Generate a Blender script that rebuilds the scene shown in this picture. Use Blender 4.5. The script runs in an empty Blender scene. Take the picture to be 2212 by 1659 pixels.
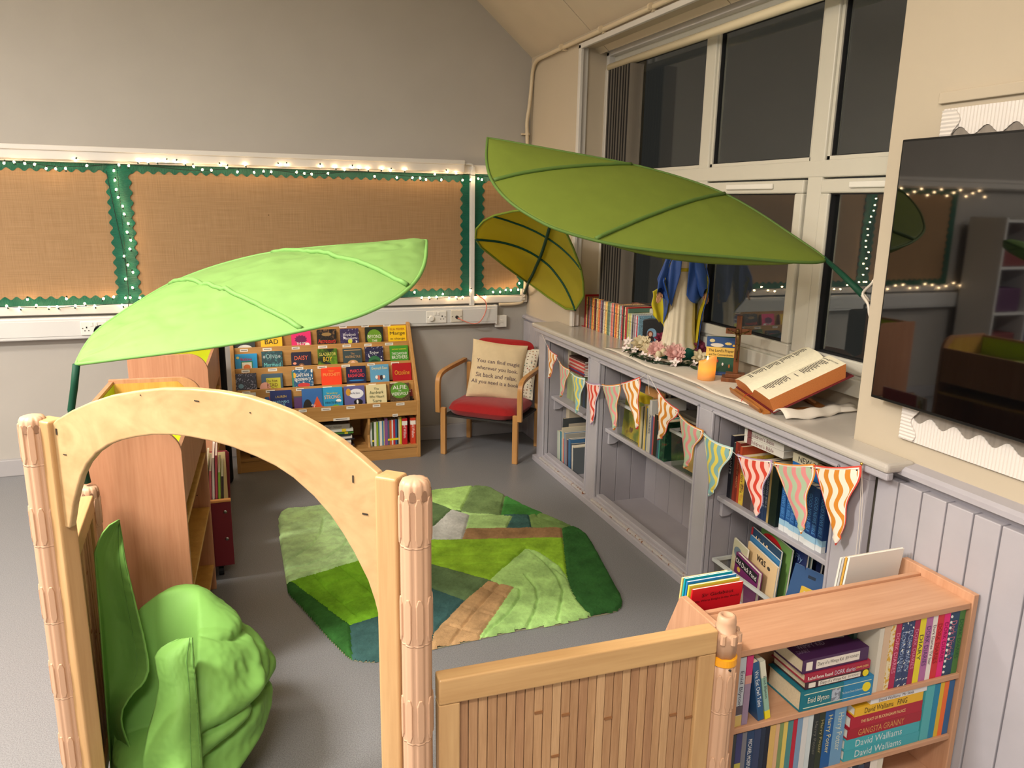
import bpy, bmesh, math, random
import numpy as np
from mathutils import Vector, Matrix, noise
from math import sin, cos, pi, radians
random.seed(7)
S = bpy.context.scene
COL = S.collection
# ------------------------------------------------------------------ camera, world, lights, exposure
R_, U_, F_ = [[0.940657, -0.338928, 0.017125], [0.061054, 0.218657, 0.97389], [0.333823, 0.91505, -0.226374]]
cam = bpy.data.objects.new('camera', bpy.data.cameras.new('camera'))
COL.objects.link(cam)
cam.matrix_world = Matrix(((R_[0], U_[0], -F_[0], 0), (R_[1], U_[1], -F_[1], 0), (R_[2], U_[2], -F_[2], 1.70), (0, 0, 0, 1)))
cam.data.sensor_width = 36; cam.data.lens = 27.2426; cam.data.clip_start = .05; cam.data.clip_end = 200
S.camera = cam
W = bpy.data.worlds.new('night'); S.world = W; W.use_nodes = True
W.node_tree.nodes['Background'].inputs[0].default_value = (.020, .019, .017, 1)
W.node_tree.nodes['Background'].inputs[1].default_value = 1
def area(name, loc, sx, sy, power, col, target=None):
    l = bpy.data.lights.new(name, 'AREA'); l.shape = 'RECTANGLE'; l.size = sx; l.size_y = sy; l.energy = power; l.color = col
    o = bpy.data.objects.new(name, l); COL.objects.link(o); o.location = loc
    d = (Vector(target) - Vector(loc)) if target else Vector((0, 0, -1))
    o.rotation_euler = d.to_track_quat('-Z', 'Y').to_euler()
    return o
WARM = (1, .94, .865)
for lx, ly, pw in ((-.55, -.35, 66), (-1.85, 1.75, 165), (-3.3, 3.3, 80), (-2.6, -2.1, 80)):   # suspended fittings: light down and up
    area('ceiling_lamp_light', (lx, ly, 3.05), 1.1, .4, pw, WARM)
    area('ceiling_lamp_light', (lx, ly, 3.12), 1.1, .4, pw*.62, WARM, (lx, ly, 9))
S.view_settings.view_transform = 'Standard'; S.view_settings.look = 'None'
S.view_settings.gamma = 1; S.view_settings.use_curve_mapping = False
S.view_settings.exposure = .40
# ------------------------------------------------------------------ materials
def lin(c):
    return tuple((v/255/12.92 if v/255 <= .04045 else ((v/255+.055)/1.055)**2.4) for v in c)
MC = {}
def P(m): return m.node_tree.nodes['Principled BSDF']
def newmat(name):
    m = bpy.data.materials.new(name); m.use_nodes = True; return m
def paint(rgb, rough=.6, spec=.3, var=0, vs=30, bump=0, bs=200, metal=0, name='paint', emit=0, sheen=0, trans=0):
    """plain surface: one colour, optional colour variation and fine relief"""
    key = ('p', tuple(rgb), rough, spec, var, vs, bump, bs, metal, emit, sheen, trans)
    if key in MC: return MC[key]
    m = newmat(name); N = m.node_tree; b = P(m); c = lin(rgb)
    b.inputs['Base Color'].default_value = (*c, 1); b.inputs['Roughness'].default_value = rough
    b.inputs['Specular IOR Level'].default_value = spec; b.inputs['Metallic'].default_value = metal
    if sheen: b.inputs['Sheen Weight'].default_value = sheen
    if emit:
        b.inputs['Emission Color'].default_value = (*c, 1); b.inputs['Emission Strength'].default_value = emit
    if var or bump:
        tc = N.nodes.new('ShaderNodeTexCoord')
        if var:
            n = N.nodes.new('ShaderNodeTexNoise'); n.inputs['Scale'].default_value = vs; n.inputs['Detail'].default_value = 4
            r = N.nodes.new('ShaderNodeMapRange'); r.inputs[1].default_value = .3; r.inputs[2].default_value = .7; r.inputs[3].default_value = 1-var; r.inputs[4].default_value = 1+var
            x = N.nodes.new('ShaderNodeVectorMath'); x.operation = 'SCALE'; x.inputs[0].default_value = c
            N.links.new(tc.outputs['Object'], n.inputs['Vector']); N.links.new(n.outputs['Fac'], r.inputs[0])
            N.links.new(r.outputs[0], x.inputs['Scale']); N.links.new(x.outputs[0], b.inputs['Base Color'])
        if bump:
            n2 = N.nodes.new('ShaderNodeTexNoise'); n2.inputs['Scale'].default_value = bs; n2.inputs['Detail'].default_value = 3
            bp = N.nodes.new('ShaderNodeBump'); bp.inputs['Strength'].default_value = bump; bp.inputs['Distance'].default_value = .004
            N.links.new(tc.outputs['Object'], n2.inputs['Vector']); N.links.new(n2.outputs['Fac'], bp.inputs['Height']); N.links.new(bp.outputs[0], b.inputs['Normal'])
    if trans:
        t = N.nodes.new('ShaderNodeBsdfTranslucent'); t.inputs[0].default_value = (*c, 1)
        mx = N.nodes.new('ShaderNodeMixShader'); mx.inputs[0].default_value = trans
        o = N.nodes['Material Output']
        N.links.new(b.outputs[0], mx.inputs[1]); N.links.new(t.outputs[0], mx.inputs[2]); N.links.new(mx.outputs[0], o.inputs[0])
    MC[key] = m; return m
def wood(c1, c2, axis='x', scale=1., rough=.4, fine=.5, name='wood', swirl=.6):
    """grain running along one object axis"""
    key = ('w', c1, c2, axis, scale, rough, fine, swirl)
    if key in MC: return MC[key]
    m = newmat(name); N = m.node_tree; b = P(m)
    tc = N.nodes.new('ShaderNodeTexCoord'); mp = N.nodes.new('ShaderNodeMapping')
    s = {'x': (1.2, 22, 22), 'y': (22, 1.2, 22), 'z': (22, 22, 1.2)}[axis]
    mp.inputs['Scale'].default_value = tuple(v*scale for v in s)
    n = N.nodes.new('ShaderNodeTexNoise'); n.inputs['Scale'].default_value = 1; n.inputs['Detail'].default_value = 5; n.inputs['Distortion'].default_value = swirl
    mp2 = N.nodes.new('ShaderNodeMapping'); mp2.inputs['Scale'].default_value = tuple(v*scale*7 for v in s)
    n2 = N.nodes.new('ShaderNodeTexNoise'); n2.inputs['Scale'].default_value = 1; n2.inputs['Detail'].default_value = 2
    mx = N.nodes.new('ShaderNodeMix'); mx.data_type = 'FLOAT'; mx.inputs[0].default_value = fine*.6
    r = N.nodes.new('ShaderNodeValToRGB'); r.color_ramp.elements[0].position = .33; r.color_ramp.elements[1].position = .68
    r.color_ramp.elements[0].color = (*lin(c1), 1); r.color_ramp.elements[1].color = (*lin(c2), 1)
    L = N.links.new
    L(tc.outputs['Object'], mp.inputs[0]); L(mp.outputs[0], n.inputs['Vector']); L(tc.outputs['Object'], mp2.inputs[0]); L(mp2.outputs[0], n2.inputs['Vector'])
    L(n.outputs['Fac'], mx.inputs[2]); L(n2.outputs['Fac'], mx.inputs[3]); L(mx.outputs[0], r.inputs[0]); L(r.outputs[0], b.inputs['Base Color'])
    b.inputs['Roughness'].default_value = rough; b.inputs['Specular IOR Level'].default_value = .35
    MC[key] = m; return m
def blotch(c1, c2, c3=None, scale=40, rough=.35, name='printed_art', sharp=True):
    """printed illustration: patches of two or three colours"""
    key = ('b', c1, c2, c3, scale, rough, sharp)
    if key in MC: return MC[key]
    m = newmat(name); N = m.node_tree; b = P(m)
    tc = N.nodes.new('ShaderNodeTexCoord'); n = N.nodes.new('ShaderNodeTexNoise'); n.inputs['Scale'].default_value = scale; n.inputs['Detail'].default_value = 3
    r = N.nodes.new('ShaderNodeValToRGB'); r.color_ramp.interpolation = 'CONSTANT' if sharp else 'LINEAR'
    e = r.color_ramp.elements; e[0].position = 0 if sharp else .4; e[0].color = (*lin(c1), 1); e[1].position = .52 if sharp else .62; e[1].color = (*lin(c2), 1)
    if c3: q = e.new(.61 if sharp else .7); q.color = (*lin(c3), 1)
    L = N.links.new; L(tc.outputs['Object'], n.inputs['Vector']); L(n.outputs['Fac'], r.inputs[0]); L(r.outputs[0], b.inputs['Base Color'])
    b.inputs['Roughness'].default_value = rough; b.inputs['Specular IOR Level'].default_value = .4
    MC[key] = m; return m
def glass(name, ior=1.5, tint=(1, 1, 1), rough=0., extra=0.):
    """clear sheet: lets light through, mirrors more at grazing angles"""
    key = ('g', ior, tint, rough, extra)
    if key in MC: return MC[key]
    m = newmat(name); N = m.node_tree; N.nodes.remove(P(m))
    t = N.nodes.new('ShaderNodeBsdfTransparent'); t.inputs[0].default_value = (*tint, 1)
    g = N.nodes.new('ShaderNodeBsdfGlossy'); g.inputs['Roughness'].default_value = rough
    f = N.nodes.new('ShaderNodeLayerWeight'); f.inputs[0].default_value = .5
    pw = N.nodes.new('ShaderNodeMath'); pw.operation = 'POWER'; pw.inputs[1].default_value = 5
    a = N.nodes.new('ShaderNodeMath'); a.operation = 'MULTIPLY_ADD'; a.use_clamp = True; f0 = ((ior-1)/(ior+1))**2+extra
    a.inputs[1].default_value = 1-f0; a.inputs[2].default_value = f0
    mx = N.nodes.new('ShaderNodeMixShader'); o = N.nodes['Material Output']; L = N.links.new
    L(f.outputs['Facing'], pw.inputs[0]); L(pw.outputs[0], a.inputs[0]); L(a.outputs[0], mx.inputs[0]); L(t.outputs[0], mx.inputs[1]); L(g.outputs[0], mx.inputs[2]); L(mx.outputs[0], o.inputs[0])
    MC[key] = m; return m
# ------------------------------------------------------------------ mesh builder
class MB:
    def __init__(s): s.v = []; s.f = []; s.m = []; s.cur = 0
    def add(s, vs, fs):
        k = len(s.v); s.v += [tuple(v) for v in vs]; s.f += [tuple(i+k for i in f) for f in fs]; s.m += [s.cur]*len(fs); return s
    def box(s, x0, x1, y0, y1, z0, z1):
        if x1 < x0: x0, x1 = x1, x0
        if y1 < y0: y0, y1 = y1, y0
        if z1 < z0: z0, z1 = z1, z0
        return s.add([(x0,y0,z0),(x1,y0,z0),(x1,y1,z0),(x0,y1,z0),(x0,y0,z1),(x1,y0,z1),(x1,y1,z1),(x0,y1,z1)],
                     [(3,2,1,0),(4,5,6,7),(0,1,5,4),(1,2,6,5),(2,3,7,6),(3,0,4,7)])
    def beam(s, a, b, w, h, up=(0,0,1)):
        """square bar from a to b, w wide sideways, h along up"""
        a = Vector(a); b = Vector(b); d = (b-a).normalized(); u = Vector(up); r = d.cross(u)
        if r.length < 1e-5: r = d.cross(Vector((1,0,0)))
        r.normalize(); u = r.cross(d)
        q = []
        for p in (a, b):
            for i, j in ((-1,-1),(1,-1),(1,1),(-1,1)): q.append(p + r*i*w/2 + u*j*h/2)
        return s.add(q, [(0,1,2,3),(7,6,5,4),(0,4,5,1),(1,5,6,2),(2,6,7,3),(3,7,4,0)])
    def prism(s, poly, d, o, ex, ey, ez):
        """polygon in (ex,ey) at o, pushed d along ez"""
        o = Vector(o); ex = Vector(ex); ey = Vector(ey); ez = Vector(ez); n = len(poly)
        a = [o+ex*p[0]+ey*p[1] for p in poly]; b = [p+ez*d for p in a]
        return s.add(a+b, [tuple(range(n))[::-1], tuple(range(n, 2*n))] + [(i,(i+1) % n,(i+1) % n+n,i+n) for i in range(n)])
    def tube(s, pts, r, seg=8, closed=False, cap=True):
        pts = [Vector(p) for p in pts]; n = len(pts); rs = r if hasattr(r, '__len__') else [r]*n
        vs = []; pu = None
        for i, p in enumerate(pts):
            a = pts[i-1] if (i or closed) else p; b = pts[(i+1) % n] if (i < n-1 or closed) else p
            d = (b-a).normalized() if (b-a).length > 1e-9 else Vector((0,0,1))
            if pu is None:
                pu = d.orthogonal().normalized()
            pu = (pu - d*pu.dot(d)); pu = pu.normalized() if pu.length > 1e-6 else d.orthogonal().normalized()
            w = d.cross(pu)
            vs += [p + (pu*cos(2*pi*k/seg)+w*sin(2*pi*k/seg))*rs[i] for k in range(seg)]
        fs = [(i*seg+k, i*seg+(k+1) % seg, ((i+1) % n)*seg+(k+1) % seg, ((i+1) % n)*seg+k) for i in range(n if closed else n-1) for k in range(seg)]
        if cap and not closed: fs += [tuple(range(seg))[::-1], tuple((n-1)*seg+k for k in range(seg))]
        return s.add(vs, fs)
    def lathe(s, prof, seg=20, c=(0,0,0), sx=1, sy=1, fn=None):
        vs = []; n = len(prof)
        for r, z in prof:
            for k in range(seg):
                a = 2*pi*k/seg; q = r*(fn(a, z) if fn else 1); vs.append((c[0]+q*cos(a)*sx, c[1]+q*sin(a)*sy, c[2]+z))
        fs = [(i*seg+k, i*seg+(k+1) % seg, (i+1)*seg+(k+1) % seg, (i+1)*seg+k) for i in range(n-1) for k in range(seg)]
        fs += [tuple(range(seg))[::-1], tuple((n-1)*seg+k for k in range(seg))]
        return s.add(vs, fs)
    def ball(s, c, r, seg=10, rings=6, sc=(1,1,1)):
        pr = [(r*sin(pi*i/rings)+1e-5, -r*cos(pi*i/rings)) for i in range(rings+1)]
        vs = []
        for q, z in pr:
            for k in range(seg): vs.append((c[0]+q*cos(2*pi*k/seg)*sc[0], c[1]+q*sin(2*pi*k/seg)*sc[1], c[2]+z*sc[2]))
        return s.add(vs, [(i*seg+k, i*seg+(k+1) % seg, (i+1)*seg+(k+1) % seg, (i+1)*seg+k) for i in range(rings) for k in range(seg)])
    def grid(s, fn, nu, nv, flip=False):
        vs = [fn(i/nu, j/nv) for i in range(nu+1) for j in range(nv+1)]; w = nv+1
        fs = [(i*w+j, (i+1)*w+j, (i+1)*w+j+1, i*w+j+1) for i in range(nu) for j in range(nv)]
        return s.add(vs, [f[::-1] for f in fs] if flip else fs)
    def xf(s, M):
        s.v = [tuple(M @ Vector(v)) for v in s.v]; return s
    def build(s, name, mat, parent=None, world=False, smooth=False, bevel=0, solid=0, sub=0, seg=2, auto=None):
        me = bpy.data.meshes.new(name)
        v = s.v
        if world and parent: Mi = wm(parent).inverted(); v = [tuple(Mi @ Vector(p)) for p in v]
        me.from_pydata(v, [], s.f)
        for mm in (mat if isinstance(mat, (list, tuple)) else [mat]): me.materials.append(mm)
        if isinstance(mat, (list, tuple)): me.polygons.foreach_set('material_index', s.m)
        if smooth: me.polygons.foreach_set('use_smooth', [True]*len(me.polygons))
        me.update()
        o = bpy.data.objects.new(name, me); COL.objects.link(o)
        if parent: o.parent = parent
        if solid:
            q = o.modifiers.new('solid', 'SOLIDIFY'); q.thickness = solid; q.offset = 0
        if bevel:
            q = o.modifiers.new('bevel', 'BEVEL'); q.width = bevel; q.segments = seg; q.limit_method = 'ANGLE'; q.angle_limit = radians(40)
        if sub:
            q = o.modifiers.new('sub', 'SUBSURF'); q.levels = sub; q.render_levels = sub
        if auto is not None:
            try: me.shade_auto_smooth
            except Exception: pass
        return o
def wm(o):
    M = o.matrix_basis.copy()
    while o.parent: o = o.parent; M = o.matrix_basis @ M
    return M
def B(x0, x1, y0, y1, z0, z1): return MB().box(x0, x1, y0, y1, z0, z1)
LABELS = {}
def tag(o, label, cat, group=None):
    o['label'] = label; o['category'] = cat
    if group: o['group'] = group
    LABELS.setdefault(label, []).append(o.name); return o
def thing(name, label, cat, loc=(0,0,0), rot=0, group=None, M=None):
    o = bpy.data.objects.new(name, None); COL.objects.link(o); o.empty_display_size = .05
    if M is not None: o.matrix_basis = M
    else: o.location = loc; o.rotation_euler = (0, 0, rot); o.matrix_basis = Matrix.Translation(loc) @ Matrix.Rotation(rot, 4, 'Z')
    return tag(o, label, cat, group)
def struct(o): o['kind'] = 'structure'; return o
TEXTS = []
def text(body, parent, org, d, up, w, h, mat, name='lettering', align='c'):
    """flat lettering: centred at org (parent space), fitted into w x h"""
    TEXTS.append((body, parent, Vector(org), Vector(d).normalized(), Vector(up).normalized(), w, h, mat, name, align))
def flush_texts():
    tmp = []
    for body, *rest in TEXTS:
        c = bpy.data.curves.new('lettering', 'FONT'); c.body = body; c.resolution_u = 2; c.align_x = 'CENTER'; c.offset = .03 if rest[6] == 'stitched_lettering' else 0; c.fill_mode = 'FRONT'
        o = bpy.data.objects.new('lettering', c); COL.objects.link(o); tmp.append(o)
    bpy.context.view_layer.update(); dg = bpy.context.evaluated_depsgraph_get()
    for o, (body, par, org, d, up, w, h, mat, name, al) in zip(tmp, TEXTS):
        me = bpy.data.meshes.new_from_object(o.evaluated_get(dg)); n = len(me.vertices)
        if n:
            co = np.empty(n*3); me.vertices.foreach_get('co', co); co = co.reshape(-1, 3)
            lo = co.min(0); hi = co.max(0); sz = hi-lo; k = min(w/max(sz[0], 1e-6), h/max(sz[1], 1e-6)); kx = min(w/max(sz[0], 1e-6), k*1.5); ky = min(h/max(sz[1], 1e-6), k*1.5)
            c = (lo+hi)/2; nn = d.cross(up)
            x = (co[:, 0]-c[0])*kx; y = (co[:, 1]-c[1])*ky
            P3 = np.array(org)[None]+x[:, None]*np.array(d)[None]+y[:, None]*np.array(up)[None]
            if callable(al): P3 = P3+np.array([al(float(p_[0]), float(p_[1])) for p_ in P3])[:, None]*np.array(nn)[None]
            me.vertices.foreach_set('co', P3.ravel()); me.materials.clear(); me.materials.append(mat); me.update()
            q = bpy.data.objects.new(name, me); COL.objects.link(q); q.parent = par
        cu = o.data; bpy.data.objects.remove(o); bpy.data.curves.remove(cu)
INK = paint((25, 22, 24), .6, name='ink'); WHITE_INK = paint((245, 243, 235), .6, name='white_ink')
def inkm(c): return paint(c, .55, name='ink')
X3, Y3, Z3 = Vector((1,0,0)), Vector((0,1,0)), Vector((0,0,1))
def frame3(o, ex, ey, ez): 
    ex, ey, ez = Vector(ex).normalized(), Vector(ey).normalized(), Vector(ez).normalized(); o = Vector(o)
    return Matrix(((ex[0], ey[0], ez[0], o[0]), (ex[1], ey[1], ez[1], o[1]), (ex[2], ey[2], ez[2], o[2]), (0,0,0,1)))
# ------------------------------------------------------------------ books: local x thickness, y spine to fore-edge, z height; front cover at x = w
PAGE = paint((226, 210, 178), .85, name='paper', var=.06, vs=220)
PAGEW = paint((238, 234, 222), .85, name='paper', var=.05, vs=220)
def cmat(c):
    if isinstance(c, bpy.types.Material): return c
    return paint(c, .38, .4, name='cover_print')
def book(label, w, d, h, cover, M, group=None, pages=None, title=None, front=None, hard=False, name='book', title_col=(245, 240, 230), label_on=True, band=None, art=None):
    o = thing(name, label, 'book', M=M, group=group)
    t = min(.0022 if hard else .0009, w*.18); cm = cmat(cover); r = .0015
    a = MB().box(0, w, 0, t, 0, h).box(0, t, t, d, 0, h).box(w-t, w, t, d, 0, h)
    a.build('cover', cm, o)
    e = .004 if hard else .0008
    B(t, w-t, t, d-e, e, h-e).build('pages', pages or PAGE, o)
    if title:
        text(title, o, (w/2, -.0006, h*.55), (0,0,-1), (1,0,0), h*.62, w*.62, inkm(title_col), 'spine_title')
    if band:   # (z0, z1, colour) in fractions of the height
        for z0, z1, c in band: B(-.0004, w+.0004, -.0005, d*.12, h*z0, h*z1).build('spine_band', cmat(c), o)
    if art:
        for kind, c, cy, cz, ry, rz in art:
            if kind == 'e': poly = [(d*(cy+ry*cos(2*pi*k/18)), h*(cz+rz*sin(2*pi*k/18))) for k in range(18)]
            elif kind == 't': poly = [(d*(cy-ry), h*(cz-rz)), (d*(cy+ry), h*(cz-rz)), (d*cy, h*(cz+rz))]
            elif kind == 'z': poly = [(d*(cy+ry*(1 if k % 2 else .78)*cos(2*pi*k/24)), h*(cz+rz*(1 if k % 2 else .78)*sin(2*pi*k/24))) for k in range(24)]
            else: poly = [(d*(cy-ry), h*(cz-rz)), (d*(cy+ry), h*(cz-rz)), (d*(cy+ry), h*(cz+rz)), (d*(cy-ry), h*(cz+rz))]
            k = len([c_ for c_ in o.children if c_.name.startswith('cover_picture')])
            MB().prism(poly, .0003, (w+.0001+.00035*k, 0, 0), (0,1,0), (0,0,1), (1,0,0)).build('cover_picture', cmat(c), o)
    if front:
        for body, c, cz, hh, ww in front:
            text(body, o, (w+.0026, d*.5, h*cz), (0,1,0), (0,0,1), d*ww, h*hh, inkm(c), 'cover_title')
    return o
def M_stand(x, y, z, face, lean=0, tilt=0):
    """standing book with its spine towards the given direction, x thickness to the viewer's right"""
    f = Vector(face).normalized(); ey = -f; ez = Z3; ex = ey.cross(ez)
    return frame3((x, y, z), ex, ey, ez) @ Matrix.Rotation(lean, 4, 'Y') @ Matrix.Rotation(tilt, 4, 'X')
def M_face(x, y, z, face, back=0):
    """front cover towards face, leaning back"""
    f = Vector(face).normalized(); ex = f; ez = Z3; ey = ez.cross(ex)
    return frame3((x, y, z), ex, ey, ez) @ Matrix.Rotation(-back, 4, 'Y')
def M_flat(x, y, z, face, turn=0):
    """lying, front cover up, spine towards face, head of the book at the viewer's left"""
    f = Vector(face).normalized(); ey = -f; ex = Z3; ez = ex.cross(ey)
    return Matrix.Translation((x, y, z)) @ Matrix.Rotation(turn, 4, 'Z') @ frame3((0,0,0), ex, ey, ez)
# ------------------------------------------------------------------ the room
YB = 5.36
M_WALLB = paint((168, 164, 158), .85, .2, .025, 3, .05, 60, name='grey_wall_paint')
M_WALLR = paint((186, 174, 154), .8, .25, .03, 2.5, .06, 40, name='cream_wall_paint')
M_CEIL = paint((200, 186, 164), .9, .15, .03, 4, .05, 60, name='ceiling_board')
M_GLOSSW = paint((206, 202, 196), .32, .45, .03, 4, .04, 40, name='white_gloss_paint')
M_TRUNK = paint((204, 204, 202), .42, .4, .02, 4, name='white_plastic')
M_LILAC = paint((168, 165, 172), .42, .4, .05, 6, .08, 50, name='grey_lilac_gloss_paint')
M_LILAC_SHADE = paint((156, 152, 158), .5, .35, .05, 6, .06, 50, name='grey_lilac_shaded_boarding')  # same lilac paint, darkened in colour for the shade inside the bays
M_FLOOR = newmat('speckled_grey_vinyl'); _b = P(M_FLOOR); _N = M_FLOOR.node_tree
_t = _N.nodes.new('ShaderNodeTexCoord'); _n = _N.nodes.new('ShaderNodeTexNoise'); _n.inputs['Scale'].default_value = 260; _n.inputs['Detail'].default_value = 2
_r = _N.nodes.new('ShaderNodeValToRGB'); _r.color_ramp.elements[0].position = .3; _r.color_ramp.elements[1].position = .72
_r.color_ramp.elements[0].color = (*lin((104, 105, 108)), 1); _r.color_ramp.elements[1].color = (*lin((138, 139, 142)), 1)
_N.links.new(_t.outputs['Object'], _n.inputs['Vector']); _N.links.new(_n.outputs['Fac'], _r.inputs[0]); _N.links.new(_r.outputs[0], _b.inputs['Base Color'])
_b.inputs['Roughness'].default_value = .38; _b.inputs['Specular IOR Level'].default_value = .4
_n2 = _N.nodes.new('ShaderNodeTexNoise'); _n2.inputs['Scale'].default_value = 160; _p = _N.nodes.new('ShaderNodeBump'); _p.inputs['Strength'].default_value = .12; _p.inputs['Distance'].default_value = .002
_N.links.new(_t.outputs['Object'], _n2.inputs['Vector']); _N.links.new(_n2.outputs['Fac'], _p.inputs['Height']); _N.links.new(_p.outputs[0], _b.inputs['Normal'])
struct(B(-5.2, 2.6, -3.7, YB+.1, -.06, 0).build('floor', M_FLOOR))
SL = .83; XE = 2.06; ZE = 2.683; XT = .25; ZT = ZE+SL*(XE-XT)
gab = [(-5.2, -.05), (2.6, -.05), (2.6, ZE), (XE, ZE+.01), (XT, ZT+.01), (-3.4, ZT+.01), (-5.0, ZE), (-5.2, ZE)]
struct(MB().prism(gab, .15, (0, YB, 0), (1,0,0), (0,0,1), (0,1,0)).build('wall_back', M_WALLB))
struct(MB().prism(gab, .15, (0, -3.65, 0), (1,0,0), (0,0,1), (0,1,0)).build('wall_front', M_WALLB))
struct(B(-5.2, -5.0, -3.6, YB, -.05, ZE+.1).build('wall_left', M_WALLB))
# right wall: far pier, near wall, strip over the window, apron under it
w = MB().box(2.06, 2.5, 4.53, YB+.05, -.05, ZE+.1)
w.box(1.985, 2.5, -3.6, 2.0, -.05, ZE+.15)
w.box(2.06, 2.5, 2.0, 4.53, 2.615, ZE+.1)
w.box(2.288, 2.5, 2.0, 4.53, -.05, 1.06)
WR = struct(w.build('wall_right', M_WALLR))
# moulded trim round the recess
tr = MB().box(2.04, 2.062, 4.50, 4.535, .94, 2.63).box(2.04, 2.062, 2.0, 4.535, 2.605, 2.635).box(2.052, 2.10, 4.517, 4.531, .94, 2.62)
tr.box(2.225, 2.29, 4.495, 4.53, .94, 2.6).box(2.225, 2.29, 2.0, 4.53, 2.575, 2.612)
struct(tr.build('trim_2', M_GLOSSW, bevel=.004))
# ceiling: boards on the slope, flat top, far slope
CE = thing('ceiling', 'x', 'x'); 
for k_ in ('label', 'category'): del CE[k_]
LABELS.clear(); struct(CE)
ys = [YB+.04, 4.415, 3.21, 2.0, .8, -.4, -1.6, -2.8, -3.7]
for a, b in zip(ys[:-1], ys[1:]):
    MB().prism([(XE+.12, ZE-.1+.004), (XE+.12, ZE+.05), (XT, ZT+.12), (XT, ZT)], (a-.004)-(b+.004), (0, b+.004, 0), (1,0,0), (0,0,1), (0,1,0)).build('ceiling_board', M_CEIL, CE)
MB().prism([(XT, ZT), (XT, ZT+.12), (-3.4, ZT+.12), (-3.4, ZT)], 9.3, (0, -3.7, 0), (1,0,0), (0,0,1), (0,1,0)).build('ceiling_flat', M_CEIL, CE)
MB().prism([(-3.4, ZT), (-3.4, ZT+.12), (-5.2, ZE+.1), (-5.2, ZE-.05)], 9.3, (0, -3.7, 0), (1,0,0), (0,0,1), (0,1,0)).build('ceiling_slope', M_CEIL, CE)
B(XT-.1, XE+.1, 4.405, 4.425, ZE+.2, ZE+.21).xf(Matrix.Identity(4))
# baseboard and wainscot
struct(B(-5.0, 2.06, 5.325, YB+.005, 0, .105).build('baseboard_back', paint((160, 158, 160), .5, .35, name='grey_skirting'), bevel=.004))
struct(B(-5.0, -4.97, -3.6, 5.33, 0, .105).build('baseboard_left', paint((160, 158, 160), .5, .35, name='grey_skirting')))
ye = [1.832, 1.747, 1.657, 1.569, 1.480, 1.394, 1.30, 1.21, 1.12, 1.03, .94, .85, .76, .67, .58]
for a, b in zip(ye[:-1], ye[1:]):
    MB().box(1.935, 1.99, b+.0025, a-.0025, .0, .87).build('wainscot_board', M_LILAC, WR, bevel=.003)
B(1.945, 1.99, .5, 1.836, 0, .865).build('wainscot_backing', M_LILAC_SHADE, WR)
for a, b in ((5.35, 5.23), (5.225, 5.105), (5.10, 4.98), (4.975, 4.86), (4.855, 4.74)):
    MB().box(2.035, 2.07, b, a, 0, .86).build('wainscot_board', M_LILAC, WR, bevel=.003)
rail = [(0, 0), (.02, 0), (.028, .012), (.028, .02), (.062, .03), (.062, .046), (.05, .056), (0, .062)]
d = MB(); d.prism([(-p[0], p[1]) for p in rail], 1.36, (1.99, .45, .868), (1,0,0), (0,0,1), (0,1,0))
d.prism([(-p[0]*.7, p[1]*.8) for p in rail], .62, (2.07, 4.74, .855), (1,0,0), (0,0,1), (0,1,0))
struct(d.build('trim_3', M_LILAC))
# ------------------------------------------------------------------ window
M_UPVC = paint((200, 197, 184), .3, .5, name='white_window_plastic'); M_GASKET = paint((30, 30, 32), .6, name='black_gasket')
M_PANE = glass('window_pane', 1.62, (.92, .95, .94), 0, .035)
WN = thing('window_1', 'x', 'x'); 
for k_ in ('label', 'category'): del WN[k_]
LABELS.clear(); struct(WN)
WX0, WX1 = 2.268, 2.335
fr = MB()
fr.box(WX0, WX1, 1.92, 4.53, 1.055, 1.10).box(WX0, WX1, 1.92, 4.53, 2.53, 2.60)
for a, b in ((4.45, 4.53), (3.43, 3.515), (2.612, 2.70), (1.90, 1.93)): fr.box(WX0, WX1, a, b, 1.1002, 2.5298)
fr.box(WX0-.002, WX1, 1.93, 4.5, 1.825, 1.893)
fr.build('window_frame', M_UPVC, WN, bevel=.006)
B(2.255, 2.30, 1.95, 4.53, .99, 1.058).build('window_apron', M_UPVC, WN, bevel=.004)
bays = [(3.515, 4.45), (2.70, 3.43), (1.93, 2.612)]
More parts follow.
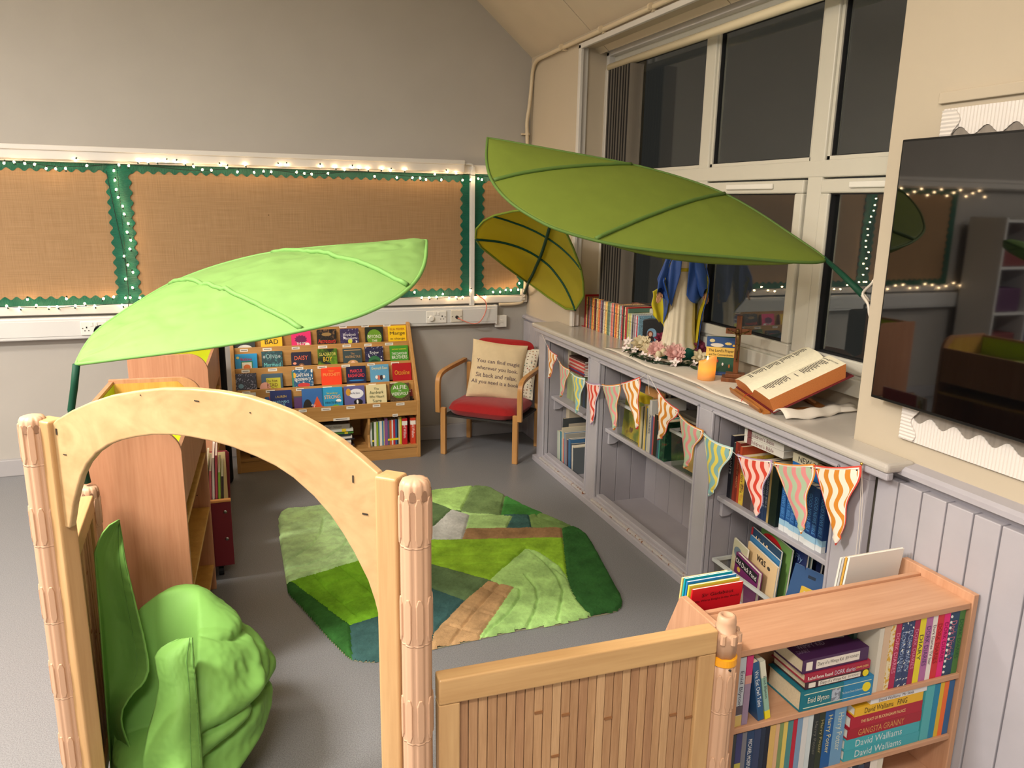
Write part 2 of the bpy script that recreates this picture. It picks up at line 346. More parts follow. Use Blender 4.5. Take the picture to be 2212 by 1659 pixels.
for y0, y1 in bays:
    g = MB()
    for a, b, c, e in ((y0, y1, 1.893, 1.908), (y0, y1, 2.515, 2.53)): g.box(WX0+.012, WX1-.02, a, b, c, e)
    for a, b in ((y0, y0+.015), (y1-.015, y1)): g.box(WX0+.012, WX1-.02, a, b, 1.893, 2.53)
    g.build('glazing_bead', M_UPVC, WN)
    g = MB()
    for a, b in ((y0+.015, y0+.019), (y1-.019, y1-.015)): g.box(WX0+.02, WX1-.025, a, b, 1.908, 2.515)
    for a, b in ((1.908, 1.912), (2.511, 2.515)): g.box(WX0+.02, WX1-.025, y0+.015, y1-.015, a, b)
    g.build('gasket', M_GASKET, WN)
    B(WX0+.03, WX0+.034, y0+.01, y1-.01, 1.9, 2.52).build('glass_pane', M_PANE, WN)
    c = MB()   # opening casement
    c.box(WX0-.012, WX1-.01, y0+.006, y1-.006, 1.763, 1.818).box(WX0-.012, WX1-.01, y0+.006, y1-.006, 1.075, 1.128)
    c.box(WX0-.012, WX1-.01, y0+.006, y0+.058, 1.1282, 1.7628).box(WX0-.012, WX1-.01, y1-.058, y1-.006, 1.1282, 1.7628)
    cs = c.build('casement', M_UPVC, WN, bevel=.007)
    g = MB()
    for a, b in ((y0+.058, y0+.062), (y1-.062, y1-.058)): g.box(WX0, WX1-.025, a, b, 1.128, 1.763)
    for a, b in ((1.128, 1.132), (1.759, 1.763)): g.box(WX0, WX1-.025, y0+.058, y1-.058, a, b)
    g.build('gasket', M_GASKET, WN)
    B(WX0+.02, WX0+.024, y0+.05, y1-.05, 1.12, 1.77).build('glass_pane', M_PANE, WN)
    ym = (y0+y1)/2
    hb = MB().box(WX0-.024, WX0-.012, ym-.17, ym+.17, 1.782, 1.806); hb.build('window_handle', paint((224, 222, 214), .25, .5, name='white_handle'), WN, bevel=.005)
# ------------------------------------------------------------------ vertical blind, pushed to the far end
t = thing('vertical_blind', 'dark grey vertical blind pushed together at the far end of the window', 'blind', (2.19, 4.2, 2.5))
MB().tube([(2.195, 4.42, 2.497), (2.195, 1.95, 2.50)], .021, 12).build('head_rail', paint((222, 210, 180), .25, .5, name='ivory_rail'), t, world=True, smooth=True)
ms = [paint((112, 105, 95), .8, name='blind_cloth'), paint((46, 43, 42), .8, name='blind_cloth')]
for k in range(17):
    y = 4.345-k*.0165; 
    MB().grid(lambda u, v: (2.15+.085*v, y+.002*sin(v*5+k)-.004*v, 2.47-(2.47-1.13)*u), 4, 6).build('blind_slat', ms[k % 2], t, world=True, solid=.0012)
for y, l in ((4.36, .9), (4.345, .86)): MB().tube([(2.14, y, 2.47), (2.142, y+.004, 2.0), (2.14, y, 2.47-l)], .0022, 5).build('cord', paint((190, 186, 176), .6, name='cord'), t, world=True)
# ------------------------------------------------------------------ painted conduit pipe
t = thing('conduit_pipe', 'cream painted pipe running up the far corner and along the ceiling edge', 'pipe', (2.03, 5.3, 1.0))
pts = [(1.83, 5.328, .985), (1.97, 5.328, .985), (2.018, 5.328, 1.0), (2.035, 5.325, 1.05), (2.035, 5.325, 1.9), (2.02, 5.32, 2.2), (2.015, 5.318, 2.26), (2.03, 5.31, 2.36), (2.04, 5.305, 2.5), (2.04, 5.29, 2.60), (2.035, 5.22, 2.645), (2.035, 5.1, 2.652), (2.035, 2.0, 2.655)]
def smooth_path(p, n=2):
    p = [Vector(q) for q in p]
    for _ in range(n):
        q = [p[0]]
        for a, b in zip(p[:-1], p[1:]): q += [a*.75+b*.25, a*.25+b*.75]
        p = q+[p[-1]]
    return p
MB().tube(smooth_path(pts), .0125, 10).build('pipe', paint((206, 190, 162), .4, .4, name='cream_gloss'), t, world=True, smooth=True)
for y in (4.75, 4.2, 3.65, 3.1, 2.5): MB().tube([(2.02, y-.008, 2.655), (2.02, y+.008, 2.655)], .0165, 10).box(2.03, 2.06, y-.008, y+.008, 2.632, 2.642).build('pipe_clip', paint((206, 190, 162), .4, .4, name='cream_gloss'), t, world=True)
MB().tube([(2.022, 5.32, 2.17), (2.022, 5.32, 2.186)], .0165, 10).box(1.985, 2.03, 5.325, 5.35, 2.172, 2.184).build('pipe_clip', paint((206, 190, 162), .4, .4, name='cream_gloss'), t, world=True)
# ------------------------------------------------------------------ noticeboards, rails, trunking, sockets on the back wall
M_HESS = newmat('hessian'); _b = P(M_HESS); _N = M_HESS.node_tree
_t = _N.nodes.new('ShaderNodeTexCoord'); 
def _thr(sx, sz):
    mp = _N.nodes.new('ShaderNodeMapping'); mp.inputs['Scale'].default_value = (sx, 1, sz); n = _N.nodes.new('ShaderNodeTexNoise'); n.inputs['Scale'].default_value = 1; n.inputs['Detail'].default_value = 3
    _N.links.new(_t.outputs['Object'], mp.inputs[0]); _N.links.new(mp.outputs[0], n.inputs['Vector']); return n
_a, _c = _thr(5, 240), _thr(240, 5)
_x = _N.nodes.new('ShaderNodeMix'); _x.data_type = 'FLOAT'; _x.inputs[0].default_value = .5
_r = _N.nodes.new('ShaderNodeValToRGB'); _r.color_ramp.elements[0].position = .35; _r.color_ramp.elements[1].position = .65
_r.color_ramp.elements[0].color = (*lin((140, 110, 76)), 1); _r.color_ramp.elements[1].color = (*lin((160, 129, 94)), 1)
_N.links.new(_a.outputs['Fac'], _x.inputs[2]); _N.links.new(_c.outputs['Fac'], _x.inputs[3]); _N.links.new(_x.outputs[0], _r.inputs[0]); _N.links.new(_r.outputs[0], _b.inputs['Base Color'])
_p = _N.nodes.new('ShaderNodeBump'); _p.inputs['Strength'].default_value = .25; _p.inputs['Distance'].default_value = .002; _N.links.new(_x.outputs[0], _p.inputs['Height']); _N.links.new(_p.outputs[0], _b.inputs['Normal'])
_b.inputs['Roughness'].default_value = .75; _b.inputs['Specular IOR Level'].default_value = .3
M_GREEN = paint((20, 92, 74), .42, .4, .08, 20, name='green_corrugated_card')
M_WHITEC = paint((214, 208, 202), .5, .35, name='white_corrugated_card')
def scallop(name, mat, parent, o, ex, ey, ez, L, wd, wave=.06, amp=.009, ridge=.006, both=False):
    """corrugated card strip: straight edge along ex, wavy edge at wd along ey, ridges across"""
    o, ex, ey, ez = Vector(o), Vector(ex), Vector(ey), Vector(ez); n = max(8, int(L/(ridge/2)))
    def fn(u, v):
        s = u*L; e = wd+amp*sin(2*pi*s/wave)
        lo = 0
        return o+ex*s+ey*(lo+(e-lo)*v)+ez*(.003+.0011*(1 if int(u*n+.5) % 2 else -1))
    m = MB().grid(fn, n, 3)
    k = len(m.v); b = [tuple(Vector(p)-ez*.0035) for p in m.v]; w_ = 4
    fs = [tuple(i+k for i in f[::-1]) for f in m.f]; m.v += b; m.f += fs; m.m += [0]*len(fs)
    e1 = [i*w_+3 for i in range(n+1)]; 
    for a, c in zip(e1[:-1], e1[1:]): m.f.append((a, c, c+k, a+k)); m.m.append(0)
    return m.build(name, mat, parent, world=True)
yb = YB-.004
def board(x0, x1, label, sides, ends=True):
    t = thing('noticeboard', label, 'noticeboard', ((x0+x1)/2, yb, 1.47))
    B(x0, x1, yb-.012, yb, 1.045, 1.90).build('hessian_panel', M_HESS, t, world=True)
    f = yb-.0125
    scallop('border_strip', M_GREEN, t, (x0, f, 1.897), (1,0,0), (0,0,-1), (0,-1,0), x1-x0, .050)
    scallop('border_strip', M_GREEN, t, (x0, f, 1.050), (1,0,0), (0,0,1), (0,-1,0), x1-x0, .050)
    f -= .005
    if 'l' in sides: scallop('border_strip', M_GREEN, t, (x0+.001, f, 1.052), (0,0,1), (1,0,0), (0,-1,0), .845, .062)
    if 'r' in sides: scallop('border_strip', M_GREEN, t, (x1-.001, f, 1.052), (0,0,1), (-1,0,0), (0,-1,0), .845, .062)
    return t
board(-2.3, -.597, 'hessian noticeboard with green scalloped border at the left end of the back wall', 'lr')
nb2 = board(-.597, 1.612, 'long hessian noticeboard in the middle of the wall above the bookcase', 'lr')
board(1.645, 2.04, 'short hessian noticeboard in the corner behind the smallest green leaf', 'lr')
MB().box(.255, .262, yb-.013, yb-.0121, 1.60, 1.606).build('loose_thread', paint((90, 66, 40), .8, name='thread'), nb2, world=True)
rl = MB().box(-3.3, 1.557, 5.285, YB, 1.905, 1.972).box(-3.3, 1.557, 5.275, YB, 1.955, 1.985).box(-3.3, 1.557, 5.31, YB, 1.893, 1.91)
rl.box(1.557, 2.05, 5.325, YB, 1.898, 1.958)
struct(rl.build('trim_1', M_GLOSSW, bevel=.005))
struct(MB().box(-3.3, 2.05, 5.318, YB, .998, 1.046).box(-3.3, 2.05, 5.322, YB, 1.03, 1.052).build('trim_4', M_GLOSSW, bevel=.005))
t = thing('cable_trunking', 'wide white plastic cable trunking along the back wall below the noticeboards', 'trunking', (0, 5.3, .92))
MB().box(-3.3, 1.80, 5.292, YB, .850, .983).build('trunking_body', M_TRUNK, t, world=True, bevel=.008)
B(-3.3, 1.80, 5.2885, 5.293, .87, .964).build('trunking_lid', M_TRUNK, t, world=True, bevel=.002)
B(1.795, 1.808, 5.289, YB, .847, .986).build('end_cap', M_TRUNK, t, world=True, bevel=.003)
t = thing('conduit_box', 'narrow white vertical conduit crossing between two noticeboards', 'conduit', (1.62, 5.3, 1.45))
B(1.606, 1.637, 5.302, YB-.013, .985, 1.948).build('conduit_cover', M_TRUNK, t, world=True, bevel=.003)
MB().tube(smooth_path([(1.555, 5.30, 1.962), (1.60, 5.30, 1.962), (1.622, 5.303, 1.955), (1.622, 5.305, 1.92)]), .007, 8).build('cable_bend', M_TRUNK, t, world=True, smooth=True)
M_SOCK = paint((222, 220, 214), .3, .5, name='socket_plastic'); M_HOLE = paint((24, 22, 22), .7, name='hole')
def pins(t, x, z, y):
    MB().box(x-.004, x+.004, y-.0006, y, z+.008, z+.018).box(x-.014, x-.007, y-.0006, y, z-.01, z-.004).box(x+.007, x+.014, y-.0006, y, z-.01, z-.004).build('socket_hole', M_HOLE, t, world=True)
def double_socket(xc, zc, y, label, blank=False):
    t = thing('double_socket', label, 'socket', (xc, y, zc))
    B(xc-.073, xc+.073, y-.009, y, zc-.043, zc+.043).build('face_plate', M_SOCK, t, world=True, bevel=.004)
    for s in (-1, 1):
        B(xc+s*.012-.008, xc+s*.012+.008, y-.013, y-.008, zc+.012, zc+.034).build('rocker_switch', M_SOCK, t, world=True, bevel=.002)
        MB().tube([(xc+s*.062, y-.0092, zc), (xc+s*.062, y-.0104, zc)], .004, 8).build('screw', paint((150, 148, 140), .3, metal=1, name='screw'), t, world=True)
        if not (blank and s < 0): pins(t, xc+s*.04, zc-.008, y-.009)
    if blank: MB().lathe([(.02, 0), (.02, .014), (.015, .018), (.001, .018)], 14, sx=1, sy=1).xf(Matrix.Translation((xc-.04, y-.009, zc-.008)) @ Matrix.Rotation(pi/2, 4, 'X')).build('child_safety_plug', M_SOCK, t, world=True, smooth=False)
    return t
double_socket(1.352, .914, 5.289, 'white double socket with one blanked outlet, right of the display bookcase', True)
double_socket(-.802, .916, 5.289, 'white double socket at the left end of the trunking, behind the pale leaf tip')
t = thing('outlet_plate', 'square white outlet plate with a pink cable plugged in', 'outlet', (1.499, 5.289, .916))
B(1.456, 1.542, 5.280, 5.289, .873, .959).build('face_plate', paint((212, 206, 192), .35, .45, name='aged_plastic'), t, world=True, bevel=.004)
MB().lathe([(.011, 0), (.011, .012), (.006, .022), (.003, .026)], 12).xf(Matrix.Translation((1.499, 5.281, .909)) @ Matrix.Rotation(pi/2, 4, 'X')).build('black_jack', M_HOLE, t, world=True, smooth=True)
for s in (-1, 1): MB().tube([(1.499+s*.032, 5.2805, .914), (1.499+s*.032, 5.279, .914)], .004, 8).build('screw', paint((150, 148, 140), .3, metal=1, name='screw'), t, world=True)
t = thing('switch_box', 'small square white switch box on the wall below the trunking end', 'switch', (1.846, 5.33, .862))
B(1.802, 1.890, 5.325, YB, .818, .906).build('back_box', M_SOCK, t, world=True, bevel=.005)
B(1.802, 1.890, 5.316, 5.326, .818, .906).build('face_plate', M_SOCK, t, world=True, bevel=.004)
for k in (-1, 0, 1): B(1.846+k*.013-.005, 1.846+k*.013+.005, 5.312, 5.317, .850, .874).build('rocker_switch', M_SOCK, t, world=True, bevel=.0015)
t = MB().tube(smooth_path([(1.499, 5.255, .907), (1.53, 5.235, .89), (1.60, 5.23, .862), (1.655, 5.235, .868), (1.70, 5.245, .93), (1.715, 5.25, .99), (1.70, 5.26, 1.03), (1.665, 5.295, 1.055), (1.652, 5.31, 1.065)], 3), .0035, 6).build('pink_cable', paint((206, 120, 104), .5, name='pink_cable'), smooth=True)
tag(t, 'thin pink cable looping from the outlet plate up to the corner noticeboard', 'cable')
# ------------------------------------------------------------------ fairy lights
top1 = [(30,248),(105,243),(185,252),(258,260),(345,290),(415,292),(490,292),(563,228),(648,268),(888,265),(960,270),(1037,235),(1103,240),(1170,237),(1240,235),(1313,240),(1378,250),(1446,275),(1510,300),(1578,303),(1647,265),(1692,280),(1772,315),(1830,262),(1897,318),(1968,312),(2025,316)]
PTS = [(-1.167, 5.275, 1.877), (-1.117, 5.275, 1.883), (-1.065, 5.275, 1.878), (-1.016, 5.275, 1.874), (-0.96, 5.275, 1.853), (-0.912, 5.275, 1.853), (-0.861, 5.275, 1.855), (-0.805, 5.275, 1.904), (-0.749, 5.275, 1.876), (-0.579, 5.275, 1.884), (-0.527, 5.275, 1.882), (-0.469, 5.275, 1.91), (-0.421, 5.275, 1.908), (-0.372, 5.275, 1.912), (-0.32, 5.275, 1.915), (-0.266, 5.275, 1.913), (-0.218, 5.275, 1.907), (-0.168, 5.275, 1.889), (-0.12, 5.275, 1.871), (-0.068, 5.275, 1.87), (-0.013, 5.275, 1.902), (0.022, 5.275, 1.891), (0.083, 5.275, 1.865), (0.131, 5.275, 1.909), (0.181, 5.275, 1.865), (0.239, 5.275, 1.872), (0.284, 5.275, 1.87), (0.334, 5.275, 1.913), (0.382, 5.275, 1.915), (0.439, 5.275, 1.873), (0.487, 5.275, 1.867), (0.532, 5.275, 1.864), (0.59, 5.275, 1.915), (0.635, 5.275, 1.871), (0.682, 5.275, 1.912), (0.741, 5.275, 1.897), (0.791, 5.275, 1.913), (0.838, 5.275, 1.912), (0.892, 5.275, 1.907), (0.936, 5.275, 1.86), (0.987, 5.275, 1.91), (1.043, 5.275, 1.902), (1.084, 5.275, 1.857), (1.138, 5.275, 1.909), (1.189, 5.275, 1.858), (1.242, 5.275, 1.857), (1.282, 5.275, 1.85), (1.343, 5.275, 1.887), (1.389, 5.275, 1.851), (1.429, 5.275, 1.904), (1.493, 5.275, 1.897), (1.538, 5.275, 1.853), (1.596, 5.275, 1.856), (1.65, 5.275, 1.866), (1.676, 5.275, 1.858)]
COLM = [(-0.613, 5.31, 1.853), (-0.613, 5.31, 1.798), (-0.61, 5.31, 1.743), (-0.603, 5.31, 1.698), (-0.584, 5.31, 1.646), (-0.579, 5.31, 1.6), (-0.562, 5.31, 1.543), (-0.572, 5.31, 1.492), (-0.557, 5.31, 1.445), (-0.566, 5.31, 1.391), (-0.602, 5.31, 1.348), (-0.585, 5.31, 1.295), (-0.561, 5.31, 1.25), (-0.605, 5.31, 1.209), (-0.571, 5.31, 1.155), (-0.615, 5.31, 1.094), (-0.589, 5.31, 1.095), (-0.536, 5.31, 1.092)]
BOT = [(-1.251, 5.3, 1.061), (-1.187, 5.3, 1.049), (-1.141, 5.3, 1.098), (-1.099, 5.3, 1.061), (-1.034, 5.3, 1.049), (-0.989, 5.3, 1.05), (-0.936, 5.3, 1.097), (-0.893, 5.3, 1.053), (-0.841, 5.3, 1.064), (-0.788, 5.3, 1.05), (-0.737, 5.3, 1.092), (-0.68, 5.3, 1.101), (-0.637, 5.3, 1.05)]
BOT2 = [(1.201, 5.3, 1.089), (1.251, 5.3, 1.051), (1.304, 5.3, 1.051), (1.357, 5.3, 1.053), (1.403, 5.3, 1.073), (1.449, 5.3, 1.046), (1.501, 5.3, 1.048), (1.548, 5.3, 1.048), (1.604, 5.3, 1.095), (1.65, 5.3, 1.046), (1.718, 5.3, 1.046), (1.776, 5.3, 1.079), (1.829, 5.3, 1.078), (1.872, 5.3, 1.091), (1.912, 5.3, 1.09), (1.969, 5.3, 1.092), (1.976, 5.3, 1.139)]
del top1
PTS = PTS + [(1.70+.06*k, 5.275, 1.86+.02*(k % 2)) for k in range(1, 5)]
LFT = [(-1.27-.075*k, 5.275, 1.86+.03*sin(k*2.1)) for k in range(18)]
LFB = [(-1.33-.085*k, 5.30, 1.045+.02*sin(k*1.7)) for k in range(15)]
HID = [(-.47+.068*k, 5.30, 1.05+.022*sin(k*1.9)) for k in range(21)]
RGT = []
ALLB = PTS+COLM+BOT+BOT2+LFT+LFB+HID
fl = thing('fairy_lights', 'string of warm white fairy lights wound round the green noticeboard borders', 'string lights', (0, 5.28, 1.9))
M_BULB = paint((255, 214, 160), .3, emit=42, name='warm_lamp')
bm_ = MB().ball((0,0,0), .0060, 8, 6, (1,1,1.35)); 
b0 = bm_.build('bulb', M_BULB, fl, smooth=True); hb_ = MB().lathe([(.0042, -.018), (.0042, -.006), (.003, -.004)], 6).build('bulb_holder', paint((16, 46, 34), .5, name='green_holder'), fl)
b0.location = (0,0,0)
first = True
for q in ALLB:
    loc = Vector(q)-Vector((0, 5.28, 1.9))
    for s_ in (b0, hb_):
        o = s_ if first else s_.copy()
        if not first: COL.objects.link(o); o.parent = fl
        o.location = loc; o.rotation_euler = (pi if loc.z % .013 < .006 else 0, .5*sin(q[0]*91), 0) 
    first = False
M_CORD = paint((12, 34, 26), .5, name='green_cord')
def cord(pts, dz=0, r=.0022):
    MB().tube(smooth_path(pts, 1), r, 5).build('cord', M_CORD, fl, world=True)
cord([(-2.6, 5.28, 1.875)]+[(x, 5.28, 1.878+.012*sin(x*9)) for x in [-2.4+.1*k for k in range(44)]])
cord([(-.655, 5.318, 1.85), (-.63, 5.318, 1.6), (-.60, 5.318, 1.35), (-.595, 5.318, 1.15), (-.60, 5.315, 1.05), (-.62, 5.30, 1.0), (-.70, 5.285, .97), (-.73, 5.27, .93), (-.76, 5.265, .915)])
cord([(x, 5.305, 1.052+.006*sin(x*8)) for x in [-2.5+.1*k for k in range(46)]])
t = MB().tube(smooth_path([(-.76+.05*cos(k*1.05)*(1-.02*k), 5.262+.008*sin(k*2.3), .895+.045*sin(k*1.05)) for k in range(26)], 2), .003, 5).build('cable_coil', M_CORD); tag(t, 'dark tangle of spare fairy light cable hanging by the left socket', 'cable')
# ------------------------------------------------------------------ display bookcase on the back wall
M_BEECHG = wood((172, 126, 70), (196, 150, 92), 'x', 1.4, .42, name='golden_beech'); M_BEECHGZ = wood((172, 126, 70), (196, 150, 92), 'z', 1.4, .42, name='golden_beech')
t = thing('display_bookcase', 'golden beech display bookcase with four sloping tiers of face-out paperbacks by the wall', 'bookcase', (.56, 5.15, 0))
prof = [(4.965, 0), (5.32, 0), (5.32, .885), (5.275, .887), (5.252, .878), (5.235, .85), (4.978, .425), (4.968, .40)]
for x in (-.03, 1.132): MB().prism(prof, .023, (x, 0, 0), (0,1,0), (0,0,1), (1,0,0)).build('side_panel', M_BEECHGZ, t, world=True, bevel=.003)
TY = [5.212, 5.136, 5.056, 4.976]; TZ = [.765, .643, .520, .397]
x0, x1 = -.007, 1.132
B(x0, x1, 5.29, 5.306, .66, .878).build('back_board', M_BEECHG, t, world=True, bevel=.002)
for k in range(4):
    zb = TZ[k]-.13 if k < 3 else .312
    B(x0, x1, TY[k], TY[k]+.014, zb, TZ[k]).build('tier_lip', M_BEECHG, t, world=True, bevel=.002)
    B(x0, x1, TY[k]+.014, (TY[k-1] if k else 5.29)+.001, TZ[k]-.094, TZ[k]-.082).build('tier_floor', M_BEECHG, t, world=True)
MB().box(x0, x1, 4.976, 5.31, .298, .313).build('compartment_top', M_BEECHG, t, world=True, bevel=.002)
B(x0, x1, 4.972, 5.31, .072, .090).build('bottom_shelf', M_BEECHG, t, world=True, bevel=.002)
B(x0, x1, 4.978, 4.994, 0, .073).build('kick_board', M_BEECHG, t, world=True)
B(x0, x1, 5.305, 5.318, 0, .67).build('back_panel', M_BEECHG, t, world=True)
for x in (.375, .803):
    MB().prism([(4.985, .09), (5.305, .09), (5.305, .298), (4.985, .298), (4.985, .25), (5.0, .21), (5.02, .17), (5.005, .12)], .016, (x, 0, 0), (0,1,0), (0,0,1), (1,0,0)).build('divider', M_BEECHGZ, t, world=True, bevel=.002)
M_LAB = paint((232, 226, 216), .6, name='paper_label')
def shelf_label(x, y, z, w):
    a = B(x-w/2, x+w/2, y-.0012, y, z-.009, z+.009).build('shelf_label', M_LAB, t, world=True)
    q = MB().box(x-w*.36, x+w*.36, y-.0016, y-.0013, z-.0016, z+.0022).build('label_print', paint((90, 84, 80), .7, name='faint_print'), t, world=True); q.parent = a
    return a
LBL = [(.055, .05), (.21, .056), (.385, .05), (.545, .06), (.70, .056), (.855, .05), (1.01, .056)]
for k in range(4):
    for j, (x, w) in enumerate(LBL):
        shelf_label(x+.012*sin(k*3+j*5), TY[k], TZ[k]-.016, w)
for x in (.70, .85, 1.0): shelf_label(x, 5.29, .868, .05)
shelf_label(.63, 4.976, .306, .105); shelf_label(.985, 4.976, .306, .036)
# --- face-out paperbacks
def face_tier(k, x, w, hv, label, cov, front, art=None, extra=0, pages=None, dx2=.004, hard=False):
    """hv: height standing above the lip"""
    h = min(.20, hv+.082); th = .019; lean = radians(13)
    base = TZ[k]-.0815; yfront = TY[k]+.017
    n = Vector((0, -cos(lean), sin(lean)))
    # origin = spine-side back bottom corner
    o = Vector((x-w/2, yfront, base))-n*th+Vector((0, 0, .0005))
    b = book(label, th, w, h, cov, M_face(o.x, o.y, o.z, (0,-1,0), lean), front=front, art=art, pages=pages, hard=hard)
    for e in range(extra):
        o2 = o-n*(th+.001)*(e+1)+Vector((dx2*(e+1), 0, .007*(e+1)))
        book(('second' if e == 0 else 'third')+' copy behind the '+label.split(' on the ')[0], th*.95, w, h, cov, M_face(o2.x, o2.y, o2.z, (0,-1,0), lean), pages=pages)
    return b
CR = (240, 226, 200)
R1 = 'top display tier'; R2 = 'second display tier'; R3 = 'third display tier'; R4 = 'bottom display tier'
XS = [[0.062, 0.23, 0.42, 0.586, 0.738, 0.906, 1.066], [0.065, 0.225, 0.408, 0.579, 0.744, 0.89, 1.062], [0.05, 0.214, 0.405, 0.591, 0.753, 0.91, 1.063], [0.038, 0.26, 0.458, 0.582, 0.727, 0.872, 1.029]]
def I(a, b, c=(235, 232, 220), s=60): return blotch(a, b, c, s)
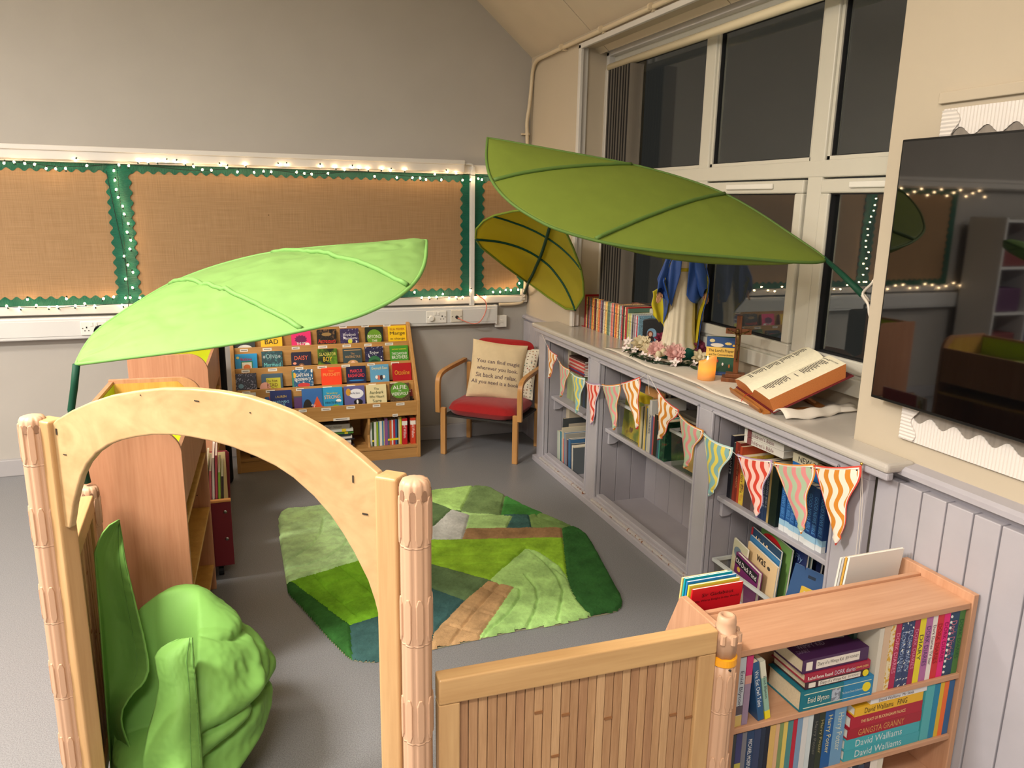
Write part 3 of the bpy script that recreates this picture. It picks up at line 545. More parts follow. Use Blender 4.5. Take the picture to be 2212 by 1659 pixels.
tiers = [
 [('dark paperback with a white shape, at the left of the '+R1, (40, 48, 46), [('ICE', (200,200,200), .8, .1, .5)], [('e', (220, 220, 215), .5, .35, .4, .2)], 0, .128, .095),
  ('yellow paperback lettered BAD in black on the '+R1, (236, 190, 30), [('BAD', (30, 26, 20), .66, .18, .62), ('GUYS', (30,26,20), .36, .14, .7)], None, 0, .135, .085),
  ('pink paperback with a purple starburst on the '+R1, (226, 40, 110), [('THE SPY', WH := (245, 240, 235), .52, .10, .5), ], [('z', (110, 20, 80), .48, .68, .34, .18), ('e', (240, 235, 230), .8, .47, .12, .08)], 0, .125, .09),
  ('black paperback with jagged red title on the '+R1, I((24,22,22),(60,40,28),(120,90,60),70), [('Astrosaurs', (226, 50, 40), .58, .20, .92)], [('e', (150, 120, 70), .5, .84, .26, .07)], 1, .125, .09),
  ('purple and white snowy paperback with pink page edges on the '+R1, I((54,44,84),(70,58,104),(228,224,228),60), [('Moonstruck', (235, 232, 240), .80, .10, .7), ('Museum', (235,232,240), .66, .10, .7)], [('e', (210, 214, 70), .52, .53, .12, .09)], 1, .122, .09),
  ('black paperback with a green badge reading BEYOND THE on the '+R1, (30, 36, 30), [('BEYOND', (238, 238, 220), .66, .13, .74), ('THE', (238,238,220), .50, .09, .3)], [('e', (104, 150, 40), .5, .62, .42, .32)], 1, .122, .095),
  ('yellow paperback titled Marge in red and black on the '+R1, (238, 196, 26), [('ISLA FISHER', (170, 70, 40), .89, .085, .82), ('Marge', (50, 34, 30), .72, .16, .84), ('in charge', (50,34,30), .52, .10, .8)], None, 1, .125, .10)],
 [('bright blue paperback with a framed orange animal on the '+R2, (22, 148, 208), [('Bedtime', (206, 40, 40), .80, .11, .5)], [('e', (238, 220, 120), .12, .86, .07, .05), ('r', (40, 130, 80), .52, .55, .26, .17), ('r', (232, 228, 210), .52, .54, .22, .14), ('e', (226, 120, 50), .52, .5, .16, .1)], 0, .135, .09),
  ('teal patterned paperback titled Olivia on the '+R2, I((40,70,78),(48,92,98),(66,130,132),50), [('Olivia', (160, 190, 190), .82, .16, .56), ('Mermaid', (120, 210, 210), .52, .14, .8)], [('e', (150, 160, 160), .12, .8, .06, .05), ('e', (150, 160, 160), .86, .8, .06, .05)], 1, .128, .10),
  ('navy paperback titled DAISY in orange on the '+R2, (30, 26, 52), [('DAISY', (240, 112, 80), .80, .17, .68)], [('e', (120, 80, 50), .5, .46, .16, .12), ('e', (230, 170, 140), .5, .44, .1, .08), ('e', (236, 150, 120), .16, .58, .09, .05)], 1, .125, .08),
  ('black and green paperback titled GLADIATOR BOY on the '+R2, blotch((30, 40, 20), (120, 170, 30), None, 14, sharp=False), [('GLADIATOR', (226, 210, 110), .80, .14, .88), ('BOY', (240, 200, 60), .62, .17, .46)], [('e', (30, 40, 46), .5, .42, .16, .08)], 1, .125, .10),
  ('grey-green paperback framed in gold scrolls on the '+R2, (56, 72, 76), [('The', (206, 160, 110), .80, .07, .2), ('WAITING TALE', (206, 164, 112), .68, .12, .82)], [('r', (200, 156, 104), .5, .93, .44, .012), ('e', (200, 156, 104), .5, .40, .30, .16), ('e', (230, 190, 160), .5, .44, .1, .08)], 0, .125, .095),
  ('navy snowy paperback with a green hill on the '+R2, I((40,38,70),(52,50,92),(220,224,226),60), [('Snow', (225,228,230), .78, .10, .5)], [('e', (50, 110, 70), .5, .44, .34, .22), ('e', (30, 70, 44), .5, .38, .28, .14)], 0, .122, .10),
  ('green paperback titled THE DIAMOND BROTHERS in white on the '+R2, (70, 150, 44), [('ANTHONY HOROWITZ', (236, 226, 60), .86, .09, .8), ('THE DIAMOND', (245,245,235), .70, .12, .84), ('BROTHERS', (245,245,235), .56, .13, .84)], None, 1, .125, .10)],
 [('dark starry paperback with a small pale planet on the '+R3, I((40,40,56),(54,52,74),(170,168,186),120), None, [('e', (110, 150, 170), .3, .58, .12, .085)], 1, .132, .095),
  ('slate paperback with a yellow notice reading Do Not READ on the '+R3, (66, 92, 112), [('Do Not', (110, 70, 20), .76, .10, .5), ('READ', (110, 70, 20), .60, .13, .5), ('This Book', (110,70,20), .46, .1, .5)], [('r', (196, 190, 50), .56, .60, .34, .27), ('e', (220, 160, 140), .16, .5, .26, .22)], 1, .13, .085),
  ('white-lettered comic paperback on blue with red figures on the '+R3, I((40,90,130),(60,110,150),(236,232,220),60), [('CAPTAIN', (248, 246, 240), .84, .13, .62), ('UNDERPANTS', (248, 246, 240), .69, .13, .80)], [('e', (232, 180, 60), .12, .84, .08, .1), ('r', (60, 140, 110), .04, .5, .035, .48), ('e', (206, 60, 60), .55, .48, .3, .08)], 2, .132, .10),
  ('orange-red paperback lettered PRATCHETT on the '+R3, (238, 66, 26), [('TERRY', (244, 150, 50), .90, .07, .32), ('PRATCHETT', (246, 170, 90), .78, .14, .84)], [('e', (250, 200, 170), .3+.1*k, .58+.03*(k % 2), .02, .012) for k in range(5)] if False else None, 1, .13, .105),
  ('navy paperback lettered MARCUS RASHFORD in red on the '+R3, (26, 30, 66), [('MARCUS', (246, 70, 84), .86, .15, .62), ('RASHFORD', (246, 70, 84), .70, .17, .84)], [('e', (40, 120, 190), .5, .52, .4, .03)], 1, .128, .105),
  ('pale blue paperback with two winged figures on the '+R3, (96, 158, 196), [('Gwyneth Rees', (236, 226, 170), .88, .13, .86)], [('e', (200, 110, 90), .44, .56, .08, .09), ('e', (60, 44, 44), .58, .56, .08, .09), ('e', (236, 236, 230), .32, .58, .07, .06), ('e', (236, 236, 230), .72, .58, .07, .06)], 2, .125, .11),
  ('red paperback titled Ottoline in gold on the '+R3, (176, 24, 32), [('Ottoline', (226, 160, 50), .68, .20, .80)], None, 1, .128, .115)],
 [('white paperback titled Mermaids, half hidden by the arch, on the '+R4, (206, 204, 202), [('Mermaids', (70, 70, 70), .70, .14, .86), ('ON THE LOOSE', (90,90,90), .55, .06, .7)], None, 2, .135, .115),
  ('navy paperback titled DEAD MAN\'S COVE on the '+R4, (30, 46, 106), [('LAUREN', (220, 190, 90), .80, .07, .5), ('DEAD MAN\'S', (150, 210, 240), .63, .09, .74), ('COVE', (150, 210, 240), .53, .09, .34), ('LAUREN ST JOHN', (240,240,240), .42, .06, .6)], [('e', (90, 110, 150), .3, .16, .3, .12), ('e', (240, 240, 200), .72, .26, .025, .02)], 0, .132, .125),
  ('blue and terracotta paperback with a desert scene and white title on the '+R4, (52, 104, 170), [('the', (245,240,230), .46, .06, .2), ('tale', (245,240,230), .36, .11, .4), ('LAUREN', (245,240,230), .2, .08, .44)], [('t', (214, 84, 40), .70, .44, .38, .30), ('r', (206, 84, 44), .55, .2, .45, .2), ('e', (34, 28, 26), .24, .34, .22, .32)], 1, .135, .13),
  ('turquoise cartoon paperback lettered STRONG with a green reptile on the '+R4, (44, 152, 200), [('Stanley', (206, 200, 50), .80, .08, .7), ('STRONG', (250, 190, 120), .68, .12, .78), ('PIRATE BOY', (30, 60, 90), .50, .07, .7)], [('e', (110, 176, 50), .66, .28, .26, .15), ('e', (240, 240, 240), .8, .55, .13, .05), ('e', (240, 180, 170), .42, .3, .09, .07), ('e', (210, 50, 40), .46, .1, .16, .05)], 2, .132, .13),
  ('violet paperback with a black stick figure and yellow burst on the '+R4, (96, 94, 150), [('The Pet Store', (60, 70, 110), .76, .13, .5), ('TIGER', (40, 40, 30), .27, .06, .3), ('TRAINING', (40,40,30), .20, .06, .34)], [('e', (226, 228, 236), .58, .74, .36, .16), ('e', (206, 150, 50), .2, .80, .12, .12), ('z', (232, 222, 40), .3, .22, .24, .16), ('e', (24, 22, 30), .66, .46, .22, .10), ('e', (235, 235, 240), .62, .47, .05, .07), ('r', (24, 22, 30), .66, .22, .025, .18)], 0, .134, .135),
  ('cream paperback titled The Aardvark Who Wasn\'t Sure on the '+R4, (226, 214, 166), [('The', (80, 96, 70), .86, .07, .24), ('Aardvark', (80, 96, 70), .74, .10, .70), ('Who Wasn\'t', (80, 96, 70), .60, .09, .74), ('Sure', (80, 96, 70), .46, .10, .44)], [('e', (120, 54, 40), .68, .18, .24, .14)], 1, .133, .135),
  ('green and brown paperback titled ALFIE the WEREWOLF on the '+R4, I((80,62,44),(110,88,60),(60,48,38),90), [('ALFIE', (248, 246, 238), .86, .13, .72), ('THE', (248,246,238), .74, .045, .16), ('WEREWOLF', (248, 246, 238), .64, .11, .86)], [('e', (92, 150, 50), .5, .76, .48, .27)], 1, .13, .135)]]
for k, row in enumerate(tiers):
    for j, (lab, cov, fr, art, ex, w, hv) in enumerate(row):
        pg = paint((226, 150, 150), .8, name='pink_paper') if 'pink page' in lab else None
        face_tier(k, XS[k][j], w, hv, lab, cov, fr, art, ex, pg)
face_tier(3, XS[3][1]-.035, .125, .118, 'pink-edged blue paperback peeping out left of the navy one, bottom tier', I((40,90,150),(200,70,110),(30,40,50),30), None).location.y += .028
face_tier(3, XS[3][2]-.055, .125, .128, 'purple and grey paperback behind the desert one, bottom tier', (96, 60, 110), [('ROYAL SON', (245,240,235), .2, .12, .7)], [('r', (80, 84, 96), .5, .85, .5, .15)]).location.y += .03
face_tier(3, XS[3][6]+.03, .125, .14, 'dark red paperback peeping out behind the werewolf one, bottom tier', (116, 40, 40), [('WOLF', (235,230,225), .65, .14, .8)], [('r', (36, 30, 30), .5, .2, .5, .3)]).location.y += .03
# --- right compartment
sp = [(930,965,(206,214,214),470),(965,1000,(60,84,50),470),(1000,1045,(226,226,220),470),(1045,1085,(150,180,50),470),(1085,1105,(50,120,150),475),(1105,1155,(236,232,224),480),(1155,1185,(70,140,180),480),(1185,1203,(214,196,140),480),(1203,1265,(140,90,150),540),(1265,1300,(90,100,120),480),(1300,1342,(206,100,50),480),(1342,1370,(226,226,226),490),(1370,1410,(190,50,60),490),(1410,1445,(50,100,160),495),(1445,1472,(30,44,52),495),(1472,1497,(220,206,170),540),(1497,1536,(206,206,60),545)]
xa, xb = .822, 1.035
names = ['pale grey','dark green','white','lime green','teal','white, blue-printed','sky blue','straw yellow','tall purple','slate','orange','second white','red','royal blue','black','tall cream','tall yellow-green']
for (a, b, c, hh), nm in zip(sp, names):
    xl = xa+(a-930)/(1536-930)*(xb-xa); wd = (b-a)/(1536-930)*(xb-xa)-.0008
    bd = [(.18, .26, (236, 222, 40))] if nm in ('dark green','straw yellow','slate','orange','second white','red','royal blue','black') else None
    book('thin '+nm+' spine in the right cubby under the display bookcase', wd, .15, .168+(hh-470)*.00032, c, M_stand(xl, 5.01, .0905, (0,-1,0)), group=None, band=bd)
for xl, c, nm, tt in ((1.038, (196, 36, 44), 'thick red book', 'THE WORLD\'S WORST'), (1.094, (206, 70, 44), 'thick orange-red book', 'THE WORLD\'S')):
    book(nm+' at the right end of the right cubby under the display bookcase', .032 if xl < 1.05 else .034, .16, .182, c, M_stand(xl, 4.995, .0905, (0,-1,0)), hard=True, band=[(.74, .90, (240, 238, 230))], title='David Walliams', title_col=(245, 235, 235))
# --- middle compartment: lying stack
z = .0905
st_ = [(.018,(40,40,44),'black'),(.012,(60,50,50),'dark brown'),(.012,(206,170,170),'pale pink'),(.020,(226,222,212),'white, orange-banded'),(.008,(40,40,50),'charcoal'),(.020,(230,226,218),'white, blue-topped'),(.012,(36,52,66),'navy'),(.018,(84,140,60),'green, yellow-dotted'),(.016,(206,210,200),'pale, yellow-dotted'),(.030,(128,122,112),'grey gilt-lettered')]
for k, (h, c, nm) in enumerate(st_):
    L = .225+.02*sin(k*2.7); 
    bd = {3: [(.42, .54, (236, 120, 30))], 5: [(.40, .52, (236, 120, 30))], 7: [(.16, .26, (236, 210, 50))], 8: [(.2, .32, (236, 206, 50))]}.get(k)
    book(nm+' book lying in the stack in the middle cubby under the display bookcase', h, .17, L, c, M_flat(.70+.014*sin(k*1.9), 5.0+.006*sin(k*3), z, (0,-1,0)), hard=h > .015, band=bd, title='CHILDREN\'S TREASURY' if k == 9 else None, title_col=(60, 52, 40)); z += h+.0006
z = .0905
for k, c in enumerate([(50, 40, 40), (90, 60, 56), (40, 44, 52), (44, 40, 46), (60, 62, 66), (40, 42, 48), (70, 66, 66), (44, 46, 52)]):
    book('dark magazine, number %d from the bottom of the pile in the left cubby of the display bookcase' % (k+1) if False else ['lowest', 'second lowest', 'third lowest', 'fourth', 'fifth', 'sixth', 'second highest', 'highest'][k]+' dark annual in the left cubby pile under the display bookcase', .016, .22, .29, c, M_flat(.345+.008*sin(k*2), 5.0+.01*sin(k*1.3), z, (0,-1,0)), hard=True); z += .0166
# ------------------------------------------------------------------ built-in painted bookcase under the window
bc = thing('built_in_bookcase', 'long grey painted built-in bookcase with three open bays under the window', 'bookcase', (2.05, 3.25, 0))
MB().prism([(1.868, 1.735), (1.984, 1.735), (1.984, 2.001), (2.287, 2.001), (2.287, 4.528), (2.058, 4.528), (2.058, 4.76), (1.868, 4.76)], .032, (0, 0, .905), (1,0,0), (0,1,0), (0,0,1)).build('worktop', paint((184, 178, 170), .22, .55, .04, 5, .03, 30, name='glossy_grey_paint'), bc, world=True, bevel=.012, seg=3)
B(1.878, 1.905, 1.74, 4.75, .880, .907).build('bed_mould', M_LILAC, bc, world=True, bevel=.006)
f = MB().box(1.90, 1.93, 1.83, 4.70, .848, .882)
f.build('top_rail', M_LILAC, bc, world=True, bevel=.003)
posts = [(4.578, 4.70), (3.785, 3.928), (2.693, 2.815), (1.832, 1.97)]
for a, b in posts:
    B(1.90, 1.932, a, b, 0, .85).build('stile', M_LILAC, bc, world=True, bevel=.004)
bayY = [(3.928, 4.578), (2.815, 3.785), (1.97, 2.693)]
B(1.87, 1.93, 1.832, 4.70, -.002, .035).build('plinth', M_LILAC, bc, world=True, bevel=.004)
M_WORN = blotch((176, 172, 172), (182, 176, 174), (126, 84, 58), 46, .5, 'worn_paint')
for a, b in bayY:
    B(1.88, 1.935, a-.02, b+.02, .034, .048).build('sill_mould', M_WORN, bc, world=True, bevel=.004)
    B(1.893, 1.94, a-.012, b+.012, .047, .062).build('sill_mould', M_LILAC, bc, world=True, bevel=.004)
    B(1.91, 1.95, a, b, .060, .078).build('sill_mould', M_LILAC, bc, world=True, bevel=.004)
    q = MB().box(1.893, 1.91, a-.012, a, .06, .86).box(1.893, 1.91, b, b+.012, .06, .86).box(1.893, 1.91, a-.012, b+.012, .848, .86)
    q.build('bay_moulding', M_LILAC, bc, world=True, bevel=.004)
    B(1.93, 2.225, a-.03, b+.03, 0, .022).build('bay_floor', M_LILAC_SHADE, bc, world=True)
    B(1.945, 2.225, a+.002, b-.002, .452, .474).build('shelf', M_LILAC, bc, world=True, bevel=.004)
    for y in (b-.022, a+.002): MB().prism([(0, 0), (.11, 0), (.105, -.012), (.08, -.045), (.035, -.07), (0, -.072)], .02, (1.965, y, .452), (1,0,0), (0,0,1), (0,1,0)).build('shelf_bracket', M_LILAC, bc, world=True)
    n = 7 if b-a > .8 else 5
    for k in range(n):
        s = (b-a+.06)/n; MB().box(2.225, 2.245, a-.03+k*s+.0015, a-.03+(k+1)*s-.0015, 0, .905).build('back_board', M_LILAC_SHADE, bc, world=True, bevel=.002)
    # boarded sides
    for y0, y1 in ((b+.002, b+.018), (a-.018, a-.002)):
        for k in range(3): MB().box(1.935+k*.097+.0012, 1.935+(k+1)*.097-.0012, y0, y1, .02, .905).build('side_board', M_LILAC_SHADE, bc, world=True, bevel=.002)
B(1.933, 2.06, 4.60, 4.70, .0, .905).build('end_block', M_LILAC_SHADE, bc, world=True)
# --- left bay, shelf
def row(y, specs, z, x, where, lean=0., grp=None, depth=.15):
    for k, (w, h, c, nm, *o) in enumerate(specs):
        kw = o[0] if o else {}
        lab = nm if nm.startswith('=') else nm+' '+where
        book(lab.lstrip('='), w, kw.pop('d', depth), h, c, M_stand(x+kw.pop('dx', 0), y, z, (-1,0,0), lean=kw.pop('lean', lean)), group=grp, **kw); y -= w+.001
    return y
w1 = 'on the shelf of the left bay'
row(4.49, [(.034, .185, (150, 162, 120), 'far pale green spine'), (.036, .183, (142, 156, 116), 'second pale green spine'), (.034, .186, (156, 166, 128), 'third pale green spine'), (.036, .184, (146, 158, 120), 'fourth pale green spine'), (.034, .186, (152, 164, 124), 'fifth pale green spine'), (.034, .184, (146, 160, 122), 'near pale green spine'), (.03, .16, (60, 66, 60), 'dark spine'), (.03, .15, (40, 60, 80), 'navy spine'), (.03, .17, (44, 52, 44), 'near dark green spine'), (.03, .16, (60, 50, 50), 'brown spine')], .4745, 2.02, w1)
z = .4745+.187
for k in range(9):
    c = [(120, 40, 50), (70, 90, 150), (190, 60, 60), (206, 170, 160), (200, 70, 66), (214, 180, 166), (196, 66, 60), (200, 160, 150), (80, 56, 50)][k]
    nm = ['maroon','blue','lowest red','lowest pale','second red','second pale','highest red','highest pale','brown'][k]
    book(nm+' workbook lying on the green spines in the left bay', .0105, .2, .235, c, M_flat(2.025+.004*sin(k*2), 4.25+.006*sin(k*3), z, (-1,0,0)), pages=PAGEW); z += .0109
# --- left bay, floor
w2 = 'leaning on the floor of the left bay'
book('tall dark grey picture book at the back of the left bay floor', .012, .26, .30, (70, 74, 76), M_stand(2.02, 4.555, .0225, (-1,0,0), lean=.05))
book('pink-bordered picture book facing out at the back of the left bay floor', .008, .24, .275, (206, 110, 96), M_face(2.19, 4.43, .0225, (-.8,-.35,0), .10), art=[('r', (206, 170, 80), .5, .55, .4, .38), ('r', (70, 80, 80), .5, .5, .3, .2)])
row(4.535, [(.018, .215, (172, 184, 172), 'first pale grey-green booklet'), (.016, .215, (186, 194, 180), 'second pale grey-green booklet'), (.014, .213, (198, 200, 186), 'cream-green booklet'), (.022, .225, (22, 118, 142), 'teal book'), (.014, .255, (200, 190, 166), 'tall cream picture book', {'d': .22}), (.016, .19, (206, 170, 150), 'salmon booklet'), (.010, .19, (190, 60, 60), 'thin red booklet'), (.016, .235, (110, 140, 170), 'pale blue picture book', {'d': .21}), (.012, .23, (150, 148, 140), 'grey-brown picture book', {'d': .2}), (.018, .20, (130, 118, 130), 'lilac book'), (.018, .20, (58, 44, 48), 'dark brown book'), (.018, .215, (70, 116, 156), 'steel blue book'), (.016, .215, (60, 100, 140), 'darker steel blue book'), (.016, .19, (40, 56, 80), 'navy book'), (.014, .185, (222, 216, 200), 'off-white book'), (.016, .175, (90, 96, 100), 'grey book')], .0225, 1.985, w2, lean=-.06)
# --- middle bay
def plastic_bin(y0, y1, x0, x1, z, h, label):
    t = thing('storage_box', label, 'storage box', ((x0+x1)/2, (y0+y1)/2, z))
    M_B = glass('clear_plastic', 1.45, (.94, .95, .94), .08, .02); tp = .008
    m = MB(); n = [(x0+tp, y0+tp), (x1-tp, y0+tp), (x1-tp, y1-tp), (x0+tp, y1-tp)]; q = [(x0, y0), (x1, y0), (x1, y1), (x0, y1)]
    m.add([(a, b, z+.001) for a, b in n]+[(a, b, z+h) for a, b in q], [(0,1,2,3)]+[(i, (i+1) % 4, (i+1) % 4+4, i+4) for i in range(4)])
    m.build('box_shell', M_B, t, world=True, solid=.0018)
    r = MB(); 
    for a, b, c, d in ((x0-.006, x0+.006, y0-.006, y1+.006), (x1-.006, x1+.006, y0-.006, y1+.006), (x0+.006, x1-.006, y0-.006, y0+.006), (x0+.006, x1-.006, y1-.006, y1+.006)): r.box(a, b, c, d, z+h-.012, z+h+.002)
    r.build('box_rim', paint((190, 194, 192), .25, .5, name='frosted_plastic'), t, world=True)
    return t
plastic_bin(3.425, 3.665, 1.95, 2.205, .4745, .185, 'clear plastic box of picture books at the far end of the middle bay')
book('green and yellow picture book facing out inside the far clear box', .008, .20, .215, blotch((120, 140, 70), (206, 180, 60), (120, 84, 66), 14, sharp=False), M_face(1.985, 3.645, .4765, (-1,0,0), .08), front=[('Bugs', (60, 50, 40), .72, .16, .4)])
book('yellow picture book standing up behind the green one in the far clear box', .008, .19, .25, (214, 190, 40), M_face(2.03, 3.63, .4765, (-1,0,0), .06))
book('spotted cream picture book leaning at the back of the far clear box', .01, .22, .29, I((206, 196, 176), (90, 80, 76), (150, 140, 130), 90), M_face(2.13, 3.655, .4765, (-1,0,0), .06))
book('peach picture book at the back of the far clear box', .008, .2, .27, (206, 150, 90), M_face(2.09, 3.62, .4765, (-1,0,0), .06))
w3 = 'on the shelf of the middle bay'
row(3.418, [(.010, .215, (190, 160, 50), 'thin yellow spine'), (.012, .22, (200, 186, 150), 'thin cream spine'), (.010, .20, (176, 170, 140), 'thin buff spine'), (.011, .225, (60, 70, 60), 'thin dark spine'), (.010, .24, (206, 190, 150), 'thin ivory spine'), (.012, .235, (210, 180, 80), 'mustard spine'), (.010, .225, (90, 110, 130), 'thin blue-grey spine'), (.012, .245, (196, 190, 160), 'tall parchment spine'), (.024, .275, (186, 184, 178), 'tallest pale grey book', {'title': 'Animals', 'title_col': (50, 46, 44), 'd': .2}), (.018, .20, (84, 92, 124), 'slate blue book'), (.012, .20, (170, 80, 80), 'dull red spine'), (.022, .215, (52, 46, 34), 'dark olive book'), (.012, .19, (40, 44, 46), 'black spine'), (.016, .20, (60, 90, 110), 'blue spine'), (.010, .205, (60, 150, 140), 'thin turquoise spine'), (.044, .20, blotch((24, 60, 44), (40, 90, 60), (100, 70, 50), 30), 'wide dark green jungle book', {'d': .2})], .4745, 1.955, w3, depth=.19)
plastic_bin(2.83, 3.10, 1.95, 2.205, .4745, .185, 'clear plastic box with a sandy book at the near end of the middle bay')
book('sandy leaflet lying tilted at the bottom of the near clear box', .006, .12, .17, (200, 160, 96), M_face(1.985, 3.03, .485, (-1,0,0), .5), front=[('Reading', (90, 70, 40), .6, .14, .6)])
z = .4745+.186
for k, (h, c, nm) in enumerate([(.016, (60, 50, 50), 'dark brown'), (.018, (40, 44, 56), 'black-blue'), (.02, (96, 36, 40), 'maroon'), (.014, (150, 146, 130), 'grey'), (.02, (80, 74, 66), 'olive brown')]):
    book(nm+' book lying across the near clear box in the middle bay', h, .19, .24, c, M_flat(1.985+.006*sin(k), 2.84+.01*sin(k*2), z, (-1,0,0)), hard=True); z += h+.0005
# --- right bay, shelf
w4 = 'on the shelf of the right bay'
row(2.665, [(.022, .28, (30, 30, 42), 'tall black book lettered SAINTS', {'title': 'SAINTS', 'title_col': (190, 190, 190), 'd': .21}), (.012, .255, (54, 60, 60), 'dark patterned spine', {'d': .2}), (.016, .262, (140, 52, 38), 'first rust-red spine'), (.014, .262, (120, 44, 36), 'second rust-red spine', {'title': 'LION KING OF BEASTS', 'title_col': (206, 150, 100)}), (.014, .25, (176, 70, 40), 'orange-brown spine'), (.03, .215, blotch((206, 176, 60), (196, 150, 60), (120, 90, 60), 30), 'yellow illustrated Bible', {'title': 'Children\'s Bible', 'title_col': (70, 60, 40)}), (.05, .2, (70, 56, 56), 'thick brown book'), (.03, .2, (96, 80, 84), 'mauve-grey book')], .4745, 1.975, w4, depth=.17)
row(2.447, [(.0165, .24, (38, 54, 88), 'first navy reference spine', {'title': 'ILLUSTRATED BIBLE', 'title_col': (170, 180, 200)}), (.0165, .24, (36, 50, 84), 'second navy reference spine', {'title': 'ILLUSTRATED BIBLE', 'title_col': (170, 180, 200)}), (.0165, .238, (40, 56, 92), 'third navy reference spine', {'title': 'LEARNING BIBLE', 'title_col': (170, 180, 200)}), (.0165, .24, (36, 52, 86), 'fourth navy reference spine', {'title': 'LEARNING BIBLE', 'title_col': (170, 180, 200)}), (.012, .242, (176, 150, 96), 'thin tan spine'), (.042, .242, (26, 40, 40), 'thick black-green book')], .4745, 1.96, w4)
y = 2.306
M_BIB = (34, 84, 148)
for k in range(8):
    nm = ['first', 'second', 'third', 'fourth', 'fifth', 'sixth', 'seventh', 'eighth'][k]
    book(nm+' blue Bible from the far end of the blue row, right bay shelf', .0285, .16, .238+.002*sin(k*3), M_BIB if k < 5 else (30, 62, 118), M_stand(1.965+.003*sin(k*2), y, .4745, (-1,0,0)), group='blue Bibles on the right bay shelf', band=[(0, .10, (214, 218, 220)), (.10, .20, (150, 190, 216))], title='GOOD NEWS BIBLE', title_col=(90, 150, 210)); y -= .0292
z = .4745+.285
for k in range(3):
    b = book(['lowest', 'middle', 'topmost'][k]+' white Children\'s Bible in the stack of three in the right bay', .027, .15, .235, (206, 202, 192), M_flat(1.965+.004*k, 2.318+.006*k, z, (-1,0,0), turn=.04), title='Children\'s Bible', title_col=(110, 60, 66), hard=True, pages=PAGEW); z += .0275
    B(-.001, .027, -.0012, .01, .19, .215).build('spine_picture', paint((120, 70, 70), .5, name='print'), b)
# supports under the white stack: mauve and brown books already standing there
b = book('thick bright blue book lying on top of the blue Bibles', .045, .15, .23, (30, 104, 176), M_flat(1.99, 2.062, .7155, (-1,0,0)), hard=True)
b = book('cream-spined Bible lying on the bright blue book', .034, .14, .225, (196, 188, 160), M_flat(1.985, 2.064, .761, (-1,0,0)), hard=True, title='NEW Bible', title_col=(40, 36, 34))
B(-.001, .034, -.0012, .01, .03, .09).build('spine_picture', blotch((150, 120, 80), (80, 60, 50), (206, 190, 160), 60), b)
# --- right bay floor: clear box of picture books
plastic_bin(2.08, 2.675, 1.945, 2.205, .0225, .16, 'clear plastic box packed with picture books on the floor of the right bay')
def leafbook(k, x, y, h, d, c, nm, fr=None, art=None, back=.06, tn=-.19, w=.009, hard=False, z=.0245):
    f = Matrix.Rotation(tn, 3, 'Z') @ Vector((-1,0,0))
    return book(nm+' in the clear box on the right bay floor', w, d, h, c, M_face(x, y, z, f, back), front=fr, art=art, hard=hard, pages=PAGEW)
leafbook(0, 2.010, 2.60, .215, .21, (112, 36, 96), 'purple board book', [('Old Duck Pond', (230, 225, 225), .86, .10, .9)], [('r', (30, 26, 32), .5, .86, .47, .09), ('t', (206, 180, 160), .5, .25, .1, .2), ('e', (206, 170, 60), .2, .7, .07, .05)], w=.018, hard=True)
leafbook(1, 2.03, 2.665, .25, .13, (196, 192, 160), 'pale mottled picture book', None, [('e', (110, 130, 140), .4, .8, .3, .1), ('r', (206, 190, 140), .5, .4, .4, .2)])
leafbook(2, 2.047, 2.59, .265, .26, (226, 196, 150), 'tan picture book with a lettered front', [('was', (50, 44, 44), .88, .10, .3)], [('e', (70, 70, 66), .75, .86, .05, .03)])
leafbook(3, 2.066, 2.605, .285, .26, (56, 120, 170), 'mid-blue picture book')
leafbook(4, 2.080, 2.62, .315, .26, (36, 66, 96), 'All Afloat picture book', [('All Afloat', (244, 206, 150), .86, .14, .72)], [('e', (236, 214, 40), .9, .70, .12, .10), ('r', (40, 120, 180), .5, .66, .5, .06), ('r', (170, 40, 50), .03, .9, .03, .1)])
leafbook(5, 2.102, 2.585, .335, .26, (110, 150, 80), 'green and red picture book', None, [('e', (190, 36, 40), .4, .85, .34, .12), ('e', (90, 140, 60), .5, .8, .26, .1)])
leafbook(6, 2.125, 2.53, .35, .27, (36, 48, 96), 'navy picture book lettered Cliff McFly', [('Cliff McFly', (120, 150, 190), .86, .09, .9)])
leafbook(7, 2.147, 2.54, .395, .28, (140, 178, 176), 'tall pale green-grey picture book')
leafbook(8, 2.168, 2.48, .375, .25, (30, 36, 66), 'dark navy picture book at the back')
leafbook(9, 1.99, 2.29, .30, .17, (52, 84, 128), 'flat blue picture book', None, [('r', (36, 50, 70), .5, .9, .1, .02)], back=.32, tn=.25)
leafbook(10, 1.965, 2.20, .25, .10, (206, 170, 60), 'yellow-edged picture book at the near end', None, [('r', (200, 190, 170), .55, .5, .4, .44)], back=.3, tn=.25)
# ------------------------------------------------------------------ bunting
BX = 1.885
def bpt(p): return Vector((BX, p[0], p[1]))
FL = [[(4.515, 0.828), (4.353, 0.789), (4.461, 0.618)], [(4.322, 0.763), (4.158, 0.738), (4.268, 0.54)], [(4.137, 0.728), (3.942, 0.731), (4.03, 0.498)], [(3.928, 0.718), (3.745, 0.742), (3.821, 0.488)], [(3.728, 0.746), (3.515, 0.794), (3.546, 0.533)], [(3.51, 0.8), (3.316, 0.874), (3.301, 0.608)], [(3.143, 0.857), (2.943, 0.801), (3.093, 0.611)], [(2.941, 0.784), (2.74, 0.762), (2.853, 0.549)], [(2.739, 0.752), (2.525, 0.749), (2.652, 0.491)], [(2.485, 0.737), (2.272, 0.78), (2.325, 0.526)], [(2.255, 0.779), (2.043, 0.84), (2.066, 0.568)], [(2.04, 0.838), (1.831, 0.905), (1.893, 0.602)]]
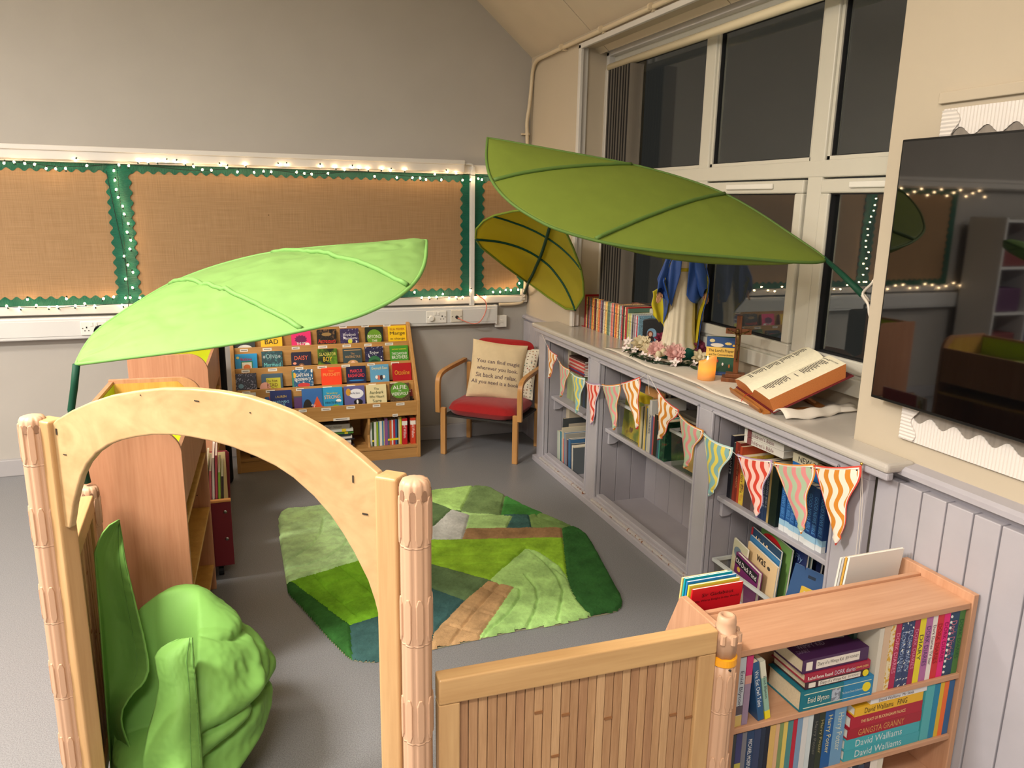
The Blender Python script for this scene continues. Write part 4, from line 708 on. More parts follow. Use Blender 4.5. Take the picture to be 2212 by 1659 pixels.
cols = {'o': ((236, 224, 208), (210, 134, 44), (206, 74, 62)), 'g': ((170, 190, 160), (218, 140, 140), (214, 140, 60)), 't': ((132, 178, 180), (226, 208, 92), (176, 210, 206)), 'r': ((236, 196, 186), (206, 66, 50), (170, 140, 176))}
kinds = 'ogtrgoogtrgo'
bt = thing('bunting', 'string of twelve wavy-striped pastel paper pennants pinned along the front of the built-in bookcase', 'bunting', (BX, 3.2, .85))
def stripemat(bg, st, key):
    m = newmat('wavy_stripe_print'); N = m.node_tree; b = P(m); L = N.links.new
    uv = N.nodes.new('ShaderNodeUVMap'); sp = N.nodes.new('ShaderNodeSeparateXYZ'); L(uv.outputs[0], sp.inputs[0])
    def mt(op, a, b_):
        n = N.nodes.new('ShaderNodeMath'); n.operation = op
        for i, q in enumerate((a, b_)):
            if q is None: continue
            if isinstance(q, (int, float)): n.inputs[i].default_value = q
            else: L(q, n.inputs[i])
        return n.outputs[0]
    wv = mt('MULTIPLY', mt('SINE', mt('MULTIPLY', sp.outputs[1], 15.5), None), .055)
    u = mt('SINE', mt('MULTIPLY', mt('ADD', sp.outputs[0], wv), 26.), None)
    g = mt('GREATER_THAN', u, .12); mx = N.nodes.new('ShaderNodeMix'); mx.data_type = 'RGBA'
    mx.inputs[6].default_value = (*lin(bg), 1); mx.inputs[7].default_value = (*lin(st), 1); L(g, mx.inputs[0]); L(mx.outputs[2], b.inputs['Base Color'])
    b.inputs['Roughness'].default_value = .6
    return m
SM = {k: stripemat(c[0], c[1], k) for k, c in cols.items()}
strpts = []
for i, (pl, pr, pt) in enumerate(FL):
    k = kinds[i]; L_, R2_, T_ = bpt(pl), bpt(pr), bpt(pt)
    if i >= 9: L_.x = R2_.x = T_.x = (1.875, 1.868, 1.862)[i-9]
    def tri(u, v, inset=0.):     # u along the top, v down
        ww = sin(v*pi*3.3)*.055*(1-v*.3)
        a = L_.lerp(T_, v); c = R2_.lerp(T_, v)
        c = c+(R2_-L_)*(ww*(1 if v > .05 else v/.05))
        if v > .9: c = c.lerp(T_, 0)+(R2_-L_)*.05*(1-(v-.9)*8)
        if v > .9: a = a-(R2_-L_)*.05*(1-(v-.9)*8)
        p = a.lerp(c, u); sag = .03*sin(pi*u)*(1-v)*(R2_-L_).length
        p = p+Vector((-.012*sin(pi*u)*(1 if i < 9 else .4), 0, -sag)); return p
    def mesh(in0, x, name, mat, solid, uvs=False):
        m = MB(); nu, nv = 8, 22
        m.grid(lambda a, b: tri(in0+(1-2*in0)*a, in0*.6+(1-in0*1.5)*b)+Vector((x, 0, 0)), nu, nv)
        o = m.build(name, mat, bt if uvs is False else None, world=True, solid=solid)
        if uvs:
            me = o.data; ul = me.uv_layers.new(name='UVMap'); co = [(a/nu, b/nv) for a in range(nu+1) for b in range(nv+1)]
            for lp in me.loops: a, b = co[lp.vertex_index]; ul.data[lp.index].uv = ((.02+a*.96)*(1-.92*b)+.35*b, b)
        return o
    pn = mesh(0., 0, 'pennant', paint(cols[k][2], .6, name='pennant_edge'), .0012)
    m2 = mesh(.035, -.0012, 'pennant_margin', paint((238, 232, 220), .6, name='white_margin'), 0)
    m3 = mesh(.06, -.0018, 'pennant_print', SM[k], 0, True)
    Mi = wm(bt).inverted()
    for o in (m2, m3):
        o.parent = pn
        if o is m3:
            for v in o.data.vertices: v.co = Mi @ v.co
    hole = MB()
    for q in (tri(.06, .05), tri(.92, .05)): hole.box(q.x-.0028, q.x-.002, q.y-.0025, q.y+.0025, q.z-.0025, q.z+.0025)
    ho = hole.build('punch_hole', INK, bt, world=True); ho.parent = pn; ho['kind'] = 'stuff'
    strpts += [tri(.04, .04)+Vector((-.003,0,0)), tri(.5, .02)+Vector((-.003,0,0)), tri(.95, .04)+Vector((-.003,0,0))]
pA, pM, pZ = (1.885, 4.664, 0.907), (1.876, 3.227, 0.912), (1.868, 1.836, 0.908)
MB().tube([pA]+strpts[:18]+[pM], .0011, 5).tube([pM]+strpts[18:]+[pZ], .0011, 5).tube([pM, tuple(Vector(pM)+Vector((.004, -.02, -.1)))], .0009, 5).tube(smooth_path([pZ, (1.89, pZ[1]+.003, .72), (1.895, pZ[1]+.004, .55), (1.895, pZ[1]-.012, .50), (1.893, pZ[1]-.01, .6), (1.89, pZ[1]-.004, .75), pZ]), .0009, 5).build('string', paint((224, 216, 204), .7, name='white_string'), bt, world=True)['kind'] = 'stuff'
for q in (pM, pZ): MB().lathe([(.0001, 0), (.005, 0), (.0055, .003), (.003, .005), (.0001, .006)], 10).xf(Matrix.Translation(q) @ Matrix.Rotation(-pi/2, 4, 'Y')).build('drawing_pin', paint((206, 176, 90), .25, metal=1, name='brass'), bt, world=True, smooth=True)
# ------------------------------------------------------------------ things standing on the worktop
WZ = .9372
random.seed(11)
# red bookend
t = thing('bookend', 'red metal bookend at the far end of the paperback row on the worktop', 'bookend', (2.13, 4.50, WZ))
M_RED = paint((170, 30, 32), .35, .4, name='red_enamel')
B(2.125, 2.27, 4.486, 4.489, WZ, WZ+.208).build('upright', M_RED, t, world=True)
B(2.125, 2.27, 4.489, 4.60, WZ, WZ+.003).build('foot', M_RED, t, world=True)
pal = [((150,70,70),'dull red'),((206,176,110),'straw'),((70,56,60),'dark brown'),((170,80,60),'brick'),((120,110,130),'mauve'),((90,110,80),'moss'),((214,120,70),'orange'),((206,190,90),'yellow'),((120,54,50),'maroon'),((40,40,44),'black'),((190,170,130),'tan'),((226,160,80),'amber'),((206,110,70),'rust'),((150,150,160),'grey'),((110,80,100),'plum'),((80,80,90),'slate'),((196,190,170),'ivory'),((214,160,100),'apricot'),((230,190,110),'gold'),((80,110,90),'fern'),((100,120,110),'sage'),((170,180,160),'pale sage'),((200,80,90),'rose red'),((206,140,120),'salmon'),((60,70,100),'navy'),((210,150,70),'ochre'),((190,70,50),'red'),((220,180,120),'sand'),((90,90,80),'olive'),((160,180,180),'pale blue'),((190,60,70),'crimson'),((60,50,50),'umber'),((206,200,150),'lemon'),((170,50,60),'dark red')]
y = 4.484; n_ = len(pal); wd = (4.484-3.915)/n_
for k, (c, nm) in enumerate(pal):
    w = wd*(.82+.36*((k*37) % 11)/11)*.995
    book('slim '+nm+' paperback in the row right of the red bookend', w-.0006, .165, .196+.004*((k*5) % 4)/4, blotch(c, tuple(min(255, int(v*1.15)+12) for v in c), tuple(int(v*.6) for v in c), 60), M_stand(2.128+.002*sin(k*3), y, WZ, (-1,0,0)), pages=paint((170, 152, 124), .9, name='aged_paper', var=.1, vs=300)); y -= w
book('red paperback closing the near end of the long paperback row', .016, .165, .2, (186, 40, 44), M_stand(2.126, y, WZ, (-1,0,0))); y -= .017
book('tall grey-green hardback between the two paperback rows', .014, .17, .192, (92, 124, 104), M_stand(2.122, y, WZ, (-1,0,0)), art=[('r', (60, 80, 66), .5, .86, .3, .03)], hard=True); y -= .016
for k, (c, nm) in enumerate([((200,190,90),'yellow-green'),((150,170,150),'pale green'),((206,196,110),'lemon-striped'),((180,190,186),'silver'),((60,50,60),'dark'),((150,150,150),'grey-flecked'),((140,110,130),'mauve'),((200,200,206),'white-flecked'),((190,60,70),'red'),((130,170,190),'blue-white')]):
    w = .0128
    book('slim '+nm+' booklet in the shorter row beside the black arch frame', w-.0006, .15, .168+.003*sin(k*3), blotch(c, tuple(min(255, int(v*1.1)+10) for v in c), tuple(int(v*.7) for v in c), 70), M_stand(2.118, y, WZ, (-1,0,0)), pages=PAGEW); y -= w
fy0 = y-.03
t = thing('photo_frame', 'black arched photo frame beside the short booklet row, behind the flowers', 'frame', (2.2, fy0, WZ))
rec = [(-.062, 0), (.062, 0), (.062, .135)]+[(.062*cos(a), .135+.022*sin(a)) for a in [pi*k/10 for k in range(1, 10)]]+[(-.062, .135)]
Mf = frame3((2.185, fy0, WZ), (.80, -.6, 0), (.6, .80, 0), (0,0,1))
hol = [(-.026, .028), (.026, .028), (.026, .078)]+[(.026*cos(a), .078+.026*sin(a)) for a in [pi*k/10 for k in range(1, 10)]]+[(-.026, .078)]
MB().prism(rec, .02, (0,0,0), (1,0,0), (0,0,1), (0,1,0)).xf(Mf).build('frame_body', paint((30, 29, 30), .45, .4, name='black_card'), t, world=True, bevel=.004)
MB().prism(hol, .001, (0,-.0015,0), (1,0,0), (0,0,1), (0,1,0)).xf(Mf).build('picture', blotch((110, 150, 180), (150, 180, 200), None, 30, sharp=False), t, world=True)
MB().prism([(-.02, .03), (.018, .03), (.012, .055), (-.002, .066), (-.016, .058)], .0006, (0,-.0025,0), (1,0,0), (0,0,1), (0,1,0)).xf(Mf).build('painted_figure', paint((50, 34, 34), .6, name='print'), t, world=True)
MB().prism([(-.002+.016*cos(2*pi*k/14)-.006, .072+.018*sin(2*pi*k/14)) for k in range(14)], .0006, (0,-.0035,0), (1,0,0), (0,0,1), (0,1,0)).xf(Mf).build('painted_hair', paint((110, 60, 44), .6, name='print'), t, world=True)
MB().prism([(-.004+.009*cos(2*pi*k/14)-.002, .07+.012*sin(2*pi*k/14)) for k in range(14)], .0006, (0,-.0043,0), (1,0,0), (0,0,1), (0,1,0)).xf(Mf).build('painted_face', paint((214, 166, 140), .6, name='print'), t, world=True)
# ------------------------------------------------------------------ statue
st = thing('statue', 'painted plaster statue of a robed woman in a blue mantle on the worktop', 'statue', M=frame3((2.165, 3.43, WZ), Vector((.95, -.31, 0)), Vector((.31, .95, 0)), (0,0,1)))
M_ROBE = paint((222, 210, 184), .35, .4, .04, 30, name='cream_gloss_plaster'); M_BLUE = paint((48, 84, 158), .38, .4, .06, 20, name='blue_gloss_plaster'); M_YEL = paint((206, 188, 40), .42, .35, .05, 20, name='yellow_plaster')
M_SKIN = paint((196, 146, 108), .5, .3, name='flesh_paint'); M_BASEG = paint((24, 92, 80), .4, .4, name='green_plaster')
MB().lathe([(.001, 0), (.102, 0), (.104, .02), (.098, .045), (.075, .062), (.001, .066)], 28, sx=1, sy=.85).build('green_base', M_BASEG, st, smooth=True)
pr = [(.098, .05), (.092, .06), (.082, .09), (.076, .14), (.073, .2), (.071, .27), (.064, .34), (.055, .40), (.047, .445), (.047, .46), (.054, .49), (.06, .53), (.062, .56), (.045, .585), (.022, .60), (.018, .625)]
def rob(a, z):
    f = max(0, min(1, (.44-z)/.35)); return 1+(.06*f+.02)*sin(13*a+2*sin(3*a))+.03*f*sin(5*a+1)
MB().lathe(pr, 72, sx=1, sy=.72, fn=rob).build('robe', M_ROBE, st, smooth=True)
MB().lathe([(.0485, .446), (.051, .45), (.051, .459), (.0485, .463)], 40, sx=1, sy=.74).build('sash', M_YEL, st, smooth=True)
# mantle: shell round the back, edges spread to the hands
zs = [0, .08, .16, .24, .30, .35, .40, .46, .52, .56, .585]
xl = [-.072, -.072, -.074, -.078, -.085, -.10, -.118, -.095, -.075, -.062, -.03]
xr = [.085, .085, .088, .095, .11, .118, .12, .112, .095, .075, .035]
def ip(z, arr): return float(np.interp(z, zs, arr))
def mant(u, v, off):
    z = .06+.525*(1-v) if False else .035+.55*(1-v)
    a, b = ip(z, xl), ip(z, xr); c = (a+b)/2; r = (b-a)/2+off; ph = radians(205)-radians(230)*u
    dep = .085 if z < .45 else .07
    fold = 1+.035*sin(16*u*pi+3*v)*(1-.4*v) 
    x = c+r*cos(ph)*fold; y = .012+(dep+off)*sin(ph)*fold
    e = min(u, 1-u)
    if e < .12: y -= (.12-e)*(.45 if z < .42 else .25)
    return (x, y, z)
lowcut = lambda u: 1.0
def mantg(off): return lambda u, v: mant(u, v*(1-.48*max(0, (.25-u)/.25)) if u < .25 else v*(1-.04*sin(u*9)), off)
MB().grid(mantg(.004), 60, 26, flip=False).build('mantle', M_BLUE, st, smooth=True, solid=.003)
MB().grid(mantg(-.001), 60, 26).build('mantle_lining', M_YEL, st, smooth=True)
# the mantle held out by the right hand: yellow lining to the front
def wing(y0):
    def fn(u, v):
        tx, tz = -.128, .345; bx = -.045-.01*v
        top = .40-.06*u; bot = .10+.115*u**.8+.012*(1 if .35 < u < .6 else 0)
        z = top+(bot-top)*v; x = -.045+(-.150+.045+.012*v*v)*u+.004*sin(9*v)*u
        return (x, .018+y0+.014*sin(u*11+v*2)*v+.02*u*(1-v)*-1, z)
    return fn
MB().grid(wing(0), 20, 20).build('mantle_lining', M_YEL, st, smooth=True, solid=.001); MB().grid(wing(.003), 20, 20).build('mantle', M_BLUE, st, smooth=True, solid=.001)
# sleeves: mantle folded over the forearms
def sleeve(sx):
    sh = Vector((sx*.052, -.005, .555)); el = Vector((sx*.088, -.022, .43)); wr = Vector((sx*.126 if sx < 0 else .108, -.055, .345))
    def fn(u, v):
        p = sh.lerp(el, u*2) if u < .5 else el.lerp(wr, u*2-1)
        a = 2*pi*v; r = .034+.012*sin(pi*u)-.012*max(0, u-.8)/.2; dr = 1+.9*max(0, -sin(a))*u*(1-.45*u)*1.6
        rr = r*(1+.06*sin(5*a+6*u))
        return (p.x+rr*cos(a)*1.0-sx*.02*max(0, -sin(a))*u, p.y+rr*sin(a)*.0+rr*.7*cos(a*2)*.3-.012, p.z+rr*sin(a)*dr)
    def fn2(u, v):
        p = sh.lerp(el, u*2) if u < .5 else el.lerp(wr, u*2-1)
        a = 2*pi*v; r = .036+.012*sin(pi*u)-.014*max(0, u-.75)/.25
        dz = sin(a); dr = 1+1.2*max(0, -dz)*(u*(1.25-u))*1.5
        return (p.x+r*cos(a)*.75, p.y-.01+r*cos(a)*(-.0)+r*.62*(cos(a+.6)), p.z+r*dz*dr)
    MB().grid(fn2, 16, 20).build('sleeve', M_BLUE, st, smooth=True)
    # hand
    d = Vector((sx*.12, -.25, -1)).normalized(); m = MB()
    side = Vector((1, .2*sx, .1)).normalized(); fr_ = d.cross(side)
    m.ball((wr+d*.018)[:], .0135, 10, 6, (1.0, .62, 1.25))
    for k, L in enumerate((.026, .031, .029, .022)):
        b_ = wr+d*.028+side*(k-1.5)*.0062; m.tube([b_, b_+d*L*.55+fr_*.001, b_+d*L-fr_*.003*sx], [.0036, .0033, .0024], 6)
    b_ = wr+d*.012-side*sx*.011; m.tube([b_, b_+d*.012-side*sx*.006, b_+d*.022-side*sx*.004], [.0038, .0034, .0025], 6)
    m.build('hand', M_SKIN, st, smooth=True)
sleeve(-1); sleeve(1)
MB().grid(lambda u, v: (float(np.interp(v, [0, .45, 1], [-.022, -.03, -.062]))*(1-u)+float(np.interp(v, [0, .45, 1], [-.06, -.098, -.128]))*u, -.06-.007*sin(8*u+5*v)+.035*u*u-.008*v, .565-.29*v+.05*u*v+.03*v*u*(1-u)), 14, 18).build('mantle_fold', M_BLUE, st, smooth=True, solid=.003)
# front fall of the mantle on the right side
MB().grid(lambda u, v: (.012+.075*u+.028*v*u+.008*sin(6*v)*u, -.058-.006*sin(9*u+4*v)+.03*u*u, .555-.225*v-.10*v*u*(1-u)*2+.02*u), 14, 16).build('mantle_fold', M_BLUE, st, smooth=True, solid=.003)
hd = MB().ball((0, -.002, .665), .036, 16, 12, (.82, .95, 1.15)); hd.ball((0, -.036, .66), .006, 8, 6, (.8, 1, 1.3)); hd.ball((0, -.031, .644), .006, 8, 6, (1.3, .6, .45))
for s in (-1, 1): hd.ball((s*.012, -.032, .670), .0045, 8, 6, (1.3, .5, .7))
hd.build('head', M_SKIN, st, smooth=True)
MB().grid(lambda u, v: ((.04+.012*v)*cos(radians(210)-radians(240)*u), .006+(.044+.006*v)*sin(radians(210)-radians(240)*u)*(1 if u > 0 else 1), .715-.14*v-.02*abs(u-.5)) if v > .25 else ((.04*(v/.25)**.6)*cos(radians(210)-radians(240)*u), .006+.042*(v/.25)**.6*sin(radians(210)-radians(240)*u), .713+.003*(1-v*4)-.02*abs(u-.5)*v*4), 24, 14).build('veil', M_BLUE, st, smooth=True, solid=.003)
MB().prism([(0, -.008), (.006, 0), (.004, .006), (0, .003), (-.004, .006), (-.006, 0)], .002, (-.002, -.0485, .535), (1,0,0), (0,0,1), (0,-1,0)).build('red_heart', paint((150, 40, 36), .4, name='red_paint'), st)
# ------------------------------------------------------------------ wreath
wr = thing('flower_wreath', 'artificial wreath of cream, pink and burgundy peonies round the statue base', 'wreath', (2.10, 3.42, WZ))
M_LEAF = [paint((40, 62, 34), .5, .3, name='leaf_cloth'), paint((28, 46, 28), .5, .3, name='leaf_cloth'), paint((54, 76, 44), .5, .3, name='leaf_cloth')]
def petal_flower(c, R, mats, n=(5, 7, 8), up=(0,0,1), cup=1.):
    up = Vector(up).normalized(); ex = up.orthogonal().normalized(); ey = up.cross(ex); c = Vector(c)
    m = MB()
    for ring, cnt in enumerate(n):
        f = (ring+1)/len(n); tilt = radians(78-62*f*cup)
        for k in range(cnt):
            a = 2*pi*(k+.5*ring)/cnt+random.uniform(-.15, .15); L = R*(.55+.45*f)*random.uniform(.9, 1.08); wd_ = R*(.5+.2*f)*1.1
            d = ex*cos(a)+ey*sin(a); s = up.cross(d)
            def fn(u, v):
                r = L*u; e = tilt*(1-.35*u)+.5*(u-.8)*(u > .8)
                ww = wd_*sin(pi*min(.999, .12+u*.78))*.75
                return c+d*(r*cos(e)*.9+R*.06)+up*(r*sin(e)*.8)+s*((v-.5)*ww)-d*(abs(v-.5)**2*ww*.5)+up*(abs(v-.5)**2*ww*.7)
            m.cur = 0 if ring < len(n)-1 else 1
            m.grid(fn, 4, 4)
    m.cur = 0; m.ball(tuple(c+up*R*.18), R*.26, 8, 5)
    return m.build('flower', mats, wr, world=True, smooth=True)
MFc = [paint((226, 212, 176), .7, .2, name='cream_petal', trans=.2), paint((220, 200, 160), .7, .2, name='cream_petal', trans=.2)]
MFp = [paint((228, 178, 170), .7, .2, name='pink_petal', trans=.2), paint((232, 196, 182), .7, .2, name='pink_petal', trans=.2)]
MFb = [paint((130, 44, 66), .7, .2, name='burgundy_petal'), paint((148, 58, 82), .7, .2, name='burgundy_petal')]
MFw = [paint((232, 222, 212), .7, .2, name='white_petal'), paint((226, 212, 206), .7, .2, name='white_petal')]
MFd = [paint((110, 44, 62), .7, .2, name='dusky_petal'), paint((124, 58, 74), .7, .2, name='dusky_petal')]
for c, R, mm, nn, up in [((2.035, 3.585, .985), .062, MFc, (5, 7, 9, 9), (-.4, -.5, .8)), ((2.03, 3.50, .97), .045, MFc, (5, 6, 7), (-.5, -.5, .6)), ((2.02, 3.40, .985), .056, MFp, (6, 8, 9, 9), (-.4, -.7, .7)), ((2.06, 3.29, .985), .062, MFp, (6, 8, 9, 9), (-.3, -.8, .7)),
        ((2.17, 3.60, 1.005), .045, MFb, (5, 6, 7), (-.4, -.6, .7)), ((2.245, 3.33, 1.00), .05, MFd, (5, 6, 7, 7), (-.3, -.7, .7)), ((2.16, 3.22, .975), .046, MFc, (5, 6, 7), (-.3, -.7, .6)), ((2.245, 3.54, .99), .04, MFd, (5, 6, 7), (0, -.5, .7))]:
    petal_flower(c, R, mm, nn, up)
for c, R in [((1.965, 3.62, .955), .028), ((1.985, 3.56, .958), .026), ((1.965, 3.44, .955), .026), ((1.955, 3.36, .953), .025), ((1.975, 3.31, .952), .026), ((2.02, 3.22, .955), .03), ((2.10, 3.18, .955), .024), ((2.00, 3.67, .985), .03)]:
    petal_flower(c, R, MFw, (5,), (-.6, -.4, .6), 1.05)
for c in ((2.00, 3.345, .975), (2.03, 3.35, .985)):
    MB().ball(c, .016, 8, 6, (1, 1, 1.3)).build('bud', MFc[0], wr, world=True, smooth=True)
for k in range(72):
    a = 2*pi*k/72*1.0+random.uniform(-.06, .06); r = random.uniform(.15, .225); b_ = Vector((2.105+r*.8*cos(a), 3.42+r*1.15*sin(a), WZ+random.uniform(.004, .03)))
    if b_.x > 2.262: b_.x = 2.262
    d = Vector((cos(a+random.uniform(-1, 1)), sin(a+random.uniform(-1, 1)), random.uniform(-.05, .45))).normalized(); s = d.cross(Z3).normalized(); L = random.uniform(.04, .07)
    if b_.x+d.x*L > 2.28: d.x = -abs(d.x)
    zmin = WZ+.002
    def fn(u, v, b_=b_, d=d, s=s, L=L):
        p = b_+d*L*u+s*((v-.5)*L*.5*sin(pi*min(.98, u+.04)))+Z3*(-.25*L*u*u+.1*L*abs(v-.5)); p.z = max(p.z, zmin); return p
    MB().grid(fn, 5, 2).build('leaf', M_LEAF[k % 3], wr, world=True, smooth=True)
MB().tube([(2.105+.165*cos(a), 3.42+.21*sin(a), WZ+.008) for a in [2*pi*k/24 for k in range(24)]], .006, 6, closed=True).build('twig_ring', M_LEAF[1], wr, world=True)
# white cloth under everything
cl = MB().grid(lambda u, v: (1.90+.30*u+.012*sin(v*14)*(1-u), 3.76-1.42*v-.04*sin(u*3), WZ+.0012+.003*(sin(v*31+u*3)*.5+.5)*(u < .15)), 10, 44)
tag(cl.build('cloth', paint((222, 212, 196), .85, .2, .03, 60, name='white_linen'), None, solid=.0012, smooth=True), 'white linen runner laid along the worktop under the statue, candle and book stand', 'cloth')
# folded loose end beyond the book stand
fc = MB()
fc.grid(lambda u, v: (1.905+.36*u, 2.335-.08*v-.02*sin(u*5), WZ+.004+.028*sin(pi*v)*(1-.4*u)+.004*sin(u*20)), 16, 10)
fc.grid(lambda u, v: (1.96+.30*u, 2.325-.06*v, WZ+.007+.014*sin(pi*v)*(1-.3*u)), 12, 8)
tag(fc.build('cloth', paint((216, 208, 196), .85, .2, name='white_linen'), None, solid=.002, smooth=True), 'rolled loose end of white cloth beside the open Bible', 'cloth')
# ------------------------------------------------------------------ LED candle
t = thing('led_candle', 'lit ivory flameless candle on the worktop in front of the green prayer book', 'candle', (2.005, 2.925, WZ))
M_WAX = newmat('glowing_wax'); _b = P(M_WAX); _b.inputs['Base Color'].default_value = (*lin((206, 140, 76)), 1); _b.inputs['Roughness'].default_value = .5
_b.inputs['Subsurface Weight'].default_value = .6; _b.inputs['Subsurface Radius'].default_value = (1, .45, .15); _b.inputs['Subsurface Scale'].default_value = .03
_N = M_WAX.node_tree; _t = _N.nodes.new('ShaderNodeTexCoord'); _s = _N.nodes.new('ShaderNodeSeparateXYZ'); _r = _N.nodes.new('ShaderNodeValToRGB'); _e = _r.color_ramp.elements
_e[0].position = .12; _e[0].color = (.10, .04, .01, 1); _e[1].position = 1; _e[1].color = (.5, .17, .03, 1); q = _e.new(.55); q.color = (1, .27, .015, 1)
_m = _N.nodes.new('ShaderNodeMath'); _m.operation = 'MULTIPLY'; _m.inputs[1].default_value = 10.
_N.links.new(_t.outputs['Object'], _s.inputs[0]); _N.links.new(_s.outputs[2], _m.inputs[0]); _N.links.new(_m.outputs[0], _r.inputs[0]); _N.links.new(_r.outputs[0], _b.inputs['Emission Color']); _b.inputs['Emission Strength'].default_value = .85
m = MB(); SG = 28; R = .039
def rim(a): return .098+.016*sin(a*1.0+2.4)+.004*sin(3*a)
vs = []; rings = 10
for i in range(rings+1):
    for k in range(SG):
        a = 2*pi*k/SG; vs.append((R*(1+.02*sin(3*a+i*.4))*cos(a), R*(1+.02*sin(3*a+i*.4))*sin(a), rim(a)*i/rings))
for i in range(4):
    for k in range(SG):
        a = 2*pi*k/SG; rr = R*(.86, .8, .5, .02)[i]; z = (rim(a)-.002, rim(a)*.5+.045, .086, .084)[i]; vs.append((rr*cos(a), rr*sin(a), z))
fs = [(i*SG+k, i*SG+(k+1) % SG, (i+1)*SG+(k+1) % SG, (i+1)*SG+k) for i in range(rings+4) for k in range(SG)]+[tuple(range(SG))[::-1]]
m.add(vs, fs); m.build('wax_body', M_WAX, t, smooth=True)
MB().lathe([(.0005, .084), (.004, .089), (.0055, .095), (.004, .103), (.0005, .113)], 10, c=(0, 0, 0), sx=1, sy=.6).build('flame', paint((255, 214, 120), .3, emit=9, name='led_flame'), t, smooth=True)
# ------------------------------------------------------------------ prayer book
b = book('green board book titled The Lord\'s Prayer standing half open behind the candle', .006, .135, .178, (36, 84, 60), frame3((2.065, 3.03, WZ+.0012), (-.62, -.79, 0), (.79, -.62, 0), (0,0,1)) @ Matrix.Rotation(-.08, 4, 'Y'), hard=True,
     front=[("The Lord's Prayer", (40, 34, 30), .64, .10, .84), ('and Ten Commandments', (40, 34, 30), .545, .055, .80), ('Prayers and Stories', (150, 160, 200), .05, .03, .5)],
     art=[('r', (42, 78, 132), .5, .87, .5, .13), ('r', (236, 194, 90), .5, .61, .5, .125), ('r', (42, 78, 132), .5, .05, .5, .05), ('e', (226, 220, 206), .35, .79, .22, .05), ('z', (236, 206, 120), .72, .84, .13, .04), ('e', (220, 206, 150), .18, .90, .09, .045), ('e', (236, 190, 80), .9, .8, .04, .03), ('e', (230, 226, 220), .58, .3, .03, .04), ('e', (170, 60, 50), .4, .38, .03, .04), ('e', (190, 120, 60), .8, .26, .03, .05)])
b2 = B(0, .004, 0, .135, 0, .178).xf(Matrix.Rotation(.42, 4, 'Z')).build('back_board', paint((44, 84, 62), .4, name='cover_print'), b); b2.location = (-.012, 0, 0)
# ------------------------------------------------------------------ crucifix
t = thing('crucifix', 'wooden standing crucifix with a bronze figure, between the prayer book and the open Bible', 'crucifix', M=frame3((2.115, 2.865, WZ), (.79, -.62, 0), (.62, .79, 0), (0,0,1)))
M_CW = wood((96, 52, 26), (136, 80, 42), 'z', 2, .4, name='crucifix_wood')
m = MB().box(-.058, .058, -.04, .04, 0, .020).box(-.042, .042, -.028, .028, .0201, .038); m.build('stepped_base', M_CW, t, bevel=.002)
B(-.0115, .0115, -.008, .008, .038, .298).build('upright', M_CW, t, bevel=.0015)
B(-.055, -.0115, -.008, .008, .215, .240).build('cross_arm', M_CW, t, bevel=.0015); B(.0115, .055, -.008, .008, .215, .240).build('cross_arm', M_CW, t, bevel=.0015)
M_BRZ = paint((120, 96, 56), .35, .5, metal=.9, name='bronze')
m = MB(); y_ = -.016
m.tube([(0, y_, .222), (0, y_-.003, .205), (.001, y_-.002, .185), (.003, y_-.002, .172), (.002, y_-.004, .150), (-.001, y_-.006, .135), (.001, y_-.003, .112), (.001, y_, .100)], [.005, .0085, .0075, .008, .0065, .0052, .004, .003], 10)
for s in (-1, 1): m.tube([(s*.004, y_, .213), (s*.02, y_+.002, .222), (s*.044, y_+.006, .232)], [.0042, .0034, .0024], 8); m.ball((s*.046, y_+.007, .2335), .0032, 6, 5)
m.ball((-.003, y_-.006, .232), .0085, 10, 8, (.9, 1, 1.15)); m.tube([(-.008, y_-.004, .172), (0, y_-.011, .168), (.009, y_-.004, .172)], .0032, 6); m.ball((.001, y_-.004, .098), .005, 8, 6, (1, 1.2, .7))
m.build('bronze_figure', M_BRZ, t, smooth=True)
for s in (-1, 1): MB().tube([(s*.046, -.0085, .2335), (s*.046, -.018, .2335)], .0016, 6).build('nail', M_BRZ, t)
# ------------------------------------------------------------------ open Bible on a wooden stand
ex = Vector((-.097, -.37, -.01)).normalized(); hh = Vector((.967, -.253, 0)); ey = (hh*cos(radians(26))+Z3*sin(radians(26))); ey = (ey-ex*ey.dot(ex)).normalized(); ez = ex.cross(ey)
BM = frame3((1.945, 2.51, .958), ex, ey, ez)
sdt = thing('book_stand', 'low wooden book stand holding up the open Bible', 'book stand', M=BM)
M_SW = wood((140, 84, 36), (178, 116, 60), 'x', 2, .4, name='stand_wood')
B(-.165, .165, -.002, .20, -.021, -.012).build('back_plate', M_SW, sdt, bevel=.002)
B(-.175, .175, -.032, -.002, -.021, -.004).build('ledge', M_SW, sdt, bevel=.003); B(-.155, .155, -.036, -.028, -.006, .018).build('ledge_lip', M_SW, sdt, bevel=.003)
q = MB(); bz = WZ+.0075
Wp = lambda x, y: (BM @ Vector((x, y, -.021)))
for s in (-.14, .14):
    a = Wp(s, .0); b_ = Wp(s, .235); q.beam((a.x+.02, a.y, bz), (b_.x+.02, b_.y, bz), .03, .012); 
a, b_ = Wp(-.15, .235), Wp(.15, .235); q.beam((a.x+.02, a.y, bz), (b_.x+.02, b_.y, bz), .03, .012)
q.build('foot_frame', M_SW, sdt, world=True, bevel=.002)
q = MB(); 
for s in (-.06, .06): a = Wp(s, .15); b_ = Wp(s, .225); q.beam(a, (b_.x+.02, b_.y, bz+.004), .022, .01, up=(1,0,0))
q.build('prop', M_SW, sdt, world=True)
bib = thing('open_bible', 'large open Bible with a dark red cover and orange page edges on the wooden stand', 'book', M=BM)
